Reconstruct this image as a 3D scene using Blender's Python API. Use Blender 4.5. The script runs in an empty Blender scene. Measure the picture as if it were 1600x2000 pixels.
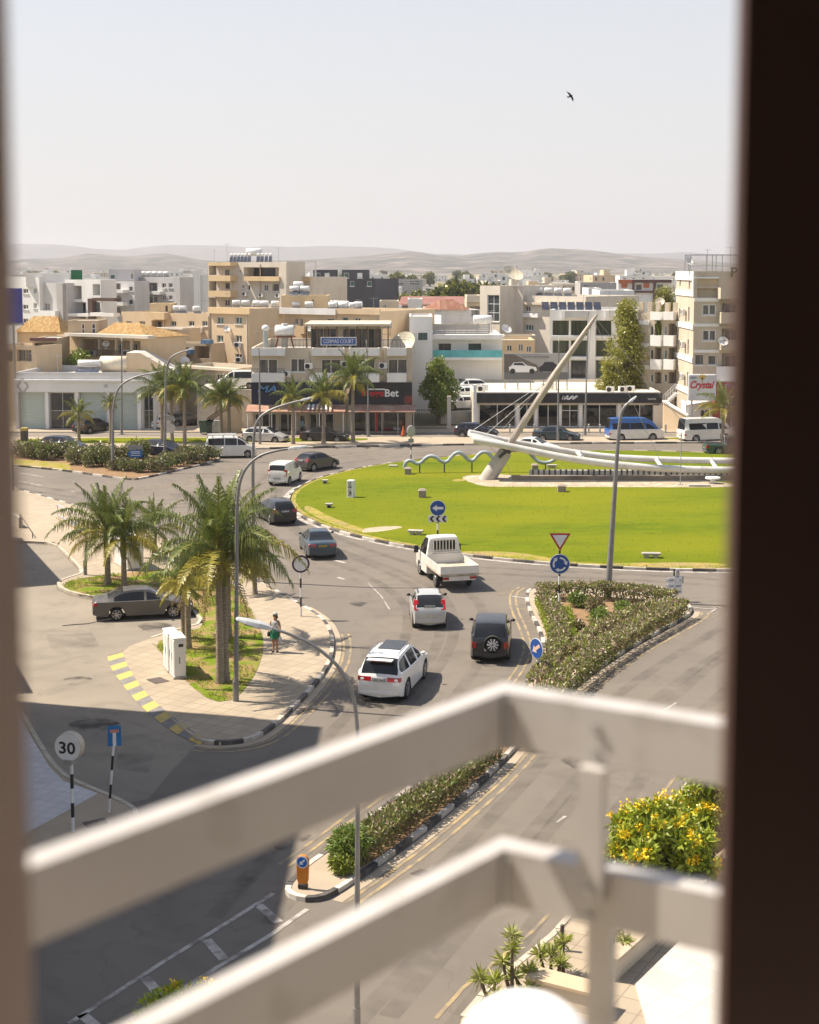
import bpy, bmesh, math, random
from mathutils import Vector, Matrix, noise
R = math.radians
sc = bpy.context.scene
COL = sc.collection
# ------------------------------------------------------------------ camera
H, F, CX, CY, TP = 16.5, 2900.0, 800.0, 810.0, 0.1      # eye height, focal length and centre in photo pixels, tan(pitch)
cam = bpy.data.cameras.new('camera'); co = bpy.data.objects.new('camera', cam); COL.objects.link(co)
co.location = (0, 0, H); co.rotation_euler = (math.pi/2 - math.atan(TP), 0, 0)
cam.sensor_fit = 'VERTICAL'; cam.sensor_height = 36; cam.lens = 36*F/2000; cam.shift_y = -(1000-CY)/2000
cam.clip_start = 0.05; cam.clip_end = 30000
cam.dof.use_dof = True; cam.dof.focus_distance = 75; cam.dof.aperture_fstop = 2.35
sc.camera = co
# ------------------------------------------------------------------ light
SUN_EL, SUN_DIR = R(55), Vector((-0.970, 0.243))          # plan direction from the scene to the sun
w = bpy.data.worlds.new('World'); sc.world = w; w.use_nodes = True
nt = w.node_tree; bg = nt.nodes['Background']
sky = nt.nodes.new('ShaderNodeTexSky'); sky.sky_type = 'NISHITA'; sky.sun_disc = False
sky.sun_elevation = SUN_EL; sky.sun_rotation = math.atan2(SUN_DIR.x, SUN_DIR.y)
sky.air_density = 1.0; sky.dust_density = 1.0; sky.ozone_density = 1.0; sky.altitude = 20
mxs = nt.nodes.new('ShaderNodeMix'); mxs.data_type = 'RGBA'; tcw = nt.nodes.new('ShaderNodeTexCoord'); sxw = nt.nodes.new('ShaderNodeSeparateXYZ'); mrw = nt.nodes.new('ShaderNodeMapRange')   # milky dust veil, thick near the horizon, thin overhead
nt.links.new(tcw.outputs['Generated'], sxw.inputs[0]); nt.links.new(sxw.outputs[2], mrw.inputs[0])
for i_, v_ in ((1, .05), (2, .7), (3, .9), (4, .12)): mrw.inputs[i_].default_value = v_
nt.links.new(mrw.outputs[0], mxs.inputs[0])
mxs.inputs[7].default_value = (4.55, 4.4, 4.38, 1); nt.links.new(sky.outputs[0], mxs.inputs[6]); nt.links.new(mxs.outputs[2], bg.inputs[0]); bg.inputs[1].default_value = 0.07
sl = bpy.data.lights.new('sun', 'SUN'); sl.energy = 3.6; sl.angle = R(0.5); sl.color = (1, .89, .75)
so = bpy.data.objects.new('sun', sl); COL.objects.link(so)
sd = Vector((SUN_DIR.x*math.cos(SUN_EL), SUN_DIR.y*math.cos(SUN_EL), math.sin(SUN_EL)))
so.rotation_euler = (-sd).to_track_quat('-Z', 'Y').to_euler()
sc.view_settings.view_transform = 'Standard'; sc.view_settings.look = 'None'
sc.view_settings.exposure = 1.38; sc.view_settings.gamma = 1
sc.render.engine = 'CYCLES'; sc.cycles.use_denoising = True
sc.cycles.max_bounces = 6; sc.cycles.volume_bounces = 0; sc.cycles.transparent_max_bounces = 8

# ------------------------------------------------------------------ photo pixel -> place
CP, SP = math.cos(math.atan(TP)), math.sin(math.atan(TP))
def ray(px, py):
    v = (CY-py)/F
    return Vector(((px-CX)/F, CP+SP*v, -SP+CP*v))
def G(px, py, z=0.0):
    d = ray(px, py); t = (z-H)/d.z
    return Vector((d.x*t, d.y*t, z))
def W(px, py, Y):
    d = ray(px, py); t = Y/d.y
    return Vector((d.x*t, Y, H+d.z*t))
# ------------------------------------------------------------------ materials
MATS = {}
def _n(nt, t, **k):
    n = nt.nodes.new(t)
    for a, b in k.items(): setattr(n, a, b)
    return n
def mat(name, c, rough=.7, c2=None, scale=3.0, spec=.4, metal=0, bump=0, bscale=None, detail=4, fac=(.35, .65), coat=0, trans=0, c3=None, scale3=.3, fac3=(.45,.7), stretch=None):
    """principled with world-space noise between c and c2, a second larger noise to c3"""
    if name in MATS: return MATS[name]
    m = bpy.data.materials.new(name); m.use_nodes = True; nt = m.node_tree
    b = nt.nodes['Principled BSDF']; L = nt.links.new
    b.inputs['Base Color'].default_value = (*c, 1); b.inputs['Roughness'].default_value = rough
    b.inputs['Metallic'].default_value = metal; b.inputs['Specular IOR Level'].default_value = spec
    if coat: b.inputs['Coat Weight'].default_value = coat; b.inputs['Coat Roughness'].default_value = .05
    if trans: b.inputs['Transmission Weight'].default_value = trans
    geo = None
    def pos():
        nonlocal geo
        if geo is None:
            g = _n(nt, 'ShaderNodeNewGeometry'); geo = g.outputs['Position']
            if stretch:
                mp = _n(nt, 'ShaderNodeMapping'); mp.inputs['Scale'].default_value = stretch
                L(geo, mp.inputs['Vector']); geo = mp.outputs['Vector']
        return geo
    def noi(s, d=detail):
        n = _n(nt, 'ShaderNodeTexNoise'); n.inputs['Scale'].default_value = s; n.inputs['Detail'].default_value = d
        L(pos(), n.inputs['Vector']); return n.outputs['Fac']
    def ramp(src, lo, hi):
        r = _n(nt, 'ShaderNodeMapRange'); r.inputs[1].default_value = lo; r.inputs[2].default_value = hi
        L(src, r.inputs[0]); return r.outputs[0]
    cur = None
    if c2:
        mx = _n(nt, 'ShaderNodeMix', data_type='RGBA'); mx.inputs[6].default_value = (*c, 1); mx.inputs[7].default_value = (*c2, 1)
        L(ramp(noi(scale), *fac), mx.inputs[0]); cur = mx.outputs[2]
    if c3:
        mx = _n(nt, 'ShaderNodeMix', data_type='RGBA'); mx.inputs[7].default_value = (*c3, 1)
        if cur: L(cur, mx.inputs[6])
        else: mx.inputs[6].default_value = (*c, 1)
        L(ramp(noi(scale3, 6), *fac3), mx.inputs[0]); cur = mx.outputs[2]
    if cur: L(cur, b.inputs['Base Color'])
    if bump:
        bp = _n(nt, 'ShaderNodeBump'); bp.inputs['Strength'].default_value = bump; bp.inputs['Distance'].default_value = .05
        L(noi(bscale or scale*4), bp.inputs['Height']); L(bp.outputs[0], b.inputs['Normal'])
    MATS[name] = m; return m
def wallmat(name, c, stain=.8, rough=.85):
    return mat(name, c, rough, tuple(x*.93 for x in c), .9, .25, bump=.05, bscale=14, c3=tuple(x*stain for x in c), scale3=.55, fac3=(.5, .85), stretch=(1, 1, .45))
def tilemat(name, c, mortar, size=.5, rough=.8, rot=0, msz=.02):
    if name in MATS: return MATS[name]
    m = bpy.data.materials.new(name); m.use_nodes = True; nt = m.node_tree; L = nt.links.new
    b = nt.nodes['Principled BSDF']; b.inputs['Roughness'].default_value = rough; b.inputs['Specular IOR Level'].default_value = .3
    g = _n(nt, 'ShaderNodeNewGeometry'); mp = _n(nt, 'ShaderNodeMapping'); mp.inputs['Rotation'].default_value = (0, 0, rot)
    L(g.outputs['Position'], mp.inputs['Vector'])
    br = _n(nt, 'ShaderNodeTexBrick', offset=0.0, squash=1.0)
    br.inputs['Scale'].default_value = 1; br.inputs['Brick Width'].default_value = size; br.inputs['Row Height'].default_value = size
    br.inputs['Mortar Size'].default_value = msz; br.inputs['Color1'].default_value = (*c, 1)
    br.inputs['Color2'].default_value = (*[x*.88 for x in c], 1); br.inputs['Mortar'].default_value = (*mortar, 1)
    L(mp.outputs[0], br.inputs['Vector'])
    n = _n(nt, 'ShaderNodeTexNoise'); n.inputs['Scale'].default_value = .8; n.inputs['Detail'].default_value = 6; L(g.outputs['Position'], n.inputs['Vector'])
    r = _n(nt, 'ShaderNodeMapRange'); r.inputs[1].default_value = .45; r.inputs[2].default_value = .75; r.inputs[4].default_value = .35; L(n.outputs[0], r.inputs[0])
    mx = _n(nt, 'ShaderNodeMix', data_type='RGBA'); mx.inputs[7].default_value = (*[x*.55 for x in c], 1)
    L(r.outputs[0], mx.inputs[0]); L(br.outputs[0], mx.inputs[6]); L(mx.outputs[2], b.inputs['Base Color'])
    MATS[name] = m; return m
def paint(name, c, metal=0, rough=.28):
    return mat('paint_'+name, c, rough, tuple(min(1, x*1.08) for x in c), 1.5, .45, metal, coat=.35, c3=tuple(x*.85+.012 for x in c), scale3=2.2, fac3=(.5, .8))
M_GLASS = mat('window_glass', (.028, .032, .038), .07, (.05, .055, .06), .5, .6)
M_CURT = mat('curtained_glass', (.17, .15, .125), .2, (.07, .065, .06), 1.6, .5, stretch=(3, 3, .3))
M_GREENGL = mat('green_curtain_glass', (.10, .115, .06), .1, (.045, .055, .035), 1.2, .6, stretch=(3, 3, .2))
M_CARGL = mat('car_glass', (.010, .011, .012), .10, (.02, .022, .024), 1.0, .38)
M_WHITE = mat('white_render', (.78, .77, .74), .75, (.70, .69, .66), .8, .25, c3=(.58, .56, .52), scale3=.6, fac3=(.55, .9), stretch=(1, 1, .4))
M_WFRAME = mat('white_frame', (.74, .73, .70), .45, (.66, .65, .62), 2)
M_DFRAME = mat('dark_frame', (.05, .045, .04), .4, (.075, .07, .06), 2)
M_STEEL = mat('galvanised_steel', (.42, .42, .41), .42, (.33, .33, .33), 4, .5, .55)
M_BLACK = mat('black_plastic', (.018, .018, .018), .5, (.03, .03, .03), 4)
M_RUB = mat('rubber', (.016, .016, .016), .85, (.035, .033, .03), 6)
M_RIM = mat('alloy', (.45, .45, .46), .3, (.35, .35, .36), 5, .5, .8)
M_CHROME = mat('chrome', (.6, .6, .6), .15, metal=1)
M_RED = mat('red_lens', (.42, .012, .012), .12, (.3, .008, .008), 9, .6)
M_LAMP = mat('clear_lens', (.65, .65, .66), .08, (.5, .5, .52), 8, .7)
M_PLATE = mat('plate', (.62, .62, .60), .5, (.5, .5, .5), 5)
M_PLATEY = mat('yellow_plate', (.62, .40, .03), .5, (.5, .33, .03), 5)
M_CONC = mat('concrete', (.42, .39, .34), .9, (.33, .31, .27), 2, .2, bump=.2, bscale=20, c3=(.5, .46, .40), scale3=.4)
M_ROOF = mat('roof_screed', (.52, .49, .43), .9, (.42, .40, .36), .7, .2, c3=(.34, .32, .29), scale3=.35)
M_TRUNK = mat('palm_trunk', (.34, .285, .22), .9, (.21, .175, .135), 7, .2, bump=.6, bscale=22, stretch=(.5, .5, 3))
M_BARK = mat('bark', (.16, .12, .085), .95, (.09, .07, .05), 6, .15, bump=.6, bscale=18)
M_TANK = mat('tank_enamel', (.76, .75, .72), .35, (.66, .65, .62), 3, .5)
M_SOLAR = mat('solar_glass', (.03, .035, .05), .08, (.05, .055, .07), 2, .7)
# ------------------------------------------------------------------ mesh builder
class MB:
    def __init__(s): s.v = []; s.f = []; s.m = []; s.T = None; s.sm = []
    def add(s, vs, fs, mi=0, smooth=False):
        k = len(s.v)
        if s.T is not None: vs = [s.T @ Vector(p) for p in vs]
        s.v.extend([tuple(p) for p in vs])
        for f in fs: s.f.append(tuple(i+k for i in f)); s.m.append(mi); s.sm.append(smooth)
    def quad(s, a, b, c, d, mi=0): s.add([a, b, c, d], [(0, 1, 2, 3)], mi)
    def box(s, x0, y0, z0, x1, y1, z1, mi=0):
        s.add([(x0,y0,z0),(x1,y0,z0),(x1,y1,z0),(x0,y1,z0),(x0,y0,z1),(x1,y0,z1),(x1,y1,z1),(x0,y1,z1)],
              [(0,3,2,1),(4,5,6,7),(0,1,5,4),(1,2,6,5),(2,3,7,6),(3,0,4,7)], mi)
    def obox(s, a, b, w, h, mi=0, z=None):
        """bar from a to b, width w, height h (centred)"""
        a = Vector(a); b = Vector(b); d = (b-a).normalized()
        up = Vector((0,0,1)) if abs(d.z) < .95 else Vector((1,0,0))
        x = d.cross(up).normalized(); y = x.cross(d)
        vs = []
        for p in (a, b):
            for i, j in ((-1,-1),(1,-1),(1,1),(-1,1)): vs.append(p + x*(i*w/2) + y*(j*h/2))
        s.add(vs, [(0,1,2,3),(7,6,5,4),(0,4,5,1),(1,5,6,2),(2,6,7,3),(3,7,4,0)], mi)
    def prism(s, pts, z0, z1, mi=0, mside=None):
        n = len(pts); a = sum(pts[i][0]*pts[(i+1)%n][1]-pts[(i+1)%n][0]*pts[i][1] for i in range(n))
        if a < 0: pts = list(reversed(pts))
        vs = [(p[0],p[1],z0) for p in pts] + [(p[0],p[1],z1) for p in pts]
        s.add(vs, [tuple(range(n, 2*n))], mi)
        s.add(vs, [(i,(i+1)%n,n+(i+1)%n,n+i) for i in range(n)] , mi if mside is None else mside)
    def tube(s, pts, rad, n=10, mi=0, cap=True, smooth=True):
        pts = [Vector(p) for p in pts]
        if not hasattr(rad, '__len__'): rad = [rad]*len(pts)
        vs = []; ref = None
        for i, p in enumerate(pts):
            d = (pts[min(i+1,len(pts)-1)]-pts[max(i-1,0)]).normalized()
            if ref is None: ref = Vector((1,0,0)) if abs(d.x) < .8 else Vector((0,1,0))
            x = (ref - d*ref.dot(d)).normalized(); ref = x; y = d.cross(x)
            for k in range(n):
                a = 2*math.pi*k/n; vs.append(p + (x*math.cos(a)+y*math.sin(a))*rad[i])
        fs = []
        for i in range(len(pts)-1):
            for k in range(n): fs.append((i*n+k, i*n+(k+1)%n, (i+1)*n+(k+1)%n, (i+1)*n+k))
        s.add(vs, fs, mi, smooth)
        if cap: s.add(vs, [tuple(reversed(range(n))), tuple(range(len(vs)-n, len(vs)))], mi)
    def cyl(s, a, b, r, n=12, mi=0, r2=None): s.tube([a, b], [r, r if r2 is None else r2], n, mi)
    def ball(s, c, r, n=12, m=8, mi=0):
        if not hasattr(r, '__len__'): r = (r, r, r)
        vs = []
        for j in range(1, m):
            t = math.pi*j/m
            for k in range(n):
                a = 2*math.pi*k/n
                vs.append((c[0]+r[0]*math.sin(t)*math.cos(a), c[1]+r[1]*math.sin(t)*math.sin(a), c[2]+r[2]*math.cos(t)))
        vs += [(c[0],c[1],c[2]+r[2]), (c[0],c[1],c[2]-r[2])]; T = len(vs)-2
        fs = [(j*n+k, (j+1)*n+k, (j+1)*n+(k+1)%n, j*n+(k+1)%n) for j in range(m-2) for k in range(n)]
        fs += [(T, k, (k+1)%n) for k in range(n)] + [(T+1, (m-2)*n+(k+1)%n, (m-2)*n+k) for k in range(n)]
        s.add(vs, fs, mi, True)
    def disc(s, c, nrm, r, th, n=24, mi=0):
        c = Vector(c); nrm = Vector(nrm).normalized(); s.cyl(c, c+nrm*th, r, n, mi)
    def build(s, name, mats, parent=None, bevel=0, loc=None, rz=0, angle=None):
        me = bpy.data.meshes.new(name); me.from_pydata(s.v, [], s.f)
        for m in (mats if isinstance(mats, (list, tuple)) else [mats]): me.materials.append(m)
        me.polygons.foreach_set('material_index', s.m); me.polygons.foreach_set('use_smooth', s.sm)
        me.update()
        if angle: me.set_sharp_from_angle(angle=angle)
        o = bpy.data.objects.new(name, me); COL.objects.link(o)
        if parent: o.parent = parent
        if loc is not None: o.location = loc
        o.rotation_euler.z = rz
        if bevel:
            bv = o.modifiers.new('bevel', 'BEVEL'); bv.width = bevel; bv.segments = 2; bv.limit_method = 'ANGLE'
        return o
def thing(name, label, cat, loc=(0,0,0), rz=0, group=None):
    o = bpy.data.objects.new(name, None); COL.objects.link(o); o.empty_display_size = .3
    o.location = loc; o.rotation_euler.z = rz; return tag(o, label, cat, group)
def tag(o, label, cat, group=None):
    o['label'] = label; o['category'] = cat
    if group: o['group'] = group
    return o
def struct(o, kind='structure'): o['kind'] = kind; return o
KIDS = {}
def kids(o):
    if o.name not in KIDS: KIDS[o.name] = [c for c in bpy.data.objects if c.parent == o]
    return KIDS[o.name]
def dup(o, loc, rz=0, label=None, group=None, scale=1):
    r = o.copy(); COL.objects.link(r); r.location = loc; r.rotation_euler.z = rz; r.scale = (scale,)*3 if not hasattr(scale,'__len__') else scale
    if label: r['label'] = label
    if group: r['group'] = group
    for ch in kids(o):
        c = ch.copy(); COL.objects.link(c); c.parent = r
        for g in kids(ch):
            d = g.copy(); COL.objects.link(d); d.parent = c
    return r
def text(s, u0, z0, u1, z1, y, m, parent, name='lettering', shear=0, th=.03, bold=0, keep=False):
    """writing as solid letters filling the box u0..u1 x z0..z1 on the plane y (facing -y)"""
    cu = bpy.data.curves.new(name, 'FONT'); cu.body = s; cu.extrude = .01; cu.shear = shear; cu.offset = bold; cu.resolution_u = 3
    t = bpy.data.objects.new('tmp', cu); COL.objects.link(t)
    bpy.context.view_layer.update()
    me = bpy.data.meshes.new_from_object(t); bpy.data.objects.remove(t)
    xs = [v.co.x for v in me.vertices]; ys = [v.co.y for v in me.vertices]
    ax, bx, ay, by = min(xs), max(xs), min(ys), max(ys)
    kx = (u1-u0)/max(1e-4, bx-ax); ky = (z1-z0)/max(1e-4, by-ay)
    for v in me.vertices:
        v.co = (u0+(v.co.x-ax)*kx, y-(th if v.co.z > 0 else 0), z0+(v.co.y-ay)*ky)
    me.name = name; me.materials.clear(); me.materials.append(m)
    o = bpy.data.objects.new(name, me); COL.objects.link(o)
    if parent: o.parent = parent
    return o
def chaikin(pts, it=2, closed=True):
    pts = [Vector(p) for p in pts]
    for _ in range(it):
        q = []; n = len(pts)
        rng = range(n) if closed else range(n-1)
        if not closed: q.append(pts[0])
        for i in rng:
            a, b = pts[i], pts[(i+1) % n]; q += [a*.75+b*.25, a*.25+b*.75]
        if not closed: q.append(pts[-1])
        pts = q
    return pts
def resample(pts, step, closed=False):
    P = list(pts) + ([pts[0]] if closed else []); out = [Vector(P[0])]; acc = 0
    for a, b in zip(P, P[1:]):
        a = Vector(a); b = Vector(b); L = (b-a).length; t = step-acc
        while t <= L: out.append(a+(b-a)*(t/L)); t += step
        acc = (acc+L) % step if L else acc
    return out
def offset(pts, d, closed=False):
    n = len(pts); out = []
    for i, p in enumerate(pts):
        a = pts[(i-1) % n] if closed or i else p; b = pts[(i+1) % n] if closed or i < n-1 else p
        t = (Vector(b)-Vector(a)); t.z = 0; t.normalize(); out.append(Vector(p)+Vector((-t.y, t.x, 0))*d)
    return out
# ================================================================== ground, roads, islands
rng = random.Random(7)
M_GROUND = mat('dry_earth', (.30, .245, .17), .95, (.22, .19, .13), .05, .15, c3=(.13, .135, .07), scale3=.012, fac3=(.42, .6))
def asphalt(name, c, dust, patch):
    m = mat(name, c, .88, tuple(x*1.16 for x in c), 35, .25, bump=.12, bscale=60, c3=dust, scale3=.16, fac3=(.42, .74))
    nt = m.node_tree; L = nt.links.new; b = nt.nodes['Principled BSDF']
    src = b.inputs['Base Color'].links[0].from_socket
    g = _n(nt, 'ShaderNodeNewGeometry')
    # darker worn wheel tracks / repairs and thin cracks that belong to the surface
    n = _n(nt, 'ShaderNodeTexNoise'); n.inputs['Scale'].default_value = .45; n.inputs['Detail'].default_value = 8; n.inputs['Distortion'].default_value = 1.5
    L(g.outputs['Position'], n.inputs['Vector'])
    r = _n(nt, 'ShaderNodeMapRange'); r.inputs[1].default_value = .5; r.inputs[2].default_value = .7; r.inputs[4].default_value = .55; L(n.outputs[0], r.inputs[0])
    mx = _n(nt, 'ShaderNodeMix', data_type='RGBA'); mx.inputs[7].default_value = (*patch, 1); L(r.outputs[0], mx.inputs[0]); L(src, mx.inputs[6])
    vo = _n(nt, 'ShaderNodeTexVoronoi', feature='DISTANCE_TO_EDGE'); vo.inputs['Scale'].default_value = .16
    n2 = _n(nt, 'ShaderNodeTexNoise'); n2.inputs['Scale'].default_value = .8; n2.inputs['Detail'].default_value = 5; L(g.outputs['Position'], n2.inputs['Vector'])
    ad = _n(nt, 'ShaderNodeMix', data_type='VECTOR'); ad.inputs[0].default_value = .12; L(g.outputs['Position'], ad.inputs[4]); L(n2.outputs['Color'], ad.inputs[5])
    sc_ = _n(nt, 'ShaderNodeVectorMath', operation='MULTIPLY_ADD'); sc_.inputs[1].default_value = (2.2,)*3
    L(n2.outputs['Color'], sc_.inputs[0]); L(g.outputs['Position'], sc_.inputs[2]); L(sc_.outputs[0], vo.inputs['Vector'])
    r2 = _n(nt, 'ShaderNodeMapRange'); r2.inputs[1].default_value = .0; r2.inputs[2].default_value = .006; r2.inputs[3].default_value = .3; r2.inputs[4].default_value = 0; L(vo.outputs['Distance'], r2.inputs[0])
    m2 = _n(nt, 'ShaderNodeMix', data_type='RGBA'); m2.inputs[7].default_value = (*[x*.5 for x in c], 1); L(r2.outputs[0], m2.inputs[0]); L(mx.outputs[2], m2.inputs[6])
    L(m2.outputs[2], b.inputs['Base Color']); return m
M_ASPH = asphalt('asphalt', (.142, .123, .102), (.182, .156, .124), (.116, .102, .087))
M_SIDE = asphalt('dusty_asphalt', (.205, .178, .142), (.275, .236, .182), (.16, .14, .113))
M_SERV = asphalt('service_asphalt', (.185, .16, .13), (.26, .22, .17), (.155, .135, .11))
M_TILE = tilemat('paving_tile', (.37, .305, .22), (.24, .195, .14), .62, rot=.5)
M_TILE2 = tilemat('mauve_paving', (.54, .515, .505), (.42, .40, .395), .42, rot=.35)
M_PAVE = mat('pale_pavement', (.39, .32, .235), .9, (.33, .27, .195), 1.2, .2, c3=(.34, .28, .21), scale3=.25, bump=.1)
M_YARD = tilemat('forecourt_tile', (.52, .485, .43), (.4, .365, .315), .8, rot=.72, msz=.01)
M_KW = mat('kerb_white', (.56, .52, .46), .8, (.45, .41, .35), 3, .3, c3=(.32, .28, .23), scale3=1.2)
M_KB = mat('kerb_black', (.05, .048, .046), .8, (.085, .08, .074), 3, .3, c3=(.2, .17, .14), scale3=1.2)
M_KS = mat('kerb_stone', (.46, .41, .33), .85, (.38, .34, .27), 3, .25)
M_YEL = mat('yellow_line', (.36, .265, .125), .8, (.27, .215, .135), 5, .25, c3=(.17, .145, .115), scale3=1.5, fac3=(.42, .62))
M_WHI = mat('white_line', (.44, .41, .37), .8, (.33, .30, .265), 5, .25, c3=(.17, .15, .13), scale3=1.8, fac3=(.46, .66))
M_YPAINT = mat('yellow_paint', (.50, .375, .10), .75, (.40, .31, .11), 3, .3)
M_GPAINT = mat('grey_paint', (.16, .15, .145), .8, (.21, .195, .18), 3, .3)
M_LAWN = mat('lawn_grass', (.118, .152, .003), .95, (.085, .120, .003), 1.1, .1, bump=.5, bscale=30, c3=(.155, .168, .005), scale3=.09, fac3=(.38, .62), stretch=(.6, 1.5, 1))
M_DRY = mat('dry_grass', (.33, .25, .075), .95, (.19, .20, .02), 1.6, .1, bump=.4, bscale=25, c3=(.30, .22, .11), scale3=.6)
M_SCRUBG = mat('patchy_grass', (.13, .185, .012), .95, (.27, .19, .08), 1.0, .1, bump=.5, bscale=25, fac=(.42, .62), c3=(.30, .20, .105), scale3=.5, fac3=(.52, .62))
M_GRAVEL = mat('gravel', (.42, .35, .25), .95, (.28, .23, .165), 9, .15, bump=.5, bscale=40, c3=(.5, .43, .32), scale3=1.5)
M_SOIL = mat('soil', (.27, .175, .095), .95, (.20, .13, .075), 4, .1, bump=.4)

m = MB(); S = 14000
m.add([(-S,-60,0),(S,-60,0),(S,S,0),(-S,S,0)], [(0,1,2,3)]); struct(m.build('ground', M_GROUND))
def sheet(name, pts, z, mt):
    m = MB(); m.add([(p[0],p[1],z) for p in pts], [tuple(range(len(pts)))])
    o = m.build(name, mt)
    if o.data.polygons[0].normal.z < 0: o.data.flip_normals()
    return struct(o)
sheet('road', [(-75,14),(75,14),(75,141),(-75,141)], .004, M_ASPH)
sheet('service_road', [(-75,139.3),(75,139.3),(75,149.5),(-75,149.5)], .008, M_SERV)
def px(l, z=0.0): return [G(x, y, z) for x, y in l]
def slab(name, pts, top, mt, side=None):
    m = MB(); m.prism([(p[0],p[1]) for p in pts], 0, top, 0, 1 if side else None)
    return struct(m.build(name, [mt, side] if side else mt))
def kerb(path, closed, seg=1.0, wd=.16, top=.145, mats=None, start=0, inset=.0, solid=False):
    P = resample(path, .25, closed)
    if closed: P.append(P[0])
    a = offset(P, wd/2+inset, False); b = offset(P, -wd/2+inset, False)
    m = MB(); acc = 0; k = start; per = max(1, round(seg/.25)); i = 0
    while i < len(P)-1:
        j = min(i+per, len(P)-1); vs = []
        dz = rng.uniform(-.012, .006); g = .012
        for q in range(i, j+1):
            t = 0
            A, B = a[q].copy(), b[q].copy()
            if q == i and (P[q+1]-P[q]).length: dd = (P[q+1]-P[q]).normalized()*g; A += dd; B += dd
            if q == j: dd = (P[q]-P[q-1]); dd = dd.normalized()*g if dd.length else dd; A -= dd; B -= dd
            vs += [(A.x,A.y,0),(A.x,A.y,top+dz),(B.x,B.y,top+dz),(B.x,B.y,0)]
        n = j-i+1; fs = [(0,1,2,3),(4*n-1,4*n-2,4*n-3,4*n-4)]
        for q in range(n-1):
            o = 4*q; fs += [(o,o+4,o+5,o+1),(o+1,o+5,o+6,o+2),(o+2,o+6,o+7,o+3)]
        m.add(vs, fs, 0 if solid else k % 2); k += 1; i = j
    bm_ = m.build('kerb', mats or [M_KW, M_KB])
    bm = bmesh.new(); bm.from_mesh(bm_.data); bmesh.ops.recalc_face_normals(bm, faces=bm.faces); bm.to_mesh(bm_.data); bm.free()
    return struct(bm_)
def ribbon(name, path, wd, z, mt, dash=None, off=0, closed=False):
    P = resample(path, .3, closed)
    if off: P = offset(P, off)
    a = offset(P, wd/2); b = offset(P, -wd/2); m = MB(); acc = 0
    for i in range(len(P)-1):
        if dash and (i*.3) % (dash[0]+dash[1]) > dash[0]: continue
        m.quad((*b[i][:2], z), (*b[i+1][:2], z), (*a[i+1][:2], z), (*a[i][:2], z))
    return struct(m.build(name, mt))
# ---- roundabout lawn
RC, RR = Vector((17.6, 105.6, 0)), 26.2
circ = [RC+Vector((math.cos(a)*RR, math.sin(a)*RR, 0)) for a in [2*math.pi*k/120 for k in range(120)]]
kerb(circ, True, 1.15)
m = MB(); rings = [(26.05,.13),(25.72,.15),(23.5,.22),(18,.34),(10,.42),(0.01,.46)]
N = 96; vs = []
for r_, z_ in rings:
    for k in range(N):
        a = 2*math.pi*k/N; vs.append((RC.x+math.cos(a)*r_, RC.y+math.sin(a)*r_, z_))
fs = []; mi = []
m.add(vs, [(i*N+k, i*N+(k+1)%N, (i+1)*N+(k+1)%N, (i+1)*N+k) for i in range(1, len(rings)-1) for k in range(N)], 0, True)
m.add(vs, [(k, (k+1)%N, N+(k+1)%N, N+k) for k in range(N)], 1, True)
struct(m.build('lawn', [M_LAWN, M_DRY]))
def lawnz(x, y):
    r = math.hypot(x-RC.x, y-RC.y)
    for (r0, z0), (r1, z1) in zip(rings, rings[1:]):
        if r <= r0 and r >= r1: return z0+(z1-z0)*(r0-r)/(r0-r1)
    return .13
def LZ(pxx, pyy):
    z = .3
    for _ in range(4): p = G(pxx, pyy, z); z = lawnz(p.x, p.y)
    return Vector((p.x, p.y, z))
def lawn_patch(name, l, mt, lift=.012, kind='structure'):
    P = chaikin([LZ(*q) for q in l], 2); c = sum(P, Vector())/len(P); m = MB()
    vs = []; n = len(P)
    for f in (1, .75, .5, .25):
        for p in P:
            q = c+(p-c)*f; vs.append((q.x, q.y, lawnz(q.x, q.y)+lift*(1 if f < 1 else .3)))
    vs.append((c.x, c.y, lawnz(c.x, c.y)+lift))
    fs = [(i*n+k, i*n+(k+1)%n, (i+1)*n+(k+1)%n, (i+1)*n+k) for i in range(3) for k in range(n)]+[(3*n+k, 3*n+(k+1)%n, 4*n) for k in range(n)]
    m.add(vs, fs); o = m.build(name, mt)
    if o.data.polygons[0].normal.z < 0: o.data.flip_normals()
    return struct(o, kind)
lawn_patch('gravel_bed', [(888,928),(935,950),(990,951),(1440,953),(1440,946),(1380,938),(1080,938),(1000,926)], M_GRAVEL)
lawn_patch('bare_patch', [(700,1038),(712,1031),(775,1027),(790,1030),(760,1036),(715,1041)], M_GRAVEL)
lawn_patch('dry_patch', [(880,1078),(1000,1088),(1090,1099),(1090,1092),(1020,1080),(960,1076)], M_DRY)
lawn_patch('dry_patch', [(590,995),(640,1022),(720,1044),(720,1036),(650,1012),(600,985)], M_DRY)
lawn_patch('dry_patch', [(1150,1102),(1300,1106),(1420,1108),(1420,1100),(1300,1098)], M_DRY)
lawn_patch('bare_patch', [(880,937),(905,935),(915,938),(890,941)], M_DRY)
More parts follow.
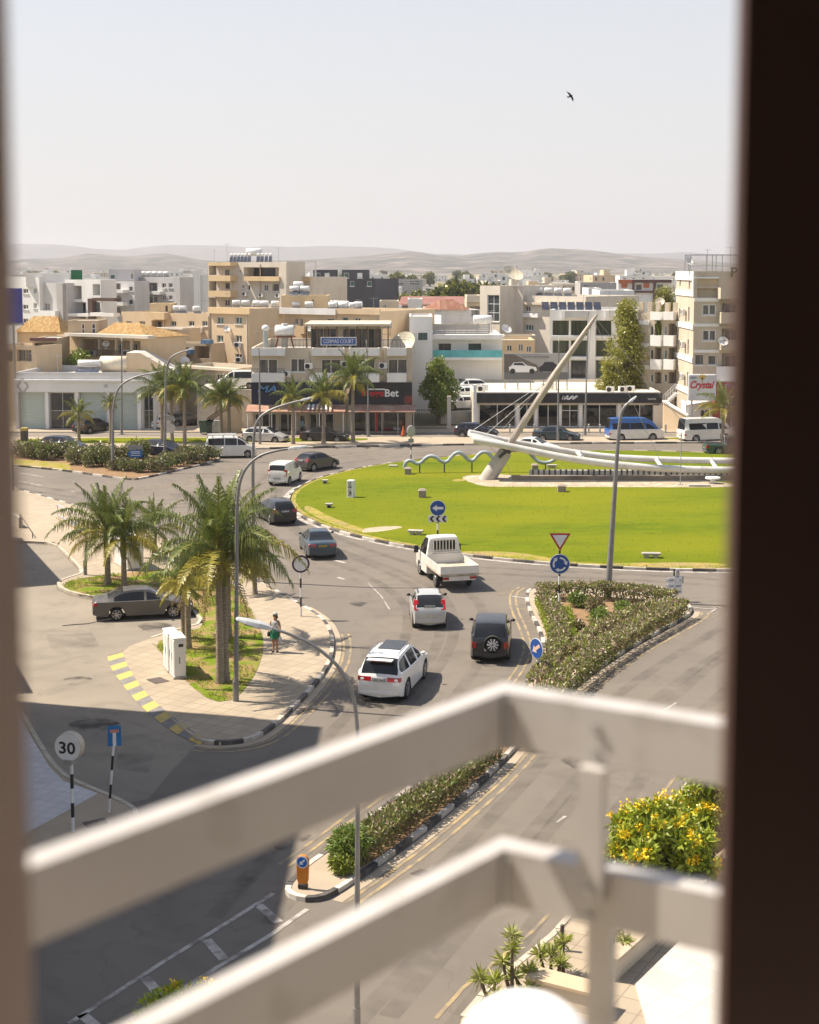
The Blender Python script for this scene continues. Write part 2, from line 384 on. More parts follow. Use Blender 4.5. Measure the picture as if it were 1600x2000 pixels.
# ---- palm island and its pavement
edge_road = [(-60,948),(25,955),(120,982),(200,1006),(300,1046),(420,1099),(515,1145),(542,1159),(610,1197),(635,1216),(650,1247),(648,1285),(635,1312),(610,1347),(567,1390),(530,1425),(490,1449),(430,1456),(385,1450)]
edge_in = [(352,1425),(320,1395),(285,1360),(262,1328),(245,1297),(240,1280),(252,1268),(295,1251),(342,1235),(400,1221),(372,1190),(300,1184),(185,1170),(140,1161),(117,1150),(113,1140),(140,1130),(165,1122),(138,1092),(107,1063),(47,1060),(-60,1058)]
er = px(edge_road); ei = px(edge_in)
slab('pavement', er+ei, .12, M_TILE, M_KS)
kerb(chaikin(er[1:], 2, False), False, 1.1)
kerb(chaikin(ei[7:19], 1, False), False, 1.0, mats=[M_KS, M_KS])
kerb(chaikin(ei[17:], 1, False), False, 1.0, mats=[M_KS, M_KS])
def flat(name, l, z, mt, it=2, kind='structure'):
    P = chaikin(px(l, z), it) if it else px(l, z)
    o = sheet(name, P, z, mt); return struct(o, kind)
GR1 = [(120,1143),(150,1129),(300,1113),(400,1110),(440,1130),(465,1150),(492,1195),(513,1236),(515,1272),(500,1315),(482,1340),(460,1366),(415,1371),(367,1335),(330,1292),(299,1257),(344,1239),(406,1222),(377,1188),(300,1181),(187,1166),(142,1158)]
flat('grass', GR1, .135, M_SCRUBG, 1)
flat('side_pavement', [(20,965),(110,990),(200,1018),(260,1050),(200,1075),(150,1092),(110,1058),(55,1056),(10,1000)], .126, M_PAVE, 0)
# dropped kerb painted yellow and grey
outer = chaikin(px([(210,1283),(213,1296),(222,1314),(245,1346),(272,1377),(305,1406),(345,1435),(392,1456)]), 2, False)
inner = chaikin(px([(240,1280),(245,1297),(262,1328),(285,1360),(320,1392),(352,1418),(372,1432),(400,1450)]), 2, False)
m = MB(); n = 34
A = resample(outer, sum((b-a).length for a, b in zip(outer, outer[1:]))/n*.9999); B = resample(inner, sum((b-a).length for a, b in zip(inner, inner[1:]))/n*.9999)
n = min(len(A), len(B))-1
for i in range(n):
    m.add([(A[i].x,A[i].y,.016),(A[i+1].x,A[i+1].y,.016),(B[i+1].x,B[i+1].y,.132),(B[i].x,B[i].y,.132)], [(0,3,2,1)] , (i//2) % 2)
o = struct(m.build('ramp_kerb', [M_YPAINT, M_GPAINT]))
bm = bmesh.new(); bm.from_mesh(o.data); bmesh.ops.recalc_face_normals(bm, faces=bm.faces)
if sum(f.normal.z for f in bm.faces) < 0: bmesh.ops.reverse_faces(bm, faces=bm.faces)
bm.to_mesh(o.data); bm.free()
# side street (paler, dusty)
flat('side_street', [(-60,1062),(47,1062),(107,1066),(163,1124),(136,1128),(109,1139),(112,1152),(138,1164),(184,1174),(300,1188),(370,1194),(396,1220),(340,1237),(293,1253),(250,1270),(214,1280),(222,1314),(245,1346),(272,1377),(305,1406),(345,1435),(385,1455),(340,1500),(290,1560),(200,1580),(120,1560),(70,1480),(20,1390),(-60,1300)], .008, M_SIDE, 0)
# ---- long hedged island (splitter)
isl_r = [(560,1741),(566,1753),(600,1763),(640,1756),(720,1702),(800,1646),(880,1581),(960,1512),(1040,1424),(1105,1357),(1160,1312),(1230,1266),(1300,1229),(1344,1205),(1351,1193)]
isl_l = [(1332,1172),(1180,1157),(1045,1150),(1028,1160),(1032,1190),(1052,1228),(1064,1262),(1054,1302),(1024,1346),(955,1424),(850,1506),(740,1592),(650,1662),(592,1703)]
ir = px(isl_r); il = px(isl_l); iso = chaikin(ir+il, 1)
slab('median', iso, .12, M_PAVE, M_KS); kerb(list(reversed(iso)), True, 1.0, start=1)
soil_pts = [(655,1705),(720,1690),(800,1632),(880,1567),(960,1497),(1040,1410),(1100,1348),(1160,1303),(1230,1257),(1300,1220),(1336,1200),(1325,1180),(1180,1165),(1060,1158),(1046,1172),(1058,1210),(1075,1262),(1062,1310),(1030,1355),(965,1430),(860,1512),(750,1598),(668,1664)]
flat('planting_soil', soil_pts, .128, M_SOIL, 1)
# ---- far left hedged median
fm = px([(-80,905),(30,910),(140,922),(235,936),(262,938),(290,933),(345,920),(415,904),(430,896),(420,888),(400,885),(250,881),(30,879),(-80,879)])
slab('median', fm, .12, M_SOIL, M_KS); kerb(list(reversed(chaikin(fm, 1))), True, 1.2)
flat('dry_grass', [(-70,904),(30,908),(138,919),(138,905),(30,897),(-70,893)], .13, M_DRY, 0)
# ---- far pavement with palm strip
fk = [Vector((-75,131.5,0)),Vector((-38,131.8,0)),Vector((-20,132.2,0)),Vector((-8,134.6,0)),Vector((2,136.2,0)),Vector((15,137.8,0)),Vector((40,138.2,0)),Vector((75,138.2,0))]
fks = chaikin(fk, 2, False)
slab('far_pavement', fks+[Vector((75,142.3,0)),Vector((-75,142.3,0))], .12, M_PAVE, M_KS)
kerb(list(reversed(fks)), False, 2.1, wd=.2, top=.17)
sheet('grass', chaikin([Vector((-37,136.5,0)),Vector((-10,138.3,0)),Vector((-4,139.2,0)),Vector((-4,141.6,0)),Vector((-37,141.6,0))],1), .132, M_LAWN)
sheet('grass', chaikin([Vector((24.5,140.2,0)),Vector((29.5,140.2,0)),Vector((29.5,141.8,0)),Vector((24.5,141.8,0))],1), .132, M_LAWN)
slab('shop_pavement', [(-75,147.0),(75,147.0),(75,152.5),(-75,152.5)], .1, M_PAVE, M_KS)
# ---- near right pavement / forecourt
nr = px([(900,2002),(952,1941),(1082,1832),(1200,1700),(1330,1556),(1420,1440),(1500,1330)])
slab('pavement', nr+[Vector((24,60,0)),Vector((24,24,0)),Vector((3,24,0))], .12, M_TILE, M_KS)
kerb(list(reversed(nr)), False, 1.0, mats=[M_KS, M_KS])
# ---- near left pavement (in the shade of the tall block)
nl = px([(-100,1360),(40,1392),(62,1432),(100,1496),(135,1528),(205,1556),(262,1583),(268,1600),(215,1640),(40,1720)])
slab('pavement', nl+[Vector((-24,44,0)),Vector((-30,46,0))], .12, M_PAVE, M_KS)
sheet('tiled_pavement', px([(-100,1380),(36,1402),(58,1440),(96,1504),(125,1533),(192,1557),(40,1642),(-60,1690)]), .126, M_TILE2)
kerb(chaikin(nl, 1, False), False, 1.0, mats=[M_KS, M_KS])
slab('pavement', [(-10,23),(2.0,23),(1.2,30.4),(-9,30.4)], .12, M_PAVE, M_KS)
# ---- painted markings
rr = chaikin(ir[3:], 1, False)
for d in (-.55, -.85): ribbon('yellow_line', rr, .12, .012, M_YEL, off=d)
ll = chaikin(il[2:], 1, False)
for d in (-.55, -.85): ribbon('yellow_line', ll[:40], .11, .012, M_YEL, off=d)
ee = chaikin(er, 1, False)
for d in (.5, .8): ribbon('yellow_line', ee[20:], .11, .012, M_YEL, off=d)
for d in (.6,): ribbon('yellow_line', nr, .11, .012, M_YEL, off=d)
ribbon('kerb_gutter', circ, .32, .010, M_WHI, off=-.3, closed=True)
ribbon('kerb_gutter', rr, .3, .010, M_PAVE, off=-.3)
ribbon('kerb_gutter', ee[16:], .3, .010, M_PAVE, off=.25)
def line(l, wd=.14, dash=None): ribbon('white_line', px(l), wd, .014, M_WHI, dash)
line([(135,2000),(320,1879),(455,1796),(535,1745)]); line([(240,2002),(420,1893),(530,1826),(612,1768)])
for a, b in (((505,1768),(553,1810)),((403,1836),(443,1880)),((283,1910),(322,1955)),((160,1982),(205,2020))): line([a, b], .26)
line([(1088,1607),(1112,1589)], .1); line([(1012,1670),(1030,1657)], .08); line([(1290,1392),(1440,1300)], .1, (1.2, 6))
line([(38,924),(150,942)], .15, (3, 4)); line([(38,940),(150,962)], .15, (3, 4))
line([(1344,1185),(1385,1190),(1410,1186)], .12); line([(1386,1198),(1405,1185)], .12)
line([(1000,1165),(1026,1168),(1035,1178)], .12)
line([(720,1140),(745,1165),(762,1192)], .07); line([(655,1095),(680,1101)], .25); line([(660,1128),(676,1133)], .2)
# iron covers and drains
M_IRON = mat('cast_iron', (.13, .105, .09), .7, (.09, .075, .065), 20, .4, .4, bump=.4, bscale=40)
def cover(l, nm, z): struct(flat(nm, l, z, M_IRON, 0))
cover([(285,1327),(312,1322),(332,1330),(304,1336)], 'manhole_cover', .131)
cover([(800,1706),(822,1697),(868,1704),(846,1717)], 'drain_grate', .011)
cover([(575,1392),(588,1384),(597,1387),(584,1396)], 'drain_grate', .012)
cover([(160,1606),(205,1597),(212,1608),(172,1618)], 'manhole_cover', .131)

# worn darker wheel tracks and repair patches in the surface
def wornmat(name, c, lo, hi, k):
    m = bpy.data.materials.new(name); m.use_nodes = True; nt = m.node_tree; L = nt.links.new; b = nt.nodes['Principled BSDF']; b.inputs['Base Color'].default_value = (*c, 1); b.inputs['Roughness'].default_value = .85; b.inputs['Specular IOR Level'].default_value = .25
    g = _n(nt, 'ShaderNodeNewGeometry'); n = _n(nt, 'ShaderNodeTexNoise'); n.inputs['Scale'].default_value = 1.1; n.inputs['Detail'].default_value = 7; L(g.outputs['Position'], n.inputs['Vector'])
    r = _n(nt, 'ShaderNodeMapRange'); r.inputs[1].default_value = lo; r.inputs[2].default_value = hi; r.inputs[4].default_value = k; L(n.outputs[0], r.inputs[0]); L(r.outputs[0], b.inputs['Alpha']); return m
M_TRACK = wornmat('worn_track', (.075,.067,.06), .3, .75, .24); M_LIGHT = wornmat('dusty_track', (.27,.225,.17), .42, .66, .6); M_OIL = wornmat('oil_stain', (.045,.042,.038), .40, .62, .5)
LA = [(470,1800),(640,1600),(800,1420),(900,1300),(925,1230),(900,1160),(800,1110),(690,1075),(610,1040),(570,1000),(560,960),(590,925),(660,900),(800,888),(1000,878),(1430,872)]
LB = [(380,1760),(560,1570),(700,1420),(790,1320),(835,1230),(820,1170),(740,1120),(640,1085),(560,1050),(520,1005),(510,960),(540,925),(620,895),(760,882)]
LC = [(820,2000),(1000,1780),(1150,1590),(1260,1450),(1440,1290)]; LD = [(620,2000),(860,1760),(1020,1590),(1140,1450),(1280,1330),(1440,1230)]
LE = [(-50,935),(150,968),(300,990),(430,985),(520,950),(600,915)]; LF = [(1430,1140),(1250,1128),(1050,1120),(900,1112)]
for l in (LA, LB, LC, LD, LE, LF):
    P = chaikin(px(l), 3, False)
    for o_ in (-.75, .75): ribbon('tyre_track', P, .5, .0075, M_TRACK, off=o_)
for l, wd in (([(1024,1346),(1056,1300),(1066,1262),(1054,1228),(1030,1186)],1.3),([(960,1160),(1040,1146),(1200,1152),(1345,1180)],1.6),([(1120,1352),(1240,1275),(1350,1215),(1430,1180)],1.2),([(250,960),(330,950),(420,925),(470,905)],2.2)): ribbon('dust_strip', chaikin(px(l),2,False), wd, .0068, M_LIGHT)
for l in ([(700,1260),(760,1262),(770,1285),(708,1284)],[(880,1480),(960,1470),(980,1500),(900,1512)],[(1180,1420),(1230,1380),(1260,1392),(1212,1434)],[(330,965),(400,958),(420,972),(345,980)],[(90,1240),(180,1236),(196,1262),(100,1268)],[(230,1470),(300,1476),(290,1510),(225,1502)]): flat('repair_patch', l, .0095, M_TRACK, 0)
for x, y, r_ in ((840,1225,.5),(760,1370,.6),(300,1225,.7),(150,1330,.5),(956,1295,.5),(700,1180,.4),(1130,1490,.5),(560,1640,.6),(180,1420,.8),(250,1300,.4)): c = G(x,y); sheet('oil_stain', [c+Vector((r_*math.cos(a)*(1+.3*math.sin(a*3)), r_*1.3*math.sin(a), 0)) for a in [k*.4 for k in range(16)]], .0105 if y < 1180 or x > 420 else .0125, M_OIL)
# ================================================================== building kit
def wallgrid(mb, O, U, N, w, z0, z1, holes, mi=0, mrev=None):
    us = sorted({0.0, w} | {min(max(h[i], 0), w) for h in holes for i in (0, 2)})
    zs = sorted({z0, z1} | {min(max(h[i], z0), z1) for h in holes for i in (1, 3)})
    P = lambda u, z, d=0: O+U*u+Vector((0,0,z))-N*d
    for i in range(len(us)-1):
        for j in range(len(zs)-1):
            a, b, c, d = us[i], us[i+1], zs[j], zs[j+1]
            if b-a < 1e-5 or d-c < 1e-5: continue
            mu, mz = (a+b)/2, (c+d)/2
            if any(h[0] < mu < h[2] and h[1] < mz < h[3] for h in holes): continue
            mb.quad(P(a,c), P(b,c), P(b,d), P(a,d), mi)
    for h in holes:
        u0, u1 = max(h[0],0), min(h[2],w); a, b = max(h[1],z0), min(h[3],z1); d = h[4]; r = mi if mrev is None else mrev
        mb.quad(P(u0,a), P(u0,a,d), P(u0,b,d), P(u0,b), r); mb.quad(P(u1,a,d), P(u1,a), P(u1,b), P(u1,b,d), r)
        mb.quad(P(u0,b), P(u0,b,d), P(u1,b,d), P(u1,b), r); mb.quad(P(u0,a,d), P(u0,a), P(u1,a), P(u1,a,d), r)
        if len(h) > 5: mb.quad(P(u0,a,d), P(u1,a,d), P(u1,b,d), P(u0,b,d), h[5])
PANES = [M_GLASS, M_GLASS, M_CURT, mat('pale_blind', (.34,.32,.28), .5, (.24,.22,.19), 3, stretch=(.3,.3,5)), M_GLASS, mat('teal_shutter', (.10,.17,.16), .4, (.07,.12,.11), 3, stretch=(.3,.3,6))]
class Bld:
    def __init__(s, name, label, cat, pl, pr, Yl, Yr, ptop, depth, m, group=None, pbase=None, parapet=.5, roof=None):
        A = W(pl, 520, Yl); B = W(pr, 520, Yr); A.z = B.z = 0
        s.A, s.d, s.w = A, (B-A).normalized(), (B-A).length; s.n = Vector((s.d.y, -s.d.x, 0))
        s.h = W(pl, ptop, Yl).z; s.z0 = 0 if pbase is None else W(pl, pbase, Yl).z
        s.depth, s.m, s.parapet, s.roofm = depth, m, parapet, roof or M_ROOF
        s.root = thing(name, label, cat, (A.x, A.y, 0), math.atan2(s.d.y, s.d.x), group)
        s.H = []; s.HL = []; s.HR = []; s.extra = []
    def uz(s, x, y, off=0):
        d = ray(x, y); o = s.A + s.n*off; t = (o.dot(s.n)-H*0*s.n.z-Vector((0,0,H)).dot(s.n))/d.dot(s.n); p = Vector((0,0,H))+d*t
        return (p-s.A).dot(s.d), p.z
    def r(s, x0, y0, x1, y1, off=0):
        u0, z1 = s.uz(x0, y0, off); u1, z0 = s.uz(x1, y1, off)
        za = s.uz(x1, y0, off)[1]; zb = s.uz(x0, y1, off)[1]
        return u0, (z0+zb)/2, u1, (z1+za)/2
    def pane_parts(s, u0, z0, u1, z1, y, mull=1, fm=None, gm=None, t=.06, bars=(), name='window', T=None):
        f = MB(); f.T = T
        for a in ((u0,z0,u0+t,z1),(u1-t,z0,u1,z1),(u0+t,z0,u1-t,z0+t),(u0+t,z1-t,u1-t,z1)): f.box(a[0], y-.05, a[1], a[2], y, a[3])
        for k in range(mull):
            u = u0+(u1-u0)*(k+1)/(mull+1); f.box(u-t/2, y-.048, z0+t, u+t/2, y, z1-t)
        for zb in bars: f.box(u0+t, y-.046, z0+(z1-z0)*zb-t/2, u1-t, y, z0+(z1-z0)*zb+t/2)
        o = f.build(name, fm or M_WFRAME, s.root)
        g = MB(); g.T = T; g.quad((u0+.01,y-.012,z0+.01),(u1-.01,y-.012,z0+.01),(u1-.01,y-.012,z1-.01),(u0+.01,y-.012,z1-.01))
        g.build('pane', gm or M_GLASS, o); return o
    def win(s, x0, y0, x1, y1, mull=1, fm=None, gm=None, dep=.18, bars=(), sill=True, t=.07, name='window'):
        u0, z0, u1, z1 = s.r(x0, y0, x1, y1); s.H.append((u0, z0, u1, z1, dep))
        if gm is M_GLASS and name == 'window' and not bars: gm = PANES[int(abs(x0*7.3+y0*3.1)) % len(PANES)]
        o = s.pane_parts(u0, z0, u1, z1, dep, mull, fm, gm, t, bars, name)
        if sill:
            b = MB(); b.box(u0-.1, -.1, z0-.1, u1+.1, -.003, z0-.01); b.build('sill', M_WFRAME, o)
        return o
    def lwin(s, v0, z0, v1, z1, mull=1, side='L', fm=None, gm=None, dep=.15):
        (s.HL if side == 'L' else s.HR).append((v0, z0, v1, z1, dep))
        # local frame of the side wall: u runs away from the front corner
        if side == 'L': T = Matrix(((0,1,0,0),(1,0,0,0),(0,0,1,0),(0,0,0,1)))
        else: T = Matrix(((0,-1,0,s.w),(1,0,0,0),(0,0,1,0),(0,0,0,1)))
        return s.pane_parts(v0, z0, v1, z1, dep, mull, fm, gm, .07, (), 'window', T)
    def loggia(s, x0, y0, x1, y1, dep=1.3, doors=(), m=None, gm=None, fm=None):
        u0, z0, u1, z1 = s.r(x0, y0, x1, y1); s.H.append((u0, z0, u1, z1, dep, 0))
        for (a, b, c, d) in doors:      # px rect of glazing on the back wall
            p = s.r(a, b, c, d, -dep); o = s.pane_parts(p[0], p[1], p[2], p[3], dep-.01, 1, fm, gm, .07, (), 'balcony_door')
    def balc(s, x0, y0, x1, y1, out=1.2, m=None, th=.12, name='balcony', rail=0, slab=True):
        u0, z0, u1, z1 = s.r(x0, y0, x1, y1, out); b = MB()
        b.box(u0, -out, z0, u1, -out+th, z1); b.box(u0, -out+th, z0, u0+th, -.004, z1); b.box(u1-th, -out+th, z0, u1, -.004, z1)
        if slab: b.box(u0+th, -out+th, z0+.005, u1-th, -.005, z0+.18)
        o = b.build(name, m or M_WHITE, s.root)
        if rail:
            q = MB(); q.box(u0, -out+.02, z1+rail-.05, u1, -out+.07, z1+rail)
            n = max(2, int((u1-u0)/.9))
            for k in range(n+1):
                u = u0+.03+(u1-u0-.06)*k/n; q.box(u-.02, -out+.025, z1, u+.02, -out+.065, z1+rail-.05)
            q.box(u0, -out+.03, z1+rail*.45, u1, -out+.06, z1+rail*.45+.04)
            q.build('railing', M_DFRAME, o)
        return o
    def box(s, x0, y0, x1, y1, ya, yb, m, name='trim', off=None, bevel=0):
        """solid whose front rectangle is seen at the pixels; ya (front) to yb in metres from the facade, negative = towards the street"""
        u0, z0, u1, z1 = s.r(x0, y0, x1, y1, -ya); b = MB(); b.box(u0, ya, z0, u1, yb, z1); return b.build(name, m, s.root, bevel)
    def lbox(s, u0, y0, z0, u1, y1, z1, m, name='trim', bevel=0):
        b = MB(); b.box(u0, y0, z0, u1, y1, z1); return b.build(name, m, s.root, bevel)
    def finish(s, back=True):
        mb = MB(); X = Vector((1,0,0)); Y = Vector((0,1,0)); O = Vector((0,0,0)); h, w, D = s.h, s.w, s.depth
        wallgrid(mb, O, X, -Y, w, s.z0, h, s.H)
        wallgrid(mb, O, Y, -X, D, s.z0, h, s.HL)      # left side
        wallgrid(mb, Vector((w,0,0)), Y, X, D, s.z0, h, s.HR)
        mb.quad((w,D,s.z0),(0,D,s.z0),(0,D,h),(w,D,h))
        t, p = .2, s.parapet; rz = h-p
        ring = [((0,0),(w,0),(w-t,t),(t,t)),((w,0),(w,D),(w-t,D-t),(w-t,t)),((w,D),(0,D),(t,D-t),(w-t,D-t)),((0,D),(0,0),(t,t),(t,D-t))]
        for a, b, c, d in ring:
            mb.quad((*a,h),(*b,h),(*c,h),(*d,h)); mb.quad((*d,h),(*c,h),(*c,rz),(*d,rz))
        o = mb.build('wall', s.m, s.root)
        bm = bmesh.new(); bm.from_mesh(o.data); bmesh.ops.remove_doubles(bm, verts=bm.verts, dist=.0005); bmesh.ops.recalc_face_normals(bm, faces=bm.faces); bm.to_mesh(o.data); bm.free()
        q = MB(); q.quad((t,t,rz),(w-t,t,rz),(w-t,D-t,rz),(t,D-t,rz)); q.build('roof', s.roofm, s.root); s.rz = rz
        return s
    def wpos(s, x, y, off=0):
        """world point on the roof plane seen at this pixel"""
        p = G(x, y, s.h-s.parapet); return p
# ---- loose roof things
def tank_stand(loc, rz, label, group, L=1.5, r=.32, hh=1.0, panel=True, vertical=False):
    t = thing('solar_water_heater' if panel else 'water_tank', label, 'water heater' if panel else 'water tank', loc, rz, group)
    b = MB(); b.tube([(-L/2,0,hh),(-L/2+.06,0,hh),(L/2-.06,0,hh),(L/2,0,hh)], [r*.8,r,r,r*.8], 14); b.build('tank', M_TANK, t)
    f = MB()
    for x in (-L*.36, L*.36):
        for y in (-.3, .3): f.obox((x, y*1.3, 0), (x, y*.6, hh-r*.8), .05, .05)
        f.obox((x,-.35,.15),(x,.35,.15),.04,.04)
    f.obox((-L*.36,0,.15),(L*.36,0,.15),.04,.04); f.build('stand', M_STEEL, t)
    if panel:
        p = MB(); p.add([(-L*.5,-.35,hh-r-.05),(L*.5,-.35,hh-r-.05),(L*.5,-1.75,.12),(-L*.5,-1.75,.12),(-L*.5,-.35,hh-r-.12),(L*.5,-.35,hh-r-.12),(L*.5,-1.75,.05),(-L*.5,-1.75,.05)],
                     [(3,2,1,0),(4,5,6,7),(0,1,5,4),(1,2,6,5),(2,3,7,6),(3,0,4,7)])
        p.build('collector_panel', M_SOLAR, t)
    return t
M_DISH = mat('dish_paint', (.62, .56, .42), .5, (.52, .46, .34), 3, .4)
M_DISHW = mat('dish_white', (.72, .71, .68), .4, (.62, .61, .58), 3, .4)
def dish(loc, r, rz, el, label, m=None, mast=.8, group=None):
    t = thing('satellite_dish', label, 'satellite dish', loc, rz, group)
    b = MB(); n = 24; rings_ = 5; T = Matrix.Translation((0,0,mast+r*.6)) @ Matrix.Rotation(math.pi/2-el, 4, 'X'); vs = [(0,0,-.28*r)]
    for i in range(1, rings_+1):
        q = i/rings_
        for k in range(n): vs.append((r*q*math.cos(2*math.pi*k/n), r*q*math.sin(2*math.pi*k/n), -.28*r*(1-q*q)))
    fs = [(0, 1+k, 1+(k+1)%n) for k in range(n)]+[(1+i*n+k, 1+(i+1)*n+k, 1+(i+1)*n+(k+1)%n, 1+i*n+(k+1)%n) for i in range(rings_-1) for k in range(n)]
    b.T = T; b.add(vs, fs, 0, True); vs2 = [(x,y,z-.04) for x,y,z in vs]; b.add(vs2, [tuple(reversed(f)) for f in fs], 0, True)
    k0 = 1+(rings_-1)*n; b.add([vs[k0+k] for k in range(n)]+[vs2[k0+k] for k in range(n)], [(k, n+k, n+(k+1)%n, (k+1)%n) for k in range(n)])
    b.build('reflector', m or M_DISH, t)
    a = MB(); a.T = T; tip = (0,0,r*.75)
    for k in range(3): an = 2*math.pi*k/3+.5; a.tube([(r*.9*math.cos(an), r*.9*math.sin(an), -.04), tip], .02, 5)
    a.cyl((0,0,r*.66),(0,0,r*.86),.09,8); a.build('feed_arm', M_STEEL, t)
    s = MB(); s.cyl((0,0,0),(0,0,mast+r*.3),.06,8); s.box(-.25,-.25,0,.25,.25,.06); s.build('mast', M_STEEL, t); return t
def ac_unit(root_or_none, loc, rz, label, group=None):
    t = thing('air_conditioner', label, 'air conditioner', loc, rz, group)
    b = MB(); b.box(-.42,-.16,0.06,.42,.16,.66); b.build('casing', M_WFRAME, t, .02)
    f = MB(); f.disc((-.1,-.16,.36),(0,-1,0),.24,.012,20); f.build('fan_grille', M_BLACK, t)
    g = MB()
    for x in (-.3,.3): g.box(x-.04,-.16,0,x+.04,.16,.06)
    g.build('foot', M_STEEL, t); return t
# ================================================================== buildings of the front row
C_CREAM = wallmat('cream_render', (.55, .475, .365)); C_BEIGE = wallmat('beige_render', (.62, .485, .32)); C_OCHRE = wallmat('ochre_render', (.65, .49, .29))
C_PALE = wallmat('pale_render', (.60, .545, .46)); C_WHITE = wallmat('whitewash', (.76, .75, .72), .88); C_GREY = wallmat('grey_render', (.40, .385, .37)); C_TAN = wallmat('tan_render', (.50, .39, .26))
C_DARK = wallmat('dark_cladding', (.075, .075, .085)); C_LGREY = wallmat('light_grey_render', (.56, .545, .53)); C_CRY = wallmat('sand_render', (.53, .455, .35), .72)
M_SIGNK = mat('sign_black', (.016, .016, .02), .4, (.026, .026, .03), 1.5); M_SIGNB = mat('sign_navy', (.012, .018, .045), .4, (.02, .026, .055), 1.5)
M_TXTW = mat('letter_white', (.8, .8, .8), .5); M_TXTR = mat('letter_red', (.55, .02, .03), .5, (.48, .02, .025), 6); M_TXTB = mat('letter_blue', (.10, .25, .55), .5); M_TXTO = mat('letter_orange', (.7, .3, .03), .5)
M_SHUT = mat('pale_shutter', (.46, .52, .47), .6, (.40, .46, .42), 2, stretch=(.2, .2, 6)); M_AWN = mat('terracotta_awning', (.36, .19, .13), .8, (.28, .15, .105), 3, c3=(.42, .3, .22), scale3=1)
M_SHOP = mat('shop_glass', (.03, .032, .034), .06, (.06, .058, .055), .7, .6); M_INT = mat('shop_interior', (.20, .17, .14), .9, (.10, .09, .08), 1.3)
# ---- grey-white corner showroom on the left
b = Bld('showroom', 'low white car showroom with a diamond emblem and pale closed shutters', 'showroom', 25, 300, 150, 149, 727, 11, C_LGREY, parapet=.6)
b.box(26, 746, 300, 766, -.35, -.003, C_WHITE, 'fascia'); b.box(25, 742, 301, 746, -.55, -.003, M_WFRAME, 'cornice')
for (x0, x1, k) in ((38,88,0),(97,146,1),(156,207,0),(217,268,0),(280,300,1)):
    if k == 0:
        u0, z0, u1, z1 = b.r(x0, 767, x1, 837); b.H.append((u0, .12, u1, z1, .3)); q = MB()
        nn = 14
        for i in range(nn): za = .12+(z1-.12)*i/nn; q.box(u0+.01, .22, za+.015, u1-.01, .26, .12+(z1-.12)*(i+1)/nn)
        q.quad((u0,.28,.12),(u1,.28,.12),(u1,.28,z1),(u0,.28,z1)); q.build('roller_shutter', M_SHUT, b.root)
    else: b.win(x0, 767, x1, 838, 1, M_STEEL, M_SHOP, .3, (.5,), False)
for x in (33, 92, 151, 212, 272): b.box(x-4, 766, x+4, 840, -.22, -.004, M_WHITE, 'pillar')
u, z = b.uz(44, 754, .4); m = MB()
for k in range(4):
    a0, a1 = math.pi/2*k, math.pi/2*(k+1); p = lambda a: Vector((u+.62*math.cos(a)*.9, -.38, z+.75*math.sin(a)))
    m.obox(p(a0), p(a1), .1, .14)
m.build('diamond_emblem', M_STEEL, b.root)
text('UTL', *b.r(203, 751, 211, 757, .36), -.353, M_STEEL, b.root)
b.finish(); B_SHOW = b
# ---- Cosmas Court
b = Bld('apartment_building', 'cream mixed-use building with black shop fascias, white balconies and a glazed roof terrace', 'apartment building', 490, 805, 147.5, 147.5, 679, 19, C_CREAM, parapet=.9)
LR = ((491,556),(609,672),(681,741),(756,794))
for i, (x0, x1) in enumerate(LR):
    b.balc(x0, 729, x1, 746.5, 1.15, M_WHITE, rail=.45 if i != 2 else .2); b.balc(x0, 680, x1, 695, 1.15, M_WHITE, slab=True, name='roof_balcony')
for (x0, y0, x1, y1) in ((505,701,543,730),(627,701,666,730),(694,701,733,730),(758,701,796,730)): b.win(x0, y0, x1, y1, 1, M_WFRAME, M_CURT, .22, (), False, .1)
b.win(567, 700, 597, 727, 1, M_WFRAME, M_CURT, .15, (), True, .1)
b.box(491, 747, 674, 797, -.25, -.003, M_SIGNB, 'shop_fascia'); b.box(681, 747, 805, 795, -.3, -.003, M_SIGNK, 'shop_fascia')
text('MA', *b.r(503, 753, 541, 766, .27), -.252, M_TXTB, b.root, shear=.25, bold=.02)
text('NEW', *b.r(649, 763, 668, 769, .27), -.252, M_TXTO, b.root)
text('Mega', *b.r(706, 761, 751, 778, .32), -.303, M_TXTR, b.root, bold=.02); text('Bet', *b.r(752, 760, 779, 775, .32), -.303, M_TXTW, b.root, bold=.02)
q = MB(); u0, z0, u1, z1 = b.r(718, 759, 752, 761.5, .32); q.box(u0, -.34, z0, u1, -.303, z1); q.build('lettering', M_TXTW, b.root)
u, z = b.uz(799, 781, .33); q = MB(); q.disc((u-.1, -.305, z), (0,-1,0), .42, .03, 20); q.build('round_emblem', mat('emblem_red', (.33,.05,.03), .5, (.12,.04,.03), 5), b.root)
# ground floor: shop fronts, awning, pillars
for (x0, x1, mu) in ((497,540,2),(546,578,1),(602,652,2)): b.win(x0, 808, x1, 846, mu, M_WFRAME, M_SHOP, .5, (), False, .1, 'shop_window')
o = b.win(583, 809, 598, 848, 0, M_WFRAME, M_SHOP, .45, (.42,), False, .16, 'shop_door')
u0, z0, u1, z1 = b.r(587, 822, 594, 832, -.4); q = MB(); q.box(u0, .4, z0, u1, .42, z1); q.build('poster', mat('poster_blue', (.2,.45,.62), .6, (.4,.55,.62), 4), b.root)
for (x0, x1) in ((690,732),(738,792)): b.win(x0, 806, x1, 848, 2, M_BLACK, M_SHOP, .5, (.62,), False, .06, 'shop_window')
text('Mega', *b.r(747, 835, 768, 841, -.4), .42, M_TXTR, b.root); text('Bet', *b.r(769, 834, 783, 840, -.4), .42, M_TXTW, b.root)
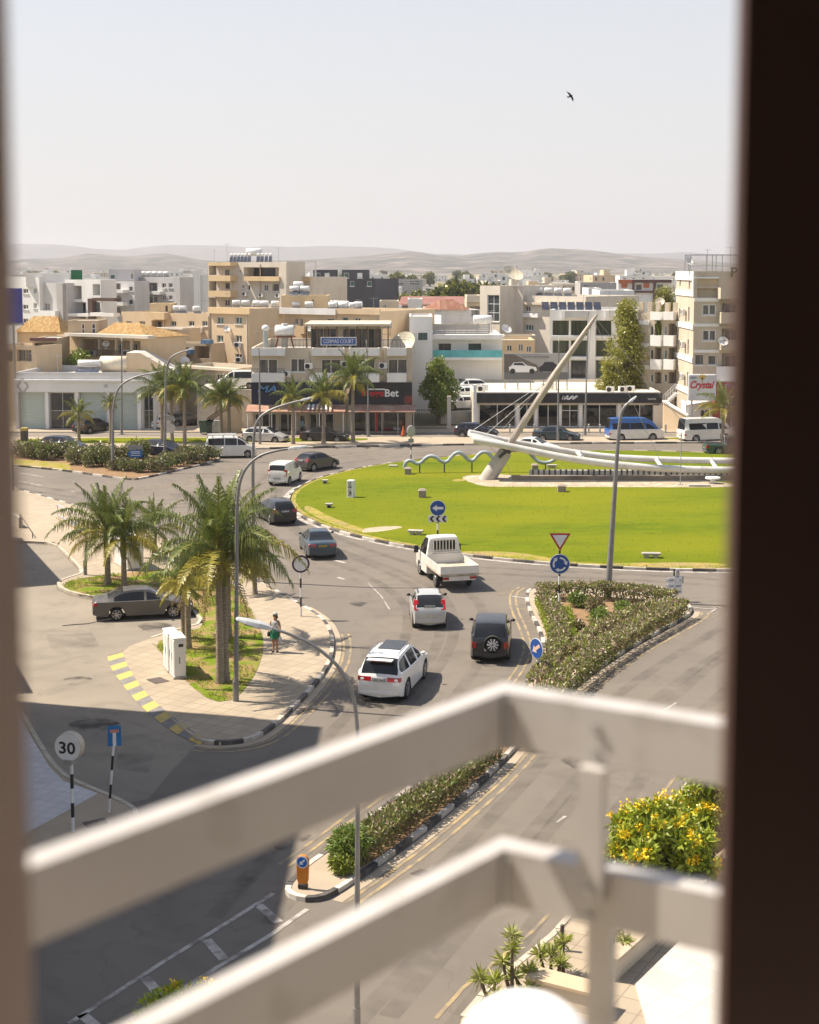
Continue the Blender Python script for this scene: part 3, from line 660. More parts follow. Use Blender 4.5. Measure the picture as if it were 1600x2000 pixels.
for (x0, x1, mt) in ((484,676,M_AWN),(682,812,M_AWN)):
    u0, _, u1, zz = b.r(x0, 797, x1, 806, .3); q = MB()
    q.add([(u0,-.3,zz+.35),(u1,-.3,zz+.35),(u1,-2.3,zz-.15),(u0,-2.3,zz-.15),(u0,-.3,zz+.25),(u1,-.3,zz+.25),(u1,-2.3,zz-.25),(u0,-2.3,zz-.25)], [(3,2,1,0),(4,5,6,7),(3,7,6,2),(0,4,7,3),(1,2,6,5),(0,1,5,4)])
    q.build('awning', mt, b.root)
    for k in range(5): q = MB(); u = u0+.2+(u1-u0-.4)*k/4; q.cyl((u,-2.2,0),(u,-2.2,zz-.22),.05,8); q.build('awning_post', M_STEEL if x0 > 600 else M_WFRAME, b.root)
for x in (736,): b.box(x-1.5, 806, x+1.5, 848, -.25, -.004, M_TXTR, 'pillar')
q = MB(); u0, z0, u1, z1 = b.r(600, 797, 652, 806, 2.4)          # striped part of the awning
for k in range(12):
    if k % 2 == 0: u = u0+(u1-u0)*k/12; q.add([(u,-2.32,z1-.12),(u+(u1-u0)/12,-2.32,z1-.12),(u+(u1-u0)/12,-.9,z1+.25),(u,-.9,z1+.25)], [(0,1,2,3)])
q.build('awning_stripe', M_WFRAME, b.root)
for (za, zb) in ((4.9, 6.3), (7.0, 7.9), (2.4, 3.6)): b.lwin(1.2, za, 2.0, zb, 0, 'R')
# glazed roof terrace
u0, z0, u1, z1 = b.r(607, 637, 745, 680, -2.0); rz = b.h-.9
q = MB(); q.box(u0, 2.0, rz, u1, 9, z1); q.build('terrace_room', C_CREAM, b.root)
nb = 11; wd = (u1-u0)/nb
for k in range(nb):
    if k in (4,): continue
    b.pane_parts(u0+wd*k+.05, rz+.5, u0+wd*(k+1)-.05, z1-.3, 1.99, 0, M_DFRAME, M_CURT if k % 3 else M_GLASS, .06, (), 'terrace_window')
ue0, _, ue1, _ = b.r(594, 630, 762, 638, 0); q = MB(); q.box(ue0, .3, z1+.05, ue1, 10, z1+.28); q.build('terrace_roof', mat('terrace_roofing', (.60, .50, .36), .8, (.5,.42,.31), 1.2), b.root)
q = MB()
for k in range(9): u = ue0+.2+(ue1-ue0-.4)*k/8; q.box(u-.06,.4,rz,u+.06,.52,z1+.05)
q.build('terrace_post', mat('brown_wood', (.16,.085,.05), .7, (.11,.06,.035), 5), b.root)
q = MB(); a, _, c, _ = b.r(560, 676, 825, 680, 0)
for k in range(30): u = a+(b.w-.3-a)*k/29; q.box(u-.015,.1,b.h,u+.015,.13,b.h+.75)
q.box(a,.095,b.h+.75,b.w-.3,.135,b.h+.8); q.build('terrace_railing', M_DFRAME, b.root)
b.finish(); B_COS = b
t = thing('name_sign', 'blue framed rooftop sign reading COSMAS COURT on the cream building', 'sign', b.root.matrix_basis @ Vector((0,0,0)), 0)
u0, z0, u1, z1 = b.r(628, 660, 695, 673, 1.3); q = MB(); q.box(u0,-1.36,z0,u1,-1.28,z1); q.build('board', mat('sign_blue', (.045,.11,.33), .5, (.06,.13,.36), 3), t)
q = MB()
for a in ((u0-.08,z0-.08,u1+.08,z0),(u0-.08,z1,u1+.08,z1+.08),(u0-.08,z0,u0,z1),(u1,z0,u1+.08,z1)): q.box(a[0],-1.39,a[1],a[2],-1.27,a[3])
for u in (u0+.5, u1-.5): q.box(u-.04,-1.27,z0-.9,u+.04,-1.19,z0)
q.build('frame', M_WFRAME, t); text('COSMAS COURT', u0+.2, z0+.14, u1-.2, z1-.14, -1.36, M_TXTW, t)
def roofp(b, x, Yoff): return W(x, 520, b.A.y+Yoff).xy.to_3d()
def at(b, x, y, back, z=None):
    """world position on building b's roof: pixel column x, `back` metres behind the facade"""
    u, _ = b.uz(x, y, -back); p = b.A+b.d*u-b.n*back; p.z = b.h-b.parapet if z is None else z; return p
# big tank on its red frame
t = thing('water_tank', 'big white barrel water tank on a rusty red frame above the roof terrace', 'water tank', at(b, 556, 640, 1.5))
q = MB(); q.tube([(-.95,0,2.5),(-.85,0,2.5),(.85,0,2.5),(.95,0,2.5)], [.45,.6,.6,.45], 16); q.cyl((0,0,3.05),(0,0,3.25),.3,10); q.build('tank', M_TANK, t)
q = MB(); 
for x in (-.9,.9):
    for y in (-.5,.5): q.obox((x*1.2,y,0),(x*.7,y*.8,1.95),.07,.07)
q.box(-1.1,-.5,1.9,1.1,.5,1.97); q.build('frame', mat('rust_red', (.27,.07,.045), .8, (.18,.06,.04), 4), t); q = MB(); q.box(-.3,-.3,0,.3,.3,1.9); q.build('pier', M_CONC, t)
t = thing('flue_pipe', 'grey metal flue with a round white cowl on the roof edge', 'flue', at(b, 519, 676, .9))
q = MB(); q.cyl((0,0,0),(0,0,2.6),.26,14); q.build('pipe', mat('zinc', (.42,.47,.45), .35, (.36,.4,.39), 3, metal=.6), t); q = MB(); q.ball((0,0,2.8),(.38,.38,.34),14,8); q.build('cowl', M_TANK, t)
dish(at(b, 786, 668, 2.2), 1.35, R(-28), R(38), 'large tilted cream satellite dish beside the roof terrace', M_DISH, .5)
tank_stand(at(b, 752, 632, 6, b.h+.9), 0, 'white water heater at the right end of the roof terrace', None, 1.5, .35, 1.1, False)
# ---- Kia showroom
b = Bld('car_showroom', 'single-storey car dealership with a black fascia and full-height glass front', 'dealership', 925, 1295, 151, 151, 766, 17, C_PALE, parapet=.25, roof=mat('roof_cream', (.66,.60,.48), .9, (.56,.51,.41), .5, .2))
b.box(931, 768.5, 1293, 787, -.55, -.003, M_SIGNK, 'fascia')
def stroke(b, pts, r, y, m, name='lettering'):
    q = MB(); P = [Vector((*b.uz(x, yy, -y), 0)) for x, yy in pts]; q2 = [(p.x, y, p.y) for p in P]
    for a, c in zip(q2, q2[1:]): q.obox(a, c, .06, r)
    q.build(name, m, b.root)
for pts in ([(1099,780),(1102,773),(1101,780.5),(1110,773)],[(1105,776.5),(1111,780),(1119,773),(1119,780)],[(1119,780),(1127,773),(1127,776)]): stroke(b, pts, .17, -.58, M_TXTW)
text('Lamda', *b.r(1266, 777, 1281, 780.5, .58), -.553, M_TXTW, b.root)
edges = [935,1008,1013,1045,1093,1136,1172,1208,1216,1254,1262,1288]
for x0, x1 in ((936,1007),(1015,1044),(1051,1091),(1097,1130),(1138,1205),(1214,1286)):
    u0, z0, u1, z1 = b.r(x0, 790, x1, 838); b.H.append((u0, .15, u1, z1, .25)); b.pane_parts(u0, .15, u1, z1, .25, 1, M_WFRAME, mat('showroom_glass', (.03,.034,.036), .03, (.05,.05,.05), .5, .7, trans=.82), .07, (.72,) if x0 == 1097 else (), 'shop_window')
for x in (932, 1011, 1047, 1094, 1134, 1209, 1290): b.box(x-2.5, 788, x+2.5, 840, -.12, -.004, M_WFRAME, 'pillar')
b.box(925, 752, 931, 840, -.8, -.005, M_WFRAME, 'side_pylon')
q = MB(); q.box(.3,.5,.02,b.w-.3,15,.06); q.build('showroom_floor', mat('polished_floor', (.35,.33,.3), .15), b.root)
b.finish(); B_KIA = b
for i, (x, bk, mm) in enumerate(((940,3,0),(946,5,1),(1074,7,0),(1192,2,0),(1216,2.5,0),(1232,3,0))):
    ac_unit(None, at(b, x, 760, bk), R(rng.uniform(-20,20)), ['white roof air conditioner at the left corner of the dealership roof','white roof air conditioner behind the left corner unit of the dealership','large white air conditioner mid-roof of the dealership','white box air conditioner on the right part of the dealership roof','small air conditioner between two others at the right of the dealership roof','white air conditioner nearest the right end of the dealership roof'][i])
# ---- billboard
t = thing('billboard', 'wide grey billboard with a white and a dark car standing above the dealership roof', 'billboard', (0,0,0))
Yb = 157; p0, p1 = W(984, 742, Yb), W(1110, 690, Yb); q = MB(); q.box(p0.x, Yb, p0.z, p1.x, Yb+.3, p1.z)
q.build('panel', mat('billboard_grey', (.33,.32,.31), .6, (.24,.235,.23), .35, c3=(.42,.41,.4), scale3=.2), t)
q = MB()
def poly(l, d, mi=0):
    vs = [W(x, y, Yb) for x, y in l]; n = len(vs); q.add([(v.x, Yb-d, v.z) for v in vs]+[(v.x, Yb-.001, v.z) for v in vs], [tuple(range(n))]+[(i, n+i, n+(i+1) % n, (i+1) % n) for i in range(n)], mi)
poly([(985,741),(985,692),(1003,692),(1048,712),(1070,741)], .01, 2); poly([(985,741),(985,727),(1109,727),(1109,741)], .014, 3)
poly([(995,724),(994,717),(999,714),(1003,708),(1021,707),(1030,714),(1047,717),(1049,723),(1040,727),(1000,727)], .02, 0)
poly([(1002,713),(1005,709),(1020,708.5),(1027,714)], .03, 1)
poly([(1053,724),(1053,717),(1060,713),(1064,707),(1080,707),(1088,713),(1091,722),(1085,726),(1058,726)], .02, 1)
q.build('printed_cars', [mat('print_white', (.7,.7,.7), .5), mat('print_dark', (.03,.03,.035), .5), mat('print_rock', (.09,.08,.07), .6, (.15,.13,.11), 1), mat('print_road', (.12,.12,.12), .6)], t)
for x in (1001.5, 1039): q = MB(); v = W(x, 725, Yb); q.disc((v.x, Yb-.02, v.z),(0,-1,0),.28,.02,16); q.build('printed_wheel', M_BLACK, t)
a, c = W(1020, 699, Yb), W(1073, 695.5, Yb); text('The all-new Sportage', a.x, a.z, c.x, c.z, Yb-.002, M_BLACK, t, th=.015)
q = MB()
for x in (987, 1012, 1037, 1062, 1087, 1108):
    v = W(x, 742, Yb+.2); q.cyl((v.x, Yb+.2, 3.0),(v.x, Yb+.2, p0.z),.06,8); q.obox((v.x,Yb+.2,p0.z),(v.x,Yb+2.2,3.4),.05,.05)
q.build('support', M_STEEL, t)
# ---- white villa with turquoise glass
b = Bld('house', 'white house with a turquoise glass balcony behind the leafy tree', 'house', 845, 982, 168, 168, 655, 14, C_WHITE, parapet=.3)
b.win(857, 671, 881, 698, 1, M_DFRAME, M_GLASS, .8, (), False); b.win(915, 671, 940, 698, 1, M_DFRAME, M_GLASS, .8, (), False)
b.box(845, 654, 983, 663, -.9, -.003, M_WHITE, 'eaves'); q = MB(); u0, z0, u1, z1 = b.r(846, 684, 981, 698, 1.2)
q.box(u0,-1.22,z0,u1,-1.18,z1); q.build('glass_balustrade', mat('turquoise_glass', (.12,.45,.48), .08, (.08,.34,.38), .7, .6), b.root)
b.lbox(u0, -1.25, z0-.3, u1, -.003, z0-.005, M_WHITE, 'balcony_slab')
b.win(896, 740, 909, 762, 0, M_DFRAME, M_GLASS, .2); b.win(935, 742, 955, 752, 1, M_DFRAME, M_GLASS, .2)
b.finish()
b2 = Bld('stair_tower', 'plain white stair tower joined to the house with the turquoise balcony', 'tower', 800, 845, 166.5, 166.5, 618, 10, C_WHITE, parapet=.2)
b2.win(817, 650, 835, 664, 2, M_DFRAME, M_GLASS, .15); b2.finish()
q = thing('roof_screen', 'grey slatted screen round the roof of the white house', 'screen', (b.A.x, b.A.y, 0)); s = MB(); u0, z0, u1, z1 = b.r(846, 638, 955, 656, -1.2)
for k in range(5): s.box(u0, 1.2, b.h+.08+k*.24, u1, 1.25, b.h+.24+k*.24)
s.build('slat_panel', C_GREY, q); s = MB()
for k in range(6): u = u0+(u1-u0)*k/5; s.box(u-.04,1.25,b.h-.3,u+.04,1.33,b.h+1.3)
s.build('post', M_STEEL, q)
B_VIL = b
tank_stand(at(b, 943, 640, 6, b.h), 0, 'cream barrel water tank on the right end of the white house roof', None, 2.2, .5, 1.6, False); dish(at(b, 990, 690, 3, b.h-.3), .6, R(30), R(40), 'small pale dish on the right corner of the white house roof', M_DISHW, .6)
# ---- white modern block
b = Bld('office_building', 'modern white block with rows of tall green-curtained windows', 'office building', 1075, 1245, 172, 170, 605, 13, C_WHITE, parapet=.3)
for (y0, y1) in ((626,655),(665,696),(704,739)):
    for (x0, x1) in ((1079,1111),(1115,1147),(1164,1194)): b.win(x0, y0, x1, y1, 2, M_DFRAME, M_GREENGL if y0 < 700 else M_GLASS, .9, (), False, .06)
    b.box(1077, y1+1, 1150, y1+6, -.5, -.004, M_WHITE, 'ledge'); b.box(1162, y1+1, 1198, y1+6, -.5, -.004, M_WHITE, 'ledge')
for x in (1100, 1155, 1186): b.box(x-3 if x != 1155 else 1150, 606, x+3 if x != 1155 else 1162, 624 if x != 1155 else 748, -.7, -.005, M_WHITE, 'fin')
b.box(1103, 607, 1149, 620, -1.0, -.0045, C_LGREY, 'parapet_panel')
u0, z0, _, _ = b.r(1080, 650, 1082, 656)
for i, z in enumerate((b.uz(1050, 655)[1]+.0, b.uz(1050, 695)[1])):
    b.lwin(2.0, z, 3.2, z+1.7, 0, 'L', M_DFRAME); b.lwin(6.0, z, 6.6, z+1.2, 0, 'L', M_DFRAME); b.lwin(9.5, z+.2, 10.3, z+1.5, 0, 'L', M_DFRAME)
b.finish(); B_OFF = b
for k in range(7):
    t = thing('solar_heater', 'tilted solar collector in the row on the modern white roof', 'solar heater', at(b, 1066+17*k, 600, 4), 0, 'solar collectors on the modern white block'); q = MB()
    q.add([(-.42,0,.2),(.42,0,.2),(.42,.9,1.1),(-.42,.9,1.1),(-.42,.08,.16),(.42,.08,.16),(.42,.98,1.06),(-.42,.98,1.06)], [(0,1,2,3),(7,6,5,4),(0,4,5,1),(1,5,6,2),(2,6,7,3),(3,7,4,0)]); q.build('collector', M_SOLAR, t)
    q = MB(); [q.box(x-.03,.85,0,x+.03,.91,1.2) for x in (-.35,.35)]; q.build('leg', M_STEEL, t)
# ---- sand-coloured apartment tower on the right
b = Bld('apartment_building', 'tall weathered sand-coloured apartment tower on the right with a rooftop letter P', 'apartment building', 1357, 1510, 148, 148, 530, 10, C_CRY, parapet=.6)
for (y0, y1) in ((594,616),(644,666)):
    b.win(1372, y0, 1399, y1, 1, M_WFRAME, M_CURT, .15, (), True, .12); b.loggia(1410, y0-2, 1500, y1+2, 1.5, [(1415,y0,1440,y1+2)])
b.win(1357.5, 692, 1375, 713, 0, M_WFRAME, M_CURT, .2); b.win(1383, 694, 1399, 713, 0, M_WFRAME, M_CURT, .2); b.loggia(1410, 690, 1500, 716, 1.4, [(1415,694,1440,716)])
for (y0, y1) in ((610,632),(664,684)): b.balc(1409, y0, 1500, y1, 1.3, C_CRY)
b.balc(1408, 562, 1500, 584, 1.6, C_CRY, rail=0); b.balc(1401, 716, 1500, 745, .6, M_WHITE)
for (y0, y1) in ((541,544),(582,589),(632,638),(683,689)): b.box(1357, y0, 1405, y1, -.1, -.003, M_WHITE, 'band')
b.win(1362, 543, 1404, 560, 0, C_CRY, C_TAN, .12, (), False); b.loggia(1362, 563, 1404, 581, .5)
for zz in (2.2, 4.3, 7.6, 10.9, 14.2):
    if zz > 4: b.lwin(2.2, zz, 3.0, zz+1.5, 0, 'L'); b.lwin(7.3, zz+.2, 8.1, zz+1.2, 0, 'L')
b.finish(); B_CRY = b
# band and white end panel of the left face
for z in (3.6, 6.9, 10.2, 13.5): b.lbox(-.1, .02, z, -.003, 9.9, z+.55, M_WHITE, 'band')
b.lbox(-.12, .02, 14.1, -.004, .5, b.h, M_WHITE, 'band'); b.lbox(-.12, .55, b.h-.9, -.004, 9.9, b.h, M_WHITE, 'band')
for i, z in enumerate((4.9, 8.2, 11.5)): 
    p = b.root.matrix_basis @ Vector((-.3, 4.2, z)); ac_unit(None, p, R(-90), ['lowest of three air conditioners on the sunlit side wall of the sand tower','middle of three air conditioners on the sunlit side wall of the sand tower','highest of three air conditioners on the sunlit side wall of the sand tower'][i])
text('P', *b.r(1428, 522, 1441, 541, .1), -.06, mat('letter_green', (.05,.12,.02), .5, (.04,.1,.02), 4), b.root, th=.12, bold=.03)
t = thing('roof_frame', 'bare metal pergola frame on top of the sand-coloured tower', 'frame', at(b, 1360, 530, 2)); q = MB()
for x in (-.6, 1.6, 2.6, 5.0, 5.6):
    for y in (0, 3): q.box(x-.04,y-.04,0,x+.04,y+.04,2.2)
for y in (0, 3): q.box(-.6,y-.04,2.2,7,y+.04,2.28); q.box(-.6,y-.03,1.1,7,y+.03,1.15)
q.build('frame', M_STEEL, t)
dish(at(b, 1345, 530, 2, b.h), .55, R(30), R(35), 'white satellite dish on the left edge of the sand tower roof', M_DISHW, .8)
dish(b.root.matrix_basis @ Vector((b.uz(1413, 660, 1.4)[0], -1.45, b.uz(1413, 660, 1.4)[1]-.9)), .5, R(10), R(30), 'white satellite dish on a balcony of the sand tower', M_DISHW, .3)
# lower left wing of the tower
b = Bld('apartment_building', 'lower left wing of the sand tower with white banded balconies', 'apartment building', 1248, 1322, 159.5, 157, 612, 14, C_CRY, parapet=.6)
for (y0, y1) in ((632,656),(679,702),(727,747)):
    b.win(1270, y0+4, 1276, y1, 0, M_WFRAME, M_GLASS, .15, (), False); b.win(1297, y0+4, 1303, y1, 0, M_WFRAME, M_GLASS, .15, (), False)
    b.loggia(1279, y0, 1292, y1+2, 1.2); b.loggia(1306, y0, 1320, y1+2, 1.2)
for (y0, y1) in ((655,676),(702,722),(609,625)): b.balc(1270, y0, 1290, y1, 1.0, M_WHITE); b.balc(1296, y0, 1315, y1, 1.1, M_WHITE)
for y in (626, 670, 713): b.box(1248, y, 1268, y+8, -.12, -.003, M_WHITE, 'band')
q = MB()
for x in (1249, 1268, 1284, 1302, 1318): u, _ = b.uz(x, 600); q.box(max(u-.25,0),.1,b.h,max(u+.25,.5),.5,b.h+1.2)
q.build('roof_pier', C_CRY, b.root); b.finish(); B_WING = b
dish(at(b, 1289, 600, 1, b.h), .5, R(-10), R(35), 'cream satellite dish on the lower left wing roof', M_DISH, 1.0)
# ---- Crystal sign, kiosk and ramp walls
t = thing('advertising_sign', 'large white roadside sign with red script reading Crystal', 'sign', (0,0,0)); Yc = 145
p0, p1 = W(1344, 783, Yc), W(1400, 731, Yc); q = MB(); q.box(p0.x,Yc,p0.z,p1.x,Yc+.35,p1.z); q.build('panel', mat('sign_panel_white', (.62,.61,.59), .5, (.52,.51,.5), .9), t, .12)
a, c = W(1348, 763, Yc), W(1396, 744, Yc); text('Crystal', a.x, a.z, c.x, c.z, Yc-.004, M_TXTR, t, shear=.35, bold=.025)
a, c = W(1361, 773, Yc), W(1396, 767, Yc); text("gentlemen's club", a.x, a.z, c.x, c.z, Yc-.004, mat('letter_slate', (.12,.16,.24), .5), t, shear=.2)
a, c = W(1348, 739.5, Yc), W(1361, 736, Yc); text('NEW', a.x, a.z, c.x, c.z, Yc-.004, mat('letter_slate', (.12,.16,.24), .5), t)
v = W(1372, 739, Yc); q = MB(); [q.obox((v.x, Yc-.02, v.z-.1),(v.x+.42*math.cos(g), Yc-.02, v.z+.42*math.sin(g)),.04,.1) for g in [R(q_) for q_ in (30,60,90,120,150)]]; q.obox((v.x,Yc-.02,v.z-.45),(v.x,Yc-.02,v.z),.04,.08); q.build('gold_emblem', mat('gold', (.6,.38,.05), .5), t)
q = MB(); [q.cyl((x,Yc+.17,0),(x,Yc+.17,p0.z),.09,8) for x in (p0.x+.4,p1.x-.4)]; q.build('post', M_STEEL, t)
b = Bld('kiosk', 'small white kiosk with a flat canopy under the Crystal sign', 'kiosk', 1345, 1415, 147.5, 147.5, 786, 3, C_WHITE, parapet=.1); b.win(1368, 800, 1395, 825, 2, M_WFRAME, M_CURT, .1); q = MB(); u0, z0, u1, z1 = b.r(1343, 786, 1388, 792, 1.5)
q.add([(u0,-1.6,z0+.1),(u1,-1.6,z0+.5),(u1,.3,z0+.65),(u0,.3,z0+.25),(u0,-1.6,z0),(u1,-1.6,z0+.4),(u1,.3,z0+.55),(u0,.3,z0+.15)],[(0,1,2,3),(7,6,5,4),(0,4,5,1),(1,5,6,2),(2,6,7,3),(3,7,4,0)]); q.build('canopy', M_WFRAME, b.root)
q = MB(); q.cyl((u0+.1,-1.5,0),(u0+.1,-1.5,z0+.05),.05,8); q.cyl((u1-.1,-1.5,0),(u1-.1,-1.5,z0+.45),.05,8); q.build('post', M_WFRAME, b.root); b.finish()
b = Bld('red_shop', 'red-fronted shop at the far right partly behind the palm', 'shop', 1402, 1500, 146, 146, 748, 10, mat('red_cladding', (.33,.06,.05), .7, (.26,.05,.045), 1.2), parapet=.2); text('THE', *b.r(1414, 751, 1440, 757, .05), -.01, M_TXTB, b.root); b.win(1408, 775, 1440, 835, 2, M_WFRAME, M_SHOP, .2); b.finish()
t = thing('ramp_wall', 'tan garden wall with a white coping stepping up beside the dealership', 'wall', (0,0,0)); q = MB(); P = [W(1296, 800, 149), W(1345, 816, 147)]
q.add([(P[0].x,149,0),(P[1].x,147,0),(P[1].x,147,1.6),(P[0].x,149,2.9),(P[0].x,149.3,0),(P[1].x,147.3,0),(P[1].x,147.3,1.6),(P[0].x,149.3,2.9)],[(0,1,2,3),(7,6,5,4),(3,2,6,7),(0,3,7,4),(1,5,6,2)]); q.build('wall', C_BEIGE, t)
q = MB(); q.obox((P[0].x,149.15,3.0),(P[1].x,147.15,1.7),.45,.16); q.build('coping', M_WHITE, t)
t = thing('outdoor_stair', 'white metal stair between the dealership and the sand tower', 'stair', (0,0,0)); q = MB(); A_, B_ = W(1298, 805, 151), W(1322, 768, 151)
for k in range(9): f = k/8; x = A_.x+(B_.x-A_.x)*f; z = 2.4+(B_.z-2.4)*f; q.box(x-.2,150.6,z-.04,x+.2,151.8,z)
for y in (150.6, 151.8): q.obox((A_.x,y,2.4),(B_.x,y,B_.z),.06,.18); q.obox((A_.x,y,3.3),(B_.x,y,B_.z+.9),.05,.05); [q.box(A_.x+(B_.x-A_.x)*k/5-.02,y-.02,2.4+(B_.z-2.4)*k/5,A_.x+(B_.x-A_.x)*k/5+.02,y+.02,3.3+(B_.z-2.4)*k/5) for k in range(6)]
q.build('stair_flight', M_WFRAME, t); q = MB(); q.box(A_.x-1.2,150.6,0,A_.x-.1,151.8,2.4); q.build('landing', C_PALE, t)
# ================================================================== second row and the town behind
def wins(b, xs, ys, w_, h_, mull=1, fm=None, gm=None, **k):
    for y in ys:
        for x in xs: b.win(x-w_/2, y, x+w_/2, y+h_, mull, fm, gm, **k)
M_TEALGL = mat('teal_pane', (.09, .17, .16), .12, (.05, .09, .09), .9, .6)
# beige apartment block behind Cosmas Court
b = Bld('apartment_building', 'beige four-storey block with small square windows left of the roof terrace', 'apartment building', 408, 485, 174.5, 170.4, 601, 5, C_BEIGE, parapet=.5)
wins(b, (430,), (619,655,690), 13, 14, 1, M_WFRAME, M_TEALGL); wins(b, (466,), (619,655,691), 13, 14, 1, M_WFRAME, M_GLASS)
b.box(406, 601, 487, 613, -.35, -.003, C_OCHRE, 'cornice'); b.finish(); BA = b
for (x, y) in ((431, 671), (467, 671), (470, 700)):
    u, z = b.uz(x, y); p = b.A+b.d*u+b.n*.25; p.z = z-.5; ac_unit(None, p, 0, {431:'air conditioner under the left middle window of the beige block',467:'air conditioner under the right middle window of the beige block',470:'air conditioner under the lowest right window of the beige block'}[x])
b = Bld('apartment_building', 'long beige apartment block with white loggia bands behind the roof terrace', 'apartment building', 485, 741, 182, 171.5, 603, 12, C_BEIGE, parapet=.4)
b.win(497, 620, 507, 632, 1, M_DFRAME, M_GLASS); b.loggia(512, 617, 545, 637, 1.1, [(531,621,545,637)], None, M_TEALGL); b.win(575, 622, 582, 634); b.win(585, 622, 592, 638)
b.loggia(488, 654, 535, 680, 1.1, [(509,655,520,675),(520,655,533,675)]); b.win(638, 622, 653, 631, 0, M_WFRAME, M_TEALGL); b.win(668, 619, 680, 631, 0, M_WFRAME, M_TEALGL); b.win(692, 621, 704, 631); b.win(725, 605, 736, 614, 1)
b.box(485, 603, 540, 614, -.4, -.003, C_OCHRE, 'cornice'); b.box(540, 602, 655, 614, -.4, -.003, M_WHITE, 'cornice'); b.box(655, 603, 741, 614, -.3, -.003, C_BEIGE, 'cornice')
b.balc(506, 637, 548, 649, 1.2, C_OCHRE); b.balc(577, 637, 594, 652, 1.0, C_OCHRE); b.finish(); BB = b
s = Bld('roof_block', 'ochre stair block on the roof of the long beige building', 'roof block', 549, 640, 181, 181, 577, 5, C_OCHRE, pbase=603, parapet=.2)
s.win(610, 585, 613, 598, 0, M_DFRAME, C_TAN) ; s.finish()
GRP = 'water heaters on the beige apartment roofs'; LB = 'white barrel water heater among the many on the beige apartment roofs'
for x, bk in ((462,4),(480,4),(502,3.5),(517,3.5),(538,3.5)): tank_stand(at(BB, x, 600, bk), rng.uniform(-.2,.2), LB, GRP, 1.0, .32, 1.0)
for x, bk in ((578,2.5),(604,2.5),(650,2.5),(670,2.5),(690,2.5),(700,6),(674,8),(660,8.5),(630,9),(645,9)): tank_stand(at(BB, x, 600, bk), rng.uniform(-.2,.2), LB, GRP, 1.0, .32, 1.0)
for x in (575, 596): tank_stand(at(s, x, 577, 2, s.h-.2), 0, LB, GRP, 1.1, .33, 1.0)
tank_stand(at(s, 583, 577, 3.4, s.h+.1), 0, LB, GRP, 1.2, .36, 1.2)
# tall cream block with solar array
b = Bld('apartment_building', 'tall cream apartment block with ochre balconies and a row of solar panels on top', 'apartment building', 407, 560, 223, 213.5, 512, 4, C_PALE, parapet=.4)
for y in (527, 553, 586): b.win(440, y, 449, y+11, 1, M_DFRAME, M_GLASS)
for y0, y1 in ((518,537),(549,568),(581,600)): b.loggia(408, y0, 423, y1, 1.6)
for y0, y1 in ((538,549),(568,580),(600,611)): b.balc(407, y0, 450, y1, 1.4, C_OCHRE)
b.balc(407, 512, 450, 519, 1.5, C_OCHRE, slab=True, name='canopy'); b.win(468, 527, 471, 533, 0); b.win(473, 557, 477, 563, 0); b.win(484, 557, 489, 567, 0); b.win(516, 556, 524, 568, 1); b.win(532, 554, 545, 569, 0, M_WFRAME, M_CURT); b.win(549, 540, 553, 549, 0)
b.loggia(476, 522, 545, 541, 2.2, [(490,523,538,541)], None, M_GLASS, M_DFRAME); b.box(476, 540, 545, 549, -.9, -.004, C_OCHRE, 'balcony_band'); b.box(546, 513, 560, 612, -.6, -.005, C_PALE, 'pier'); b.finish(); BT = b
b = Bld('apartment_building', 'lower right wing of the tall cream block with an open terrace', 'apartment building', 560, 606, 219, 216, 541, 8, C_PALE, parapet=1.0); b.win(566, 553, 580, 568, 0, M_WFRAME, M_CURT); b.win(590, 556, 598, 566, 1); b.box(560, 541, 606, 549, -.5, -.003, C_OCHRE, 'band'); b.finish()
t = thing('pergola', 'thin white pergola on the terrace of the cream block wing', 'pergola', at(b, 563, 540, 2)); q = MB()
for x in (0, 2, 4):
    for y in (0, 2.5): q.box(x-.05,y-.05,0,x+.05,y+.05,2.9+.35)
q.box(-.2,-.2,3.25,4.3,2.8,3.35); q.build('frame', M_WFRAME, t)
for k, x in enumerate((457,464,471,478,485,492,509,517,525,533)): tank_stand(at(BT, x-4, 511, 4), 0, 'water heater in the row of solar panels on the tall cream block', 'solar row on the tall cream block', 0.42, .2, 1.5)
tank_stand(at(BT, 497, 508, 5), 0, 'fat white water tank amid the solar row on the tall cream block', None, 2.4, .6, 1.9, False)
# dark clad block
b = Bld('apartment_building', 'dark grey clad modern block with small pale windows', 'apartment building', 606, 733, 265, 262, 545, 16, C_DARK, parapet=.3)
b.win(684, 549, 692, 559, 0, M_WFRAME, M_TEALGL); b.win(717, 549, 726, 559, 0, M_WFRAME, M_TEALGL); b.loggia(614, 547, 655, 565, 2, [(616,548,640,563)]); b.win(660, 550, 668, 560, 0)
for a in ((612,544,656,546.5),(612,546.5,614.5,566),(653.5,546.5,656,566)): b.box(*a, -.3, -.003, mat('red_frame', (.32,.07,.05), .6, (.27,.06,.045), 2), 'frame')
b.finish()
for i, (x0, x1) in enumerate(((612,656),(668,720))):
    s = Bld('penthouse', ['dark penthouse on the left of the dark clad block','dark penthouse on the right of the dark clad block'][i], 'penthouse', x0, x1, 269, 269, 527, 7, C_DARK, pbase=546, parapet=.2); s.win(x0+4, 533, x0+14, 543, 0, M_WFRAME, M_TEALGL); s.win(x1-22, 533, x1-12, 543, 0, M_WFRAME, C_WHITE); s.finish()
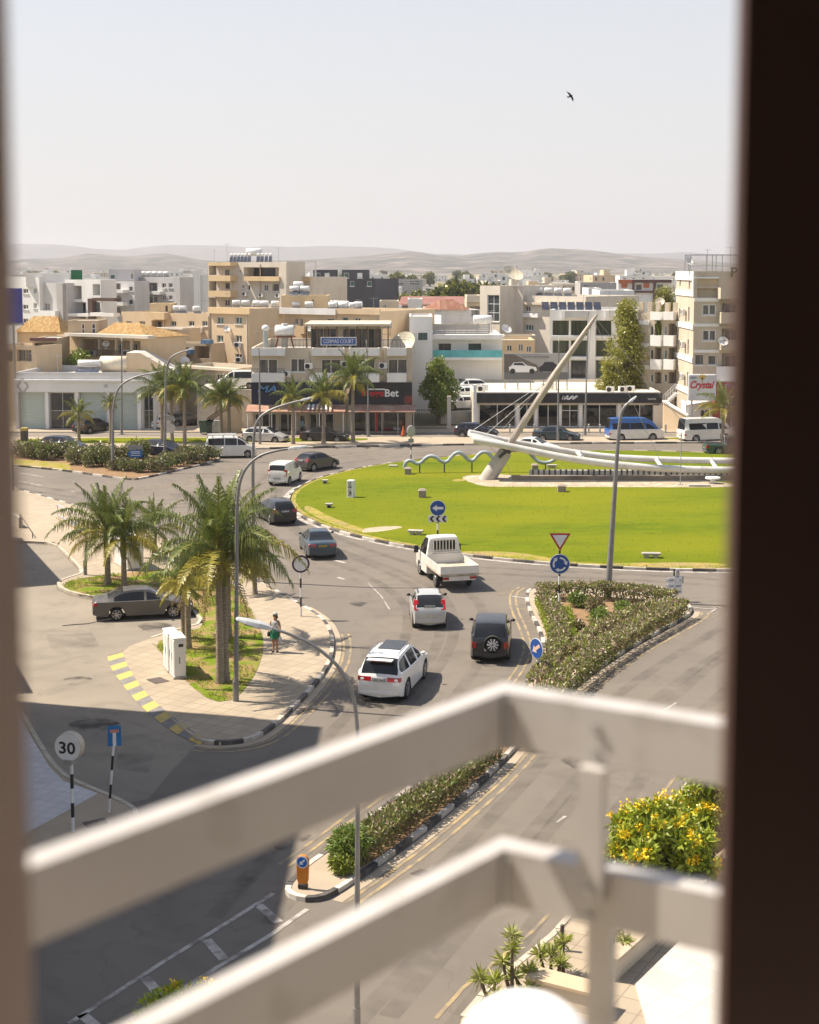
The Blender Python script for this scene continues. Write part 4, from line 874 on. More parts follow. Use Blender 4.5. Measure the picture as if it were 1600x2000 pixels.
# white apartments on the left
b = Bld('apartment_building', 'white apartment block at far left with plain punched windows', 'apartment building', -20, 76, 206, 201, 541, 3, C_WHITE, parapet=.8)
wins(b, (50,), (564,595,622), 11, 9, 1, M_WFRAME, M_CURT)
wins(b, (69,), (563,592,622), 7, 10, 1, M_WFRAME, M_GLASS); b.finish()
b = Bld('apartment_building', 'pale block with a stepped gable and terrace between white apartments', 'apartment building', 76, 128, 202, 199, 552, 3, C_LGREY, parapet=.6)
b.win(86, 592, 98, 606, 1, M_WFRAME, M_GLASS); b.balc(75, 607, 108, 619, 1.2, C_WHITE); b.box(110, 553, 124, 640, -.5, -.003, C_GREY, 'pier'); b.finish()
t = thing('roof_room', 'pale roof room with a green netting screen on the white apartments', 'roof room', at(b, 100, 552, .6)); q = MB(); q.box(-3.4,0,0,2.6,2.2,1.9); q.build('wall', C_WHITE, t); q = MB(); q.box(2.7,.1,-.2,4.2,.2,2.3); q.build('netting', mat('green_net', (.03,.16,.07), .9, (.02,.11,.05), 6), t)
b = Bld('apartment_building', 'modern white block with deep framed balconies and a brown pier', 'apartment building', 126, 196, 201, 197.5, 546, 3, C_WHITE, parapet=.3)
b.loggia(128, 558, 160, 584, 2.2, [(129,560,138,584)]); b.loggia(128, 590, 169, 612, 2.0, [(129,591,145,610),(148,591,168,610)]); b.loggia(181, 555, 196, 577, 1.6); b.loggia(182, 590, 196, 612, 1.6, [(184,592,194,612)]); b.loggia(128, 618, 169, 640, 2)
b.box(126, 612, 172, 618, -1.2, -.004, M_WHITE, 'balcony_band'); b.box(176, 611, 222, 618, -1.2, -.004, M_WHITE, 'balcony_band'); b.box(171, 583, 181, 640, -.8, -.005, mat('brown_cladding', (.10,.06,.045), .6, (.08,.05,.04), 2), 'pier'); b.box(181, 582, 224, 588, -1.3, -.0045, mat('brown_cladding', (.1,.06,.045)), 'canopy'); b.finish()
b = Bld('apartment_building', 'light grey block with a square tower and glass balconies', 'apartment building', 196, 262, 210, 206.5, 549, 3, C_LGREY, parapet=.3)
b.loggia(207, 553, 236, 566, 1.6); b.loggia(207, 577, 236, 590, 1.6); b.loggia(207, 601, 236, 614, 1.6); b.box(205, 566, 240, 572, -1.2, -.004, M_WHITE, 'balcony_band'); b.box(205, 590, 240, 597, -1.2, -.004, M_WHITE, 'balcony_band')
wins(b, (256,), (560,586), 7, 8, 1, M_DFRAME, M_GLASS); b.finish()
s = Bld('tower', 'square grey stair tower above the light grey block', 'tower', 212, 262, 210, 210, 526, 6, C_LGREY, pbase=549, parapet=.2); s.win(255, 533, 261, 545, 0, M_WFRAME, M_GLASS); s.win(215, 536, 225, 545, 0, M_WFRAME, M_TEALGL); s.finish()
b = Bld('apartment_building', 'grey-beige apartment block with recessed balconies left of the white tower', 'apartment building', 262, 351, 214.5, 210, 541, 3, C_LGREY, parapet=.4)
b.loggia(264, 552, 308, 569, 1.4, [(280,553,296,566),(298,553,306,568)]); b.loggia(264, 577, 308, 592, 1.4, [(283,578,300,592)]); wins(b, (320,333), (553,577), 8, 9, 1, M_WFRAME, M_GLASS); b.box(263, 569, 312, 575, -1.0, -.004, C_WHITE, 'balcony_band'); b.finish()
for i in range(6): tank_stand(at(b, 270+i*11, 540, 5), 0, 'white water heater on the grey-beige apartment block', 'heaters on the grey-beige block', 0.75, .28, .9)
b = Bld('hotel', 'brilliant white narrow tall building with rooftop lettering', 'hotel', 352, 407, 300, 300, 536, 18, C_WHITE, parapet=.4)
wins(b, (366,), (549,560,572,584), 5, 6, 0); b.loggia(371, 548, 381, 556, 1.2); b.loggia(371, 561, 381, 569, 1.2); b.loggia(371, 574, 381, 582, 1.2); b.box(376, 528, 392, 606, -.8, -.004, M_WHITE, 'pier'); text('HOTEL', *b.r(356, 529, 373, 534), 2, M_DFRAME, b.root, th=.3) ; b.finish()
# beige mid block
b = Bld('apartment_building', 'wide beige block with small windows behind the orange-roofed house', 'apartment building', 235, 410, 190, 181.5, 609, 5, C_BEIGE, parapet=.4)
wins(b, (252,278,339,374,400), (627,), 11, 10, 1, M_WFRAME, M_GLASS); b.loggia(296, 626, 318, 641, 1.2, [(301,627,317,640)]); b.box(290, 610, 321, 624, -.9, -.004, C_OCHRE, 'balcony_band'); wins(b, (265,345), (655,), 10, 9); b.finish(); BM = b
s = Bld('roof_block', 'ochre roof block with a dark door on the wide beige block', 'roof block', 291, 333, 190, 190, 593, 5, C_OCHRE, pbase=609, parapet=.15); s.win(323, 597, 328, 609, 0, M_DFRAME, M_GLASS); s.finish()
for x in (345, 357, 384): tank_stand(at(b, x, 607, 4), .3, 'white water heater on the wide beige block', 'heaters on the wide beige block', 0.9, .3, .9)
# orange roofed house
b = Bld('house', 'old house with a rusty orange tiled roof and a shaded veranda', 'house', 108, 287, 169, 161.5, 654, 6.2, C_BEIGE, parapet=.02)
b.loggia(157, 664, 275, 696, 2.0, [(163,674,178,690),(227,672,240,692),(259,671,270,692)])
b.box(125, 653, 289, 659, -1.2, -.004, C_PALE, 'eaves'); 
for x in (158, 193, 226, 256): b.box(x-1.5, 660, x+1.5, 697, -.35, -.005, C_CREAM, 'column')
u0, z0, u1, z1 = b.r(150, 684, 275, 697, .5); q = MB(); q.box(u0,-.52,z1-.05,u1,-.47,z1); [q.box(u0+(u1-u0)*k/60-.015,-.51,z0,u0+(u1-u0)*k/60+.015,-.48,z1-.05) for k in range(61)]; q.build('railing', M_DFRAME, b.root)
M_OTILE = mat('orange_tiles', (.30, .17, .05), .85, (.37, .27, .13), 2.2, .2, bump=.5, bscale=9, fac=(.4,.6), c3=(.23, .12, .04), scale3=1.5, stretch=(3, .5, 1))
u0, _ = b.uz(190, 654); zz = b.h; q = MB(); rg = 1.45; u1 = b.w+.3
q.add([(u0,-.8,zz+.05),(u1,-.8,zz+.05),(u1,6.4,zz+.05),(u0,6.4,zz+.05),(u0,2.9,zz+rg),(u1-4.2,2.9,zz+rg)], [(0,1,5,4),(1,2,5),(2,3,4,5),(3,0,4)]); q.build('tiled_roof', M_OTILE, b.root); b.finish(); BH = b
s = Bld('roof_room', 'beige roof room with two barred windows beside the orange tiles', 'roof room', 130, 190, 167, 167, 626, 5, C_TAN, pbase=655, parapet=.1); s.win(159, 632, 166, 653, 0, M_WFRAME, mat('maroon', (.12,.04,.03), .6), .1, (.5,)); s.win(179, 632, 187, 652, 0, M_WFRAME, M_GLASS, .1, (.5,)); s.finish()
t = thing('house', 'small house roofed in rusty orange tiles behind the blue hoarding', 'house', W(40, 520, 173).xy.to_3d()); u = [W(x, 520, 173).x-t.location.x for x in (30, 112)]; q = MB(); q.box(u[0],0,0,u[1],8,8.9); q.build('wall', C_OCHRE, t)
q = MB(); q.add([(u[0]-.3,-.4,8.9),(u[1]+.3,-.4,8.9),(u[1]+.3,8.4,8.9),(u[0]-.3,8.4,8.9),(u[0]+1,4,10.6),(u[1]-1,4,10.6)], [(0,1,5,4),(1,2,5),(2,3,4,5),(3,0,4)]); q.build('tiled_roof', M_OTILE, t)
t = thing('hoarding', 'tall blue advertising hoarding at the left edge of the view', 'hoarding', (0,0,0)); p0, p1 = W(-40, 631, 158), W(42, 563, 158); q = MB(); q.box(p0.x,158,p0.z,p1.x,158.3,p1.z); q.build('panel', mat('hoarding_blue', (.035,.05,.30), .5, (.03,.04,.25), .6), t)
q = MB(); q.box(p0.x-.1,157.95,p0.z-.25,p1.x+.1,158.4,p0.z-.003); q.build('frame', M_STEEL, t); q = MB(); q.cyl((p1.x-1,158.15,0),(p1.x-1,158.15,p0.z-.25),.12,8); q.build('post', M_STEEL, t)
# low tan blocks, wedge and cream house behind the showroom
b = Bld('house', 'low beige building with wide louvred windows at the left behind the showroom', 'house', -10, 68, 159.5, 157, 673, 4, C_BEIGE, parapet=.3); b.win(33, 683, 62, 706, 1, C_TAN, M_CURT, .3, (), False); b.win(5, 683, 25, 706, 1, C_TAN, M_CURT, .3, (), False); b.finish()
b = Bld('house', 'dark open shed with a maroon roof edge left of the veranda house', 'shed', 60, 108, 161, 161, 661, 6, C_TAN, parapet=.1); b.loggia(68, 670, 106, 702, 2.0, [(86,676,96,702)]); b.box(58, 660, 108, 666, -.8, -.003, mat('maroon_edge', (.13,.06,.06), .7), 'eaves'); b.finish()
t = thing('wedge_wall', 'tan building end with a long sloping parapet behind the palms', 'wall', (0,0,0)); Yw = 157; pr = [W(x, y, Yw) for x, y in ((247,728),(247,689),(273,689),(352,733),(352,760))]; q = MB(); vs = [(p.x,Yw,p.z) for p in pr]+[(p.x,Yw+5,p.z) for p in pr]
q.add(vs, [(0,4,3,2,1),(5,6,7,8,9),(0,1,6,5),(3,4,9,8)]); q.add(vs, [(1,2,7,6),(2,3,8,7)], 1); q.build('wall', [C_BEIGE, mat('pale_coping', (.62,.58,.5), .85, (.52,.48,.41), 1)], t)
b = Bld('house', 'cream house with barred windows above the car ramp', 'house', 345, 456, 163, 157, 712, 5, C_CREAM, parapet=.5); b.win(400, 735, 413, 752, 2, M_WFRAME, M_CURT); b.win(422, 731, 445, 760, 3, M_WFRAME, M_CURT, .18, (.4,)); b.box(345, 717, 460, 722, -.9, -.003, C_CREAM, 'eaves'); b.finish(); BC = b
for x, r_, lab in ((343,.75,'round white water tank behind the curved lamp arm'),):
    t = thing('water_tank', lab, 'water tank', at(b, 353, 710, 2.5)); q = MB(); q.ball((0,0,.55),(1.1,.8,.75),16,10); q.build('tank', M_TANK, t); q = MB(); q.box(-.7,-.5,-.35,.7,.5,0); q.build('stand', M_CONC, t)
tank_stand(at(B_SHOW, 175, 712, 7), 0, 'solar water heater with two panels on the showroom roof', None, 2.4, .35, 1.1)
t = thing('water_tank', 'cream plastic water tank on the showroom roof', 'water tank', at(B_SHOW, 223, 712, 8)); q = MB(); q.tube([(-1.5,0,.95),(-1.35,0,.95),(1.35,0,.95),(1.5,0,.95)],[.6,.85,.85,.6],16); q.build('tank', mat('cream_plastic', (.68,.6,.46), .5, (.6,.53,.4), 2), t); q = MB(); q.box(-1.2,-.5,0,1.2,.5,.2); q.build('stand', M_CONC, t)
b = Bld('workshop', 'ramshackle workshop with blue tarpaulins below the beige blocks', 'workshop', 285, 410, 171.5, 168, 668, 3, C_TAN, parapet=.3); b.loggia(330, 678, 370, 697, 2); b.loggia(380, 676, 409, 700, 2); b.win(304, 676, 307, 692, 0, M_DFRAME, M_BLACK); b.box(345, 683, 372, 692, -.9, -.004, mat('blue_tarp', (.08,.15,.26), .7, (.12,.2,.3), 2), 'tarpaulin'); b.box(392, 664, 409, 672, -.9, -.004, mat('blue_tarp', (.08,.15,.26)), 'tarpaulin'); b.finish()
b = Bld('outbuilding', 'cream flat-roofed outbuilding with rust stains in front of the beige block', 'outbuilding', 291, 345, 177, 174.5, 640, 4, C_CREAM, parapet=.3); b.box(290, 640, 356, 643, -.7, -.003, C_PALE, 'eaves'); b.finish()
# centre: cream tower block
b = Bld('apartment_building', 'cream block with a tall dark stair window and a roof dish', 'apartment building', 938, 977, 208, 205.4, 558, 12, C_PALE, parapet=.3); b.win(952, 576, 975, 628, 1, M_WFRAME, M_GLASS, .2, (.33,.66)); b.finish(); BQ = b
b = Bld('apartment_building', 'cream right-hand half of the block with the dark stair window', 'apartment building', 977, 1022, 209, 207, 558, 12, C_PALE, parapet=.3); b.win(980, 596, 1000, 610, 1, M_WFRAME, M_CURT); b.win(983, 636, 998, 646, 1); b.finish()
b = Bld('apartment_building', 'cream long wing with white water tanks on its roof', 'apartment building', 1020, 1145, 208, 200, 577, 12, C_PALE, parapet=.3); b.win(1026, 634, 1042, 645, 2, M_WFRAME, M_GLASS); b.win(1026, 598, 1036, 608, 1, M_WFRAME, M_CURT); b.box(1020, 591, 1145, 596, -.6, -.004, C_CREAM, 'band'); b.box(1020, 612, 1050, 620, -.6, -.004, C_WHITE, 'balcony_band'); b.finish()
for x in (1036,1052,1071,1090,1108): tank_stand(at(b, x, 575, 4), 0, 'white water heater in the row on the long cream wing', 'heaters on the long cream wing', 1.05, .36, 1.0)
dish(at(BQ, 1003, 545, 3, BQ.h-.3), 1.5, R(35), R(50), 'large cream dish on the roof of the cream stair-window block', M_DISH, 1.2)
dish(at(BQ, 958, 552, 2, BQ.h-.3), .6, R(25), R(15), 'small white dish on the roof above the dark stair window', M_DISHW, 1.0)
b = Bld('house', 'cream villa with a red tiled roof left of the dark stair window', 'house', 862, 938, 196, 198, 605, 9, C_WHITE, parapet=.05); b.win(882, 631, 897, 637, 1); b.win(903, 631, 917, 637, 1); b.loggia(921, 598+8, 937, 618, 1.2)
M_RTILE = mat('red_tiles', (.22, .10, .065), .85, (.19, .085, .055), 2, .2, bump=.4, bscale=8, c3=(.28,.16,.11), scale3=.8, stretch=(3,.5,1)); u1 = b.uz(915, 600)[0]; q = MB(); q.add([(-.4,-.5,b.h),(u1,-.5,b.h),(u1,6,b.h),(-.4,6,b.h),(1,2.8,b.h+1.3),(u1-1,2.8,b.h+1.3)],[(0,1,5,4),(1,2,5),(2,3,4,5),(3,0,4)]); q.build('tiled_roof', M_RTILE, b.root); b.finish()
b = Bld('house', 'white upper-storey house just left of the cream stair-window block', 'house', 912, 940, 212, 212, 577, 8, C_CREAM, parapet=.2); b.loggia(918, 598, 938, 618, 1.2, [(928,600,936,618)]); b.box(912, 577, 941, 590, -.5, -.003, C_PALE, 'band'); b.finish()
t = thing('warehouse', 'long low building with a dusty red roof in the middle distance', 'warehouse', (0,0,0)); Yr = 280; a, c = W(778, 592, Yr), W(914, 580, Yr); q = MB(); q.box(a.x+.5,Yr+.5,0,c.x-.5,Yr+11,a.z-.1); q.build('wall', C_CREAM, t)
q = MB(); q.add([(a.x,Yr,a.z-.4),(c.x,Yr,a.z-.4),(c.x,Yr+12,a.z-.4),(a.x,Yr+12,a.z-.4),(a.x+.6,Yr+6,c.z),(c.x-.6,Yr+6,c.z)],[(0,1,5,4),(1,2,5),(2,3,4,5),(3,0,4)]); q.build('tiled_roof', mat('dusty_red_roof', (.25,.115,.09), .85, (.22,.10,.08), .6, c3=(.28,.15,.12), scale3=.2), t)
MISC = [  # label, left, right, Y, top, depth, wall, windows (x, y, w, h)
 ('small white cube house below the dusty red roof', 797, 825, 240, 584, 8, C_WHITE, []),
 ('tan house with a broken parapet behind the white villa', 770, 822, 200, 611, 8, C_TAN, [(790,618,5,8)]),
 ('cream house with a gabled front right of the beige block', 741, 778, 215, 588, 8, C_CREAM, [(748,594,7,7),(762,600,6,7)]),
 ('white house with one dark window behind the villa tower', 828, 862, 205, 602, 8, C_WHITE, [(843,607,11,9)]),
 ('low white house between the beige block and the villa', 742, 800, 188, 622, 8, C_PALE, [(752,640,8,8),(775,636,7,8)]),
 ('low beige house under the white villa roof level', 846, 935, 186, 636, 6, C_CREAM, [(870,641,8,6)]),
 ('white block with a dark door behind the modern white block', 1150, 1176, 225, 563, 8, C_WHITE, [(1152,575,8,8)]),
 ('plain white house beside the tall eucalyptus', 1172, 1240, 214, 567, 9, C_WHITE, [(1182,587,8,18)]),
 ('grey concrete frame block on the right skyline', 1134, 1205, 380, 552, 12, C_GREY, [(1140,556,10,4),(1160,556,10,4)]),
 ('ochre house at the foot of the modern white block', 975, 1046, 190, 664, 8, C_OCHRE, [(990,674,10,12),(1012,672,10,14),(1028,676,10,12)]),
 ('cream yard house beneath the cream stair-window block', 985, 1048, 198, 655, 4, C_CREAM, []),
 ('dark glazed offices far behind the tree belt', 750, 826, 520, 546, 16, C_GREY, [(754,548,16,3),(773,548,16,3),(754,553,16,3),(773,553,16,3),(800,548,20,3),(800,553,20,3)]),
 ('brown unfinished concrete block at the right skyline', 1225, 1318, 420, 556, 14, C_TAN, [(1230,559,12,4),(1250,559,12,4),(1270,559,12,4)]),
]
for lab, x0, x1, Y_, top, dp, wm, wl in MISC:
    b = Bld('house' if Y_ < 300 else 'office_block', lab, 'house' if Y_ < 300 else 'office block', x0, x1, Y_, Y_, top, dp, wm, parapet=.3)
    for (x, y, w_, h_) in wl: b.win(x, y, x+w_, y+h_, 1, M_WFRAME, M_GLASS, .15, (), False)
    b.finish()
b = Bld('apartment_building', 'white block framed in orange and dark brown on the right skyline', 'apartment building', 1208, 1312, 285, 283, 546, 14, C_WHITE, parapet=.3)
M_ORG = mat('orange_cladding', (.42,.13,.05), .7, (.36,.11,.045), 1)
for a in ((1208,546,1235,553),(1214,553,1225,562),(1257,553,1268,562)): b.box(*a, -.4, -.003, M_ORG, 'cladding')
for a in ((1235,546,1312,552),(1235,552,1239,590),(1276,552,1281,590),(1239,568,1312,572)): b.box(*a, -.45, -.0035, mat('maroon_frame', (.13,.06,.05), .7, (.1,.05,.045), 1), 'frame')
b.win(1242, 555, 1254, 567, 0, M_WFRAME, M_CURT); b.win(1283, 555, 1296, 567, 0, M_WFRAME, M_TEALGL); b.finish()
# wall clutter: air conditioners, pipes and small dishes on the second row
def wall_ac(b, x, y, label):
    u, z = b.uz(x, y); p = b.A+b.d*u+b.n*.2; p.z = z-.3; ac_unit(None, p, b.root.rotation_euler.z, label)
for B_, l_, nm in ((BM,((268,646),(386,646),(392,646)),'wide beige block'),(BB,((525,686),(600,644),(662,640),(712,640)),'long beige block'),(BT,((480,575),(512,577),(545,578)),'tall cream block'),(BH,((185,690),(250,690)),'veranda house'),(BC,((416,756),),'cream house above the ramp'),(B_COS,((560,731),(603,716),(675,712),(748,715)),'roof-terrace building')):
    for k_, (x, y) in enumerate(l_): wall_ac(B_, x, y, ('leftmost','second','third','rightmost')[k_ if k_ < len(l_)-1 or len(l_) == 1 else 3]+' small air conditioner on the wall of the '+nm)
for B_, xs_ in ((BA,(411,483)),(BB,(487,556,658,739)),(BT,(455,510)),(BM,(237,322,408)),(BC,(417,452)),(B_COS,(605,677,749))):
    for x in xs_:
        u, _ = B_.uz(x, 640); m = MB(); m.cyl((u,-.06,.2),(u,-.06,B_.h-.3),.05,6); m.build('drain_pipe', rng.choice((M_STEEL, C_TAN, M_WFRAME)), B_.root)
for B_, x, y, lab in ((BA,448,640,'small dish fixed to the beige block wall between its windows'),(BB,610,640,'small dish fixed to the long beige block wall'),(BH,212,670,'small dish on the veranda house front'),(B_COS,612,735,'small dish on a balcony of the roof-terrace building')):
    u, z = B_.uz(x, y); p = B_.A+B_.d*u+B_.n*.4; p.z = z-.6; dish(p, .4, rng.uniform(-.6,.6), R(35), lab, M_DISHW, .3)
# roof clutter: aerials
def aerial(loc, h, label, group):
    t = thing('tv_aerial', label, 'aerial', loc, rng.uniform(0,3), group); m = MB(); m.cyl((0,0,0),(0,0,h),.025,6); m.obox((-.5,0,h-.1),(.6,0,h-.1),.03,.03)
    for k in range(6): x = -.45+k*.2; m.obox((x,-.3+.03*k,h-.1),(x,.3-.03*k,h-.1),.02,.02)
    m.build('mast', M_STEEL, t); return t
for B_, xs_, nm in ((BA,(420,445,470),'left beige block'),(BB,(500,560,620,700,730),'long beige block'),(BM,(250,300,370,400),'wide beige block'),(BT,(420,445,545),'tall cream block'),(BQ,(945,970),'stair-window block'),(B_COS,(500,535,600,810),'roof-terrace building'),(B_VIL,(870,900,960),'white villa'),(B_OFF,(1090,1140,1190),'modern white block'),(B_CRY,(1380,1425),'sand tower'),(B_SHOW,(60,110,290,340),'showroom')):
    for i_, x in enumerate(xs_): aerial(at(B_, x, 600, rng.uniform(1.5,6)), rng.uniform(1.6,3.4), 'thin television aerial standing on the roof of the '+nm, 'aerials of the '+nm)
# ---- the town filling the plain, one mesh per house
pal = [(C_WHITE,'white'),(C_PALE,'pale'),(C_CREAM,'cream'),(C_WHITE,'white'),(C_LGREY,'grey'),(C_BEIGE,'beige'),(C_WHITE,'white')]
rt = random.Random(21); placed = []
def townhouse(x, Y, wd, dp, h, wm, label, group, rz):
    mb = MB(); fl = max(1, int(h/3.1)); holes = []
    nx = max(2, int(wd/3.2))
    for f in range(fl):
        for k in range(nx):
            if rt.random() < .15: continue
            u = wd*(k+.5)/nx; ww = rt.choice((.7,.9,1.2)); holes.append((u-ww/2-.1, f*3.1+.9, u+ww/2, f*3.1+2.4, .25, 1))
    X = Vector((1,0,0)); Y3 = Vector((0,1,0)); O = Vector((-wd/2,0,0))
    wallgrid(mb, O, X, -Y3, wd, 0, h, holes); wallgrid(mb, O, Y3, -X, dp, 0, h, [(2,h-2.2,3,h-1,.2,1)] if dp > 4 and h > 4 else []); wallgrid(mb, O+X*wd, Y3, X, dp, 0, h, [])
    mb.quad((wd/2,dp,0),(-wd/2,dp,0),(-wd/2,dp,h),(wd/2,dp,h)); mb.quad((-wd/2,0,h),(wd/2,0,h),(wd/2,dp,h),(-wd/2,dp,h), 2)
    if rt.random() < .6: sx = rt.uniform(-wd*.3, wd*.2); mb.box(sx,dp*.4,h,sx+3,dp*.8,h+2.3)
    for k in range(rt.randint(0,4)): sx = rt.uniform(-wd*.45, wd*.4); mb.box(sx, 1, h+.5, sx+1.4, 1.7, h+1.2, 3)
    o = mb.build('town_house', [wm, M_GLASS, M_ROOF, M_TANK]); o.location = (x, Y, 0); o.rotation_euler.z = rz
    return tag(o, label, 'house', group)
bands = [(245,330,22),(330,480,44),(480,720,60),(720,1100,70),(1100,1800,74)]
for y0, y1, cnt in bands:
    for k in range(cnt):
        Y_ = rt.uniform(y0, y1); px_ = rt.uniform(10, 1320) if y0 > 300 else rt.choice((rt.uniform(730,940), rt.uniform(1130,1330), rt.uniform(20,120)))
        x = (px_-800)/2900*Y_; wd = rt.uniform(9, 22); dp = rt.uniform(8, 14); h = rt.choice((3.4, 6.4, 6.4, 7, 9.5, 9.6, 9.6, 12.6)) if y0 > 300 else rt.choice((5.5, 6.5, 8.5))
        if h > 12 and Y_ < 480: h = 9.5
        if any(abs(x-a) < (wd+c)/2+2 and abs(Y_-b_) < 16 for a, b_, c in placed): continue
        placed.append((x, Y_, wd)); wm, cn = rt.choice(pal)
        townhouse(x, Y_, wd, dp, h, wm, 'pale flat-roofed house in the hazy town below the hills', 'houses of the distant town', rt.uniform(-.35, .35))
for k in range(90):
    Y_ = rt.uniform(190, 900); px_ = rt.choice((rt.uniform(-1500,-30), rt.uniform(1480,2900))); x = (px_-800)/2900*Y_; wd = rt.uniform(10, 20); wm, cn = rt.choice(pal)
    if any(abs(x-a) < (wd+c)/2+2 and abs(Y_-b_) < 16 for a, b_, c in placed): continue
    placed.append((x, Y_, wd)); townhouse(x, Y_, wd, rt.uniform(8,13), rt.choice((6.4,6.8,9.6,12.6)), wm, 'flat-roofed house of the streets to either side, beyond the window edges', 'houses beyond the window edges', rt.uniform(-.3,.3))
# ---- hills
M_HILL = mat('hill_scrub', (.14, .115, .095), .95, (.045, .05, .035), .016, .1, fac=(.43,.57), c3=(.22, .18, .145), scale3=.007, fac3=(.57, .64), detail=10)
M_HILLF = mat('far_hill', (.085, .09, .09), .95, (.14, .125, .10), .008, .1, detail=6)
def hills(name, Rr, prof, depth, mt, seed, amp):
    xs = [-1500+25*k for k in range(190)]; rows = 22; vs = []
    def hy(x):
        for (xa, ya), (xb, yb) in zip(prof, prof[1:]):
            if xa <= x <= xb: f = (x-xa)/(xb-xa); f = f*f*(3-2*f); return ya+(yb-ya)*f
        return prof[0][1] if x < prof[0][0] else prof[-1][1]
    for j in range(rows):
        f = j/(rows-1)
        for x in xs:
            Y_ = Rr-depth+depth*1.5*f; X_ = (x-800)/2900*Y_
            top = H+(520-hy(x))/2900*Rr; s = math.sin(min(1, f/.667)*math.pi/2)**1.6 if f <= .667 else math.cos((f-.667)/.333*math.pi/2*.8)
            n = noise.fractal(Vector((X_/420, Y_/420, seed)), 1.0, 2.1, 6)
            vs.append((X_, Y_, max(-6, top*s+n*amp*min(1, s*1.5)*(1-.75*max(0, 1-abs(f-.667)*5))-2*(1-s))))
    n = len(xs); m = MB(); m.add(vs, [(j*n+i, j*n+i+1, (j+1)*n+i+1, (j+1)*n+i) for j in range(rows-1) for i in range(n-1)], 0, True); return struct(m.build(name, mt))
hills('far_hills', 8600, [(-1500,485),(20,477),(110,479),(235,489),(330,480),(430,480),(500,483),(560,483),(650,481),(760,487),(850,497),(1000,502),(1150,500),(1260,495),(1330,493),(1450,500),(1700,492),(3000,490)], 1700, M_HILLF, 3.1, 22)
hills('hills', 5000, [(-1500,508),(20,512),(110,506),(180,497),(260,506),(330,500),(420,512),(560,508),(690,503),(760,497),(805,491),(850,499),(900,502),(960,496),(1010,497),(1070,489),(1130,491),(1200,497),(1270,503),(1340,507),(1450,515),(1800,505),(3000,500)], 1900, M_HILL, 8.7, 17)
# ---- air
m = MB(); m.box(-11500, -70, -1, 11500, 13000, 175); o = m.build('haze', [])
hm = bpy.data.materials.new('haze'); hm.use_nodes = True; nt = hm.node_tree; nt.nodes.remove(nt.nodes['Principled BSDF']); pv = nt.nodes.new('ShaderNodeVolumePrincipled')
pv.inputs['Color'].default_value = (.86, .85, .88, 1); pv.inputs['Density'].default_value = .00014; pv.inputs['Anisotropy'].default_value = .2
nt.links.new(pv.outputs[0], nt.nodes['Material Output'].inputs['Volume']); o.data.materials.append(hm); o['kind'] = 'stuff'; o['label'] = 'pale summer haze over the town and hills'
# ================================================================== plants
def leafmat(name, c, c2, tr=.25):
    if name in MATS: return MATS[name]
    m = bpy.data.materials.new(name); m.use_nodes = True; nt = m.node_tree; L = nt.links.new; b = nt.nodes['Principled BSDF']
    b.inputs['Roughness'].default_value = .42; b.inputs['Specular IOR Level'].default_value = .5
    g = _n(nt, 'ShaderNodeNewGeometry'); mx = _n(nt, 'ShaderNodeMix', data_type='RGBA'); mx.inputs[6].default_value = (*c,1); mx.inputs[7].default_value = (*c2,1)
    L(g.outputs['Random Per Island'], mx.inputs[0]); L(mx.outputs[2], b.inputs['Base Color'])
    t = _n(nt, 'ShaderNodeBsdfTranslucent'); L(mx.outputs[2], t.inputs['Color']); ms = _n(nt, 'ShaderNodeMixShader'); ms.inputs[0].default_value = tr
    L(b.outputs[0], ms.inputs[1]); L(t.outputs[0], ms.inputs[2]); L(ms.outputs[0], nt.nodes['Material Output'].inputs['Surface']); MATS[name] = m; return m
L_PALM = leafmat('palm_leaf', (.085,.13,.022), (.19,.215,.055)); L_PALMY = leafmat('palm_leaf_yellow', (.34,.27,.03), (.26,.25,.04)); L_DEAD = leafmat('dead_frond', (.27,.18,.09), (.2,.13,.07), .1)
L_OL = leafmat('oleander_leaf', (.115,.155,.03), (.25,.26,.08)); L_BLOOM = leafmat('oleander_bloom', (.40,.27,.21), (.52,.41,.31)); L_DRYL = leafmat('dry_twig', (.19,.13,.075), (.13,.09,.05), .1)
L_GRN = leafmat('broad_leaf', (.10,.175,.02), (.20,.28,.04)); L_EUC = leafmat('gum_leaf', (.19,.205,.02), (.31,.285,.045)); L_PINE = leafmat('grey_green_leaf', (.06,.08,.03), (.10,.12,.045))
L_YFL = leafmat('yellow_bloom', (.80,.52,.01), (.88,.62,.02), .2); L_SEN = leafmat('senna_leaf', (.19,.26,.02), (.36,.40,.04)); L_HDG = leafmat('dusty_leaf', (.11,.12,.045), (.19,.185,.075)); L_YUC = leafmat('yucca_leaf', (.28,.30,.08), (.42,.40,.15)); L_LIME = leafmat('lime_leaf', (.22,.28,.02), (.30,.34,.04))
def leaf(m, p, d, n, L, wd, mi=0):
    x = d.cross(n)
    if x.length < 1e-4: x = Vector((1,0,0))
    x = x.normalized()*wd/2; q = p+d*L; mid = p+d*L*.5
    m.add([p, mid+x, q, mid-x], [(0,1,2,3)], mi)
def rvec(r):
    while True:
        v = Vector((r.uniform(-1,1), r.uniform(-1,1), r.uniform(-1,1)))
        if .05 < v.length < 1: return v.normalized()
def clump(m, c, rad, n, L, wd, r, mis=(0,), shell=.55):
    c = Vector(c)
    for _ in range(n):
        d = rvec(r); k = shell+(1-shell)*r.random(); p = c+Vector((d.x*rad[0], d.y*rad[1], d.z*rad[2]))*k
        o = (d*.7+rvec(r)*.8+Vector((0,0,-.15))).normalized(); leaf(m, p, o, rvec(r), L*r.uniform(.7,1.3), wd*r.uniform(.7,1.3), r.choice(mis))
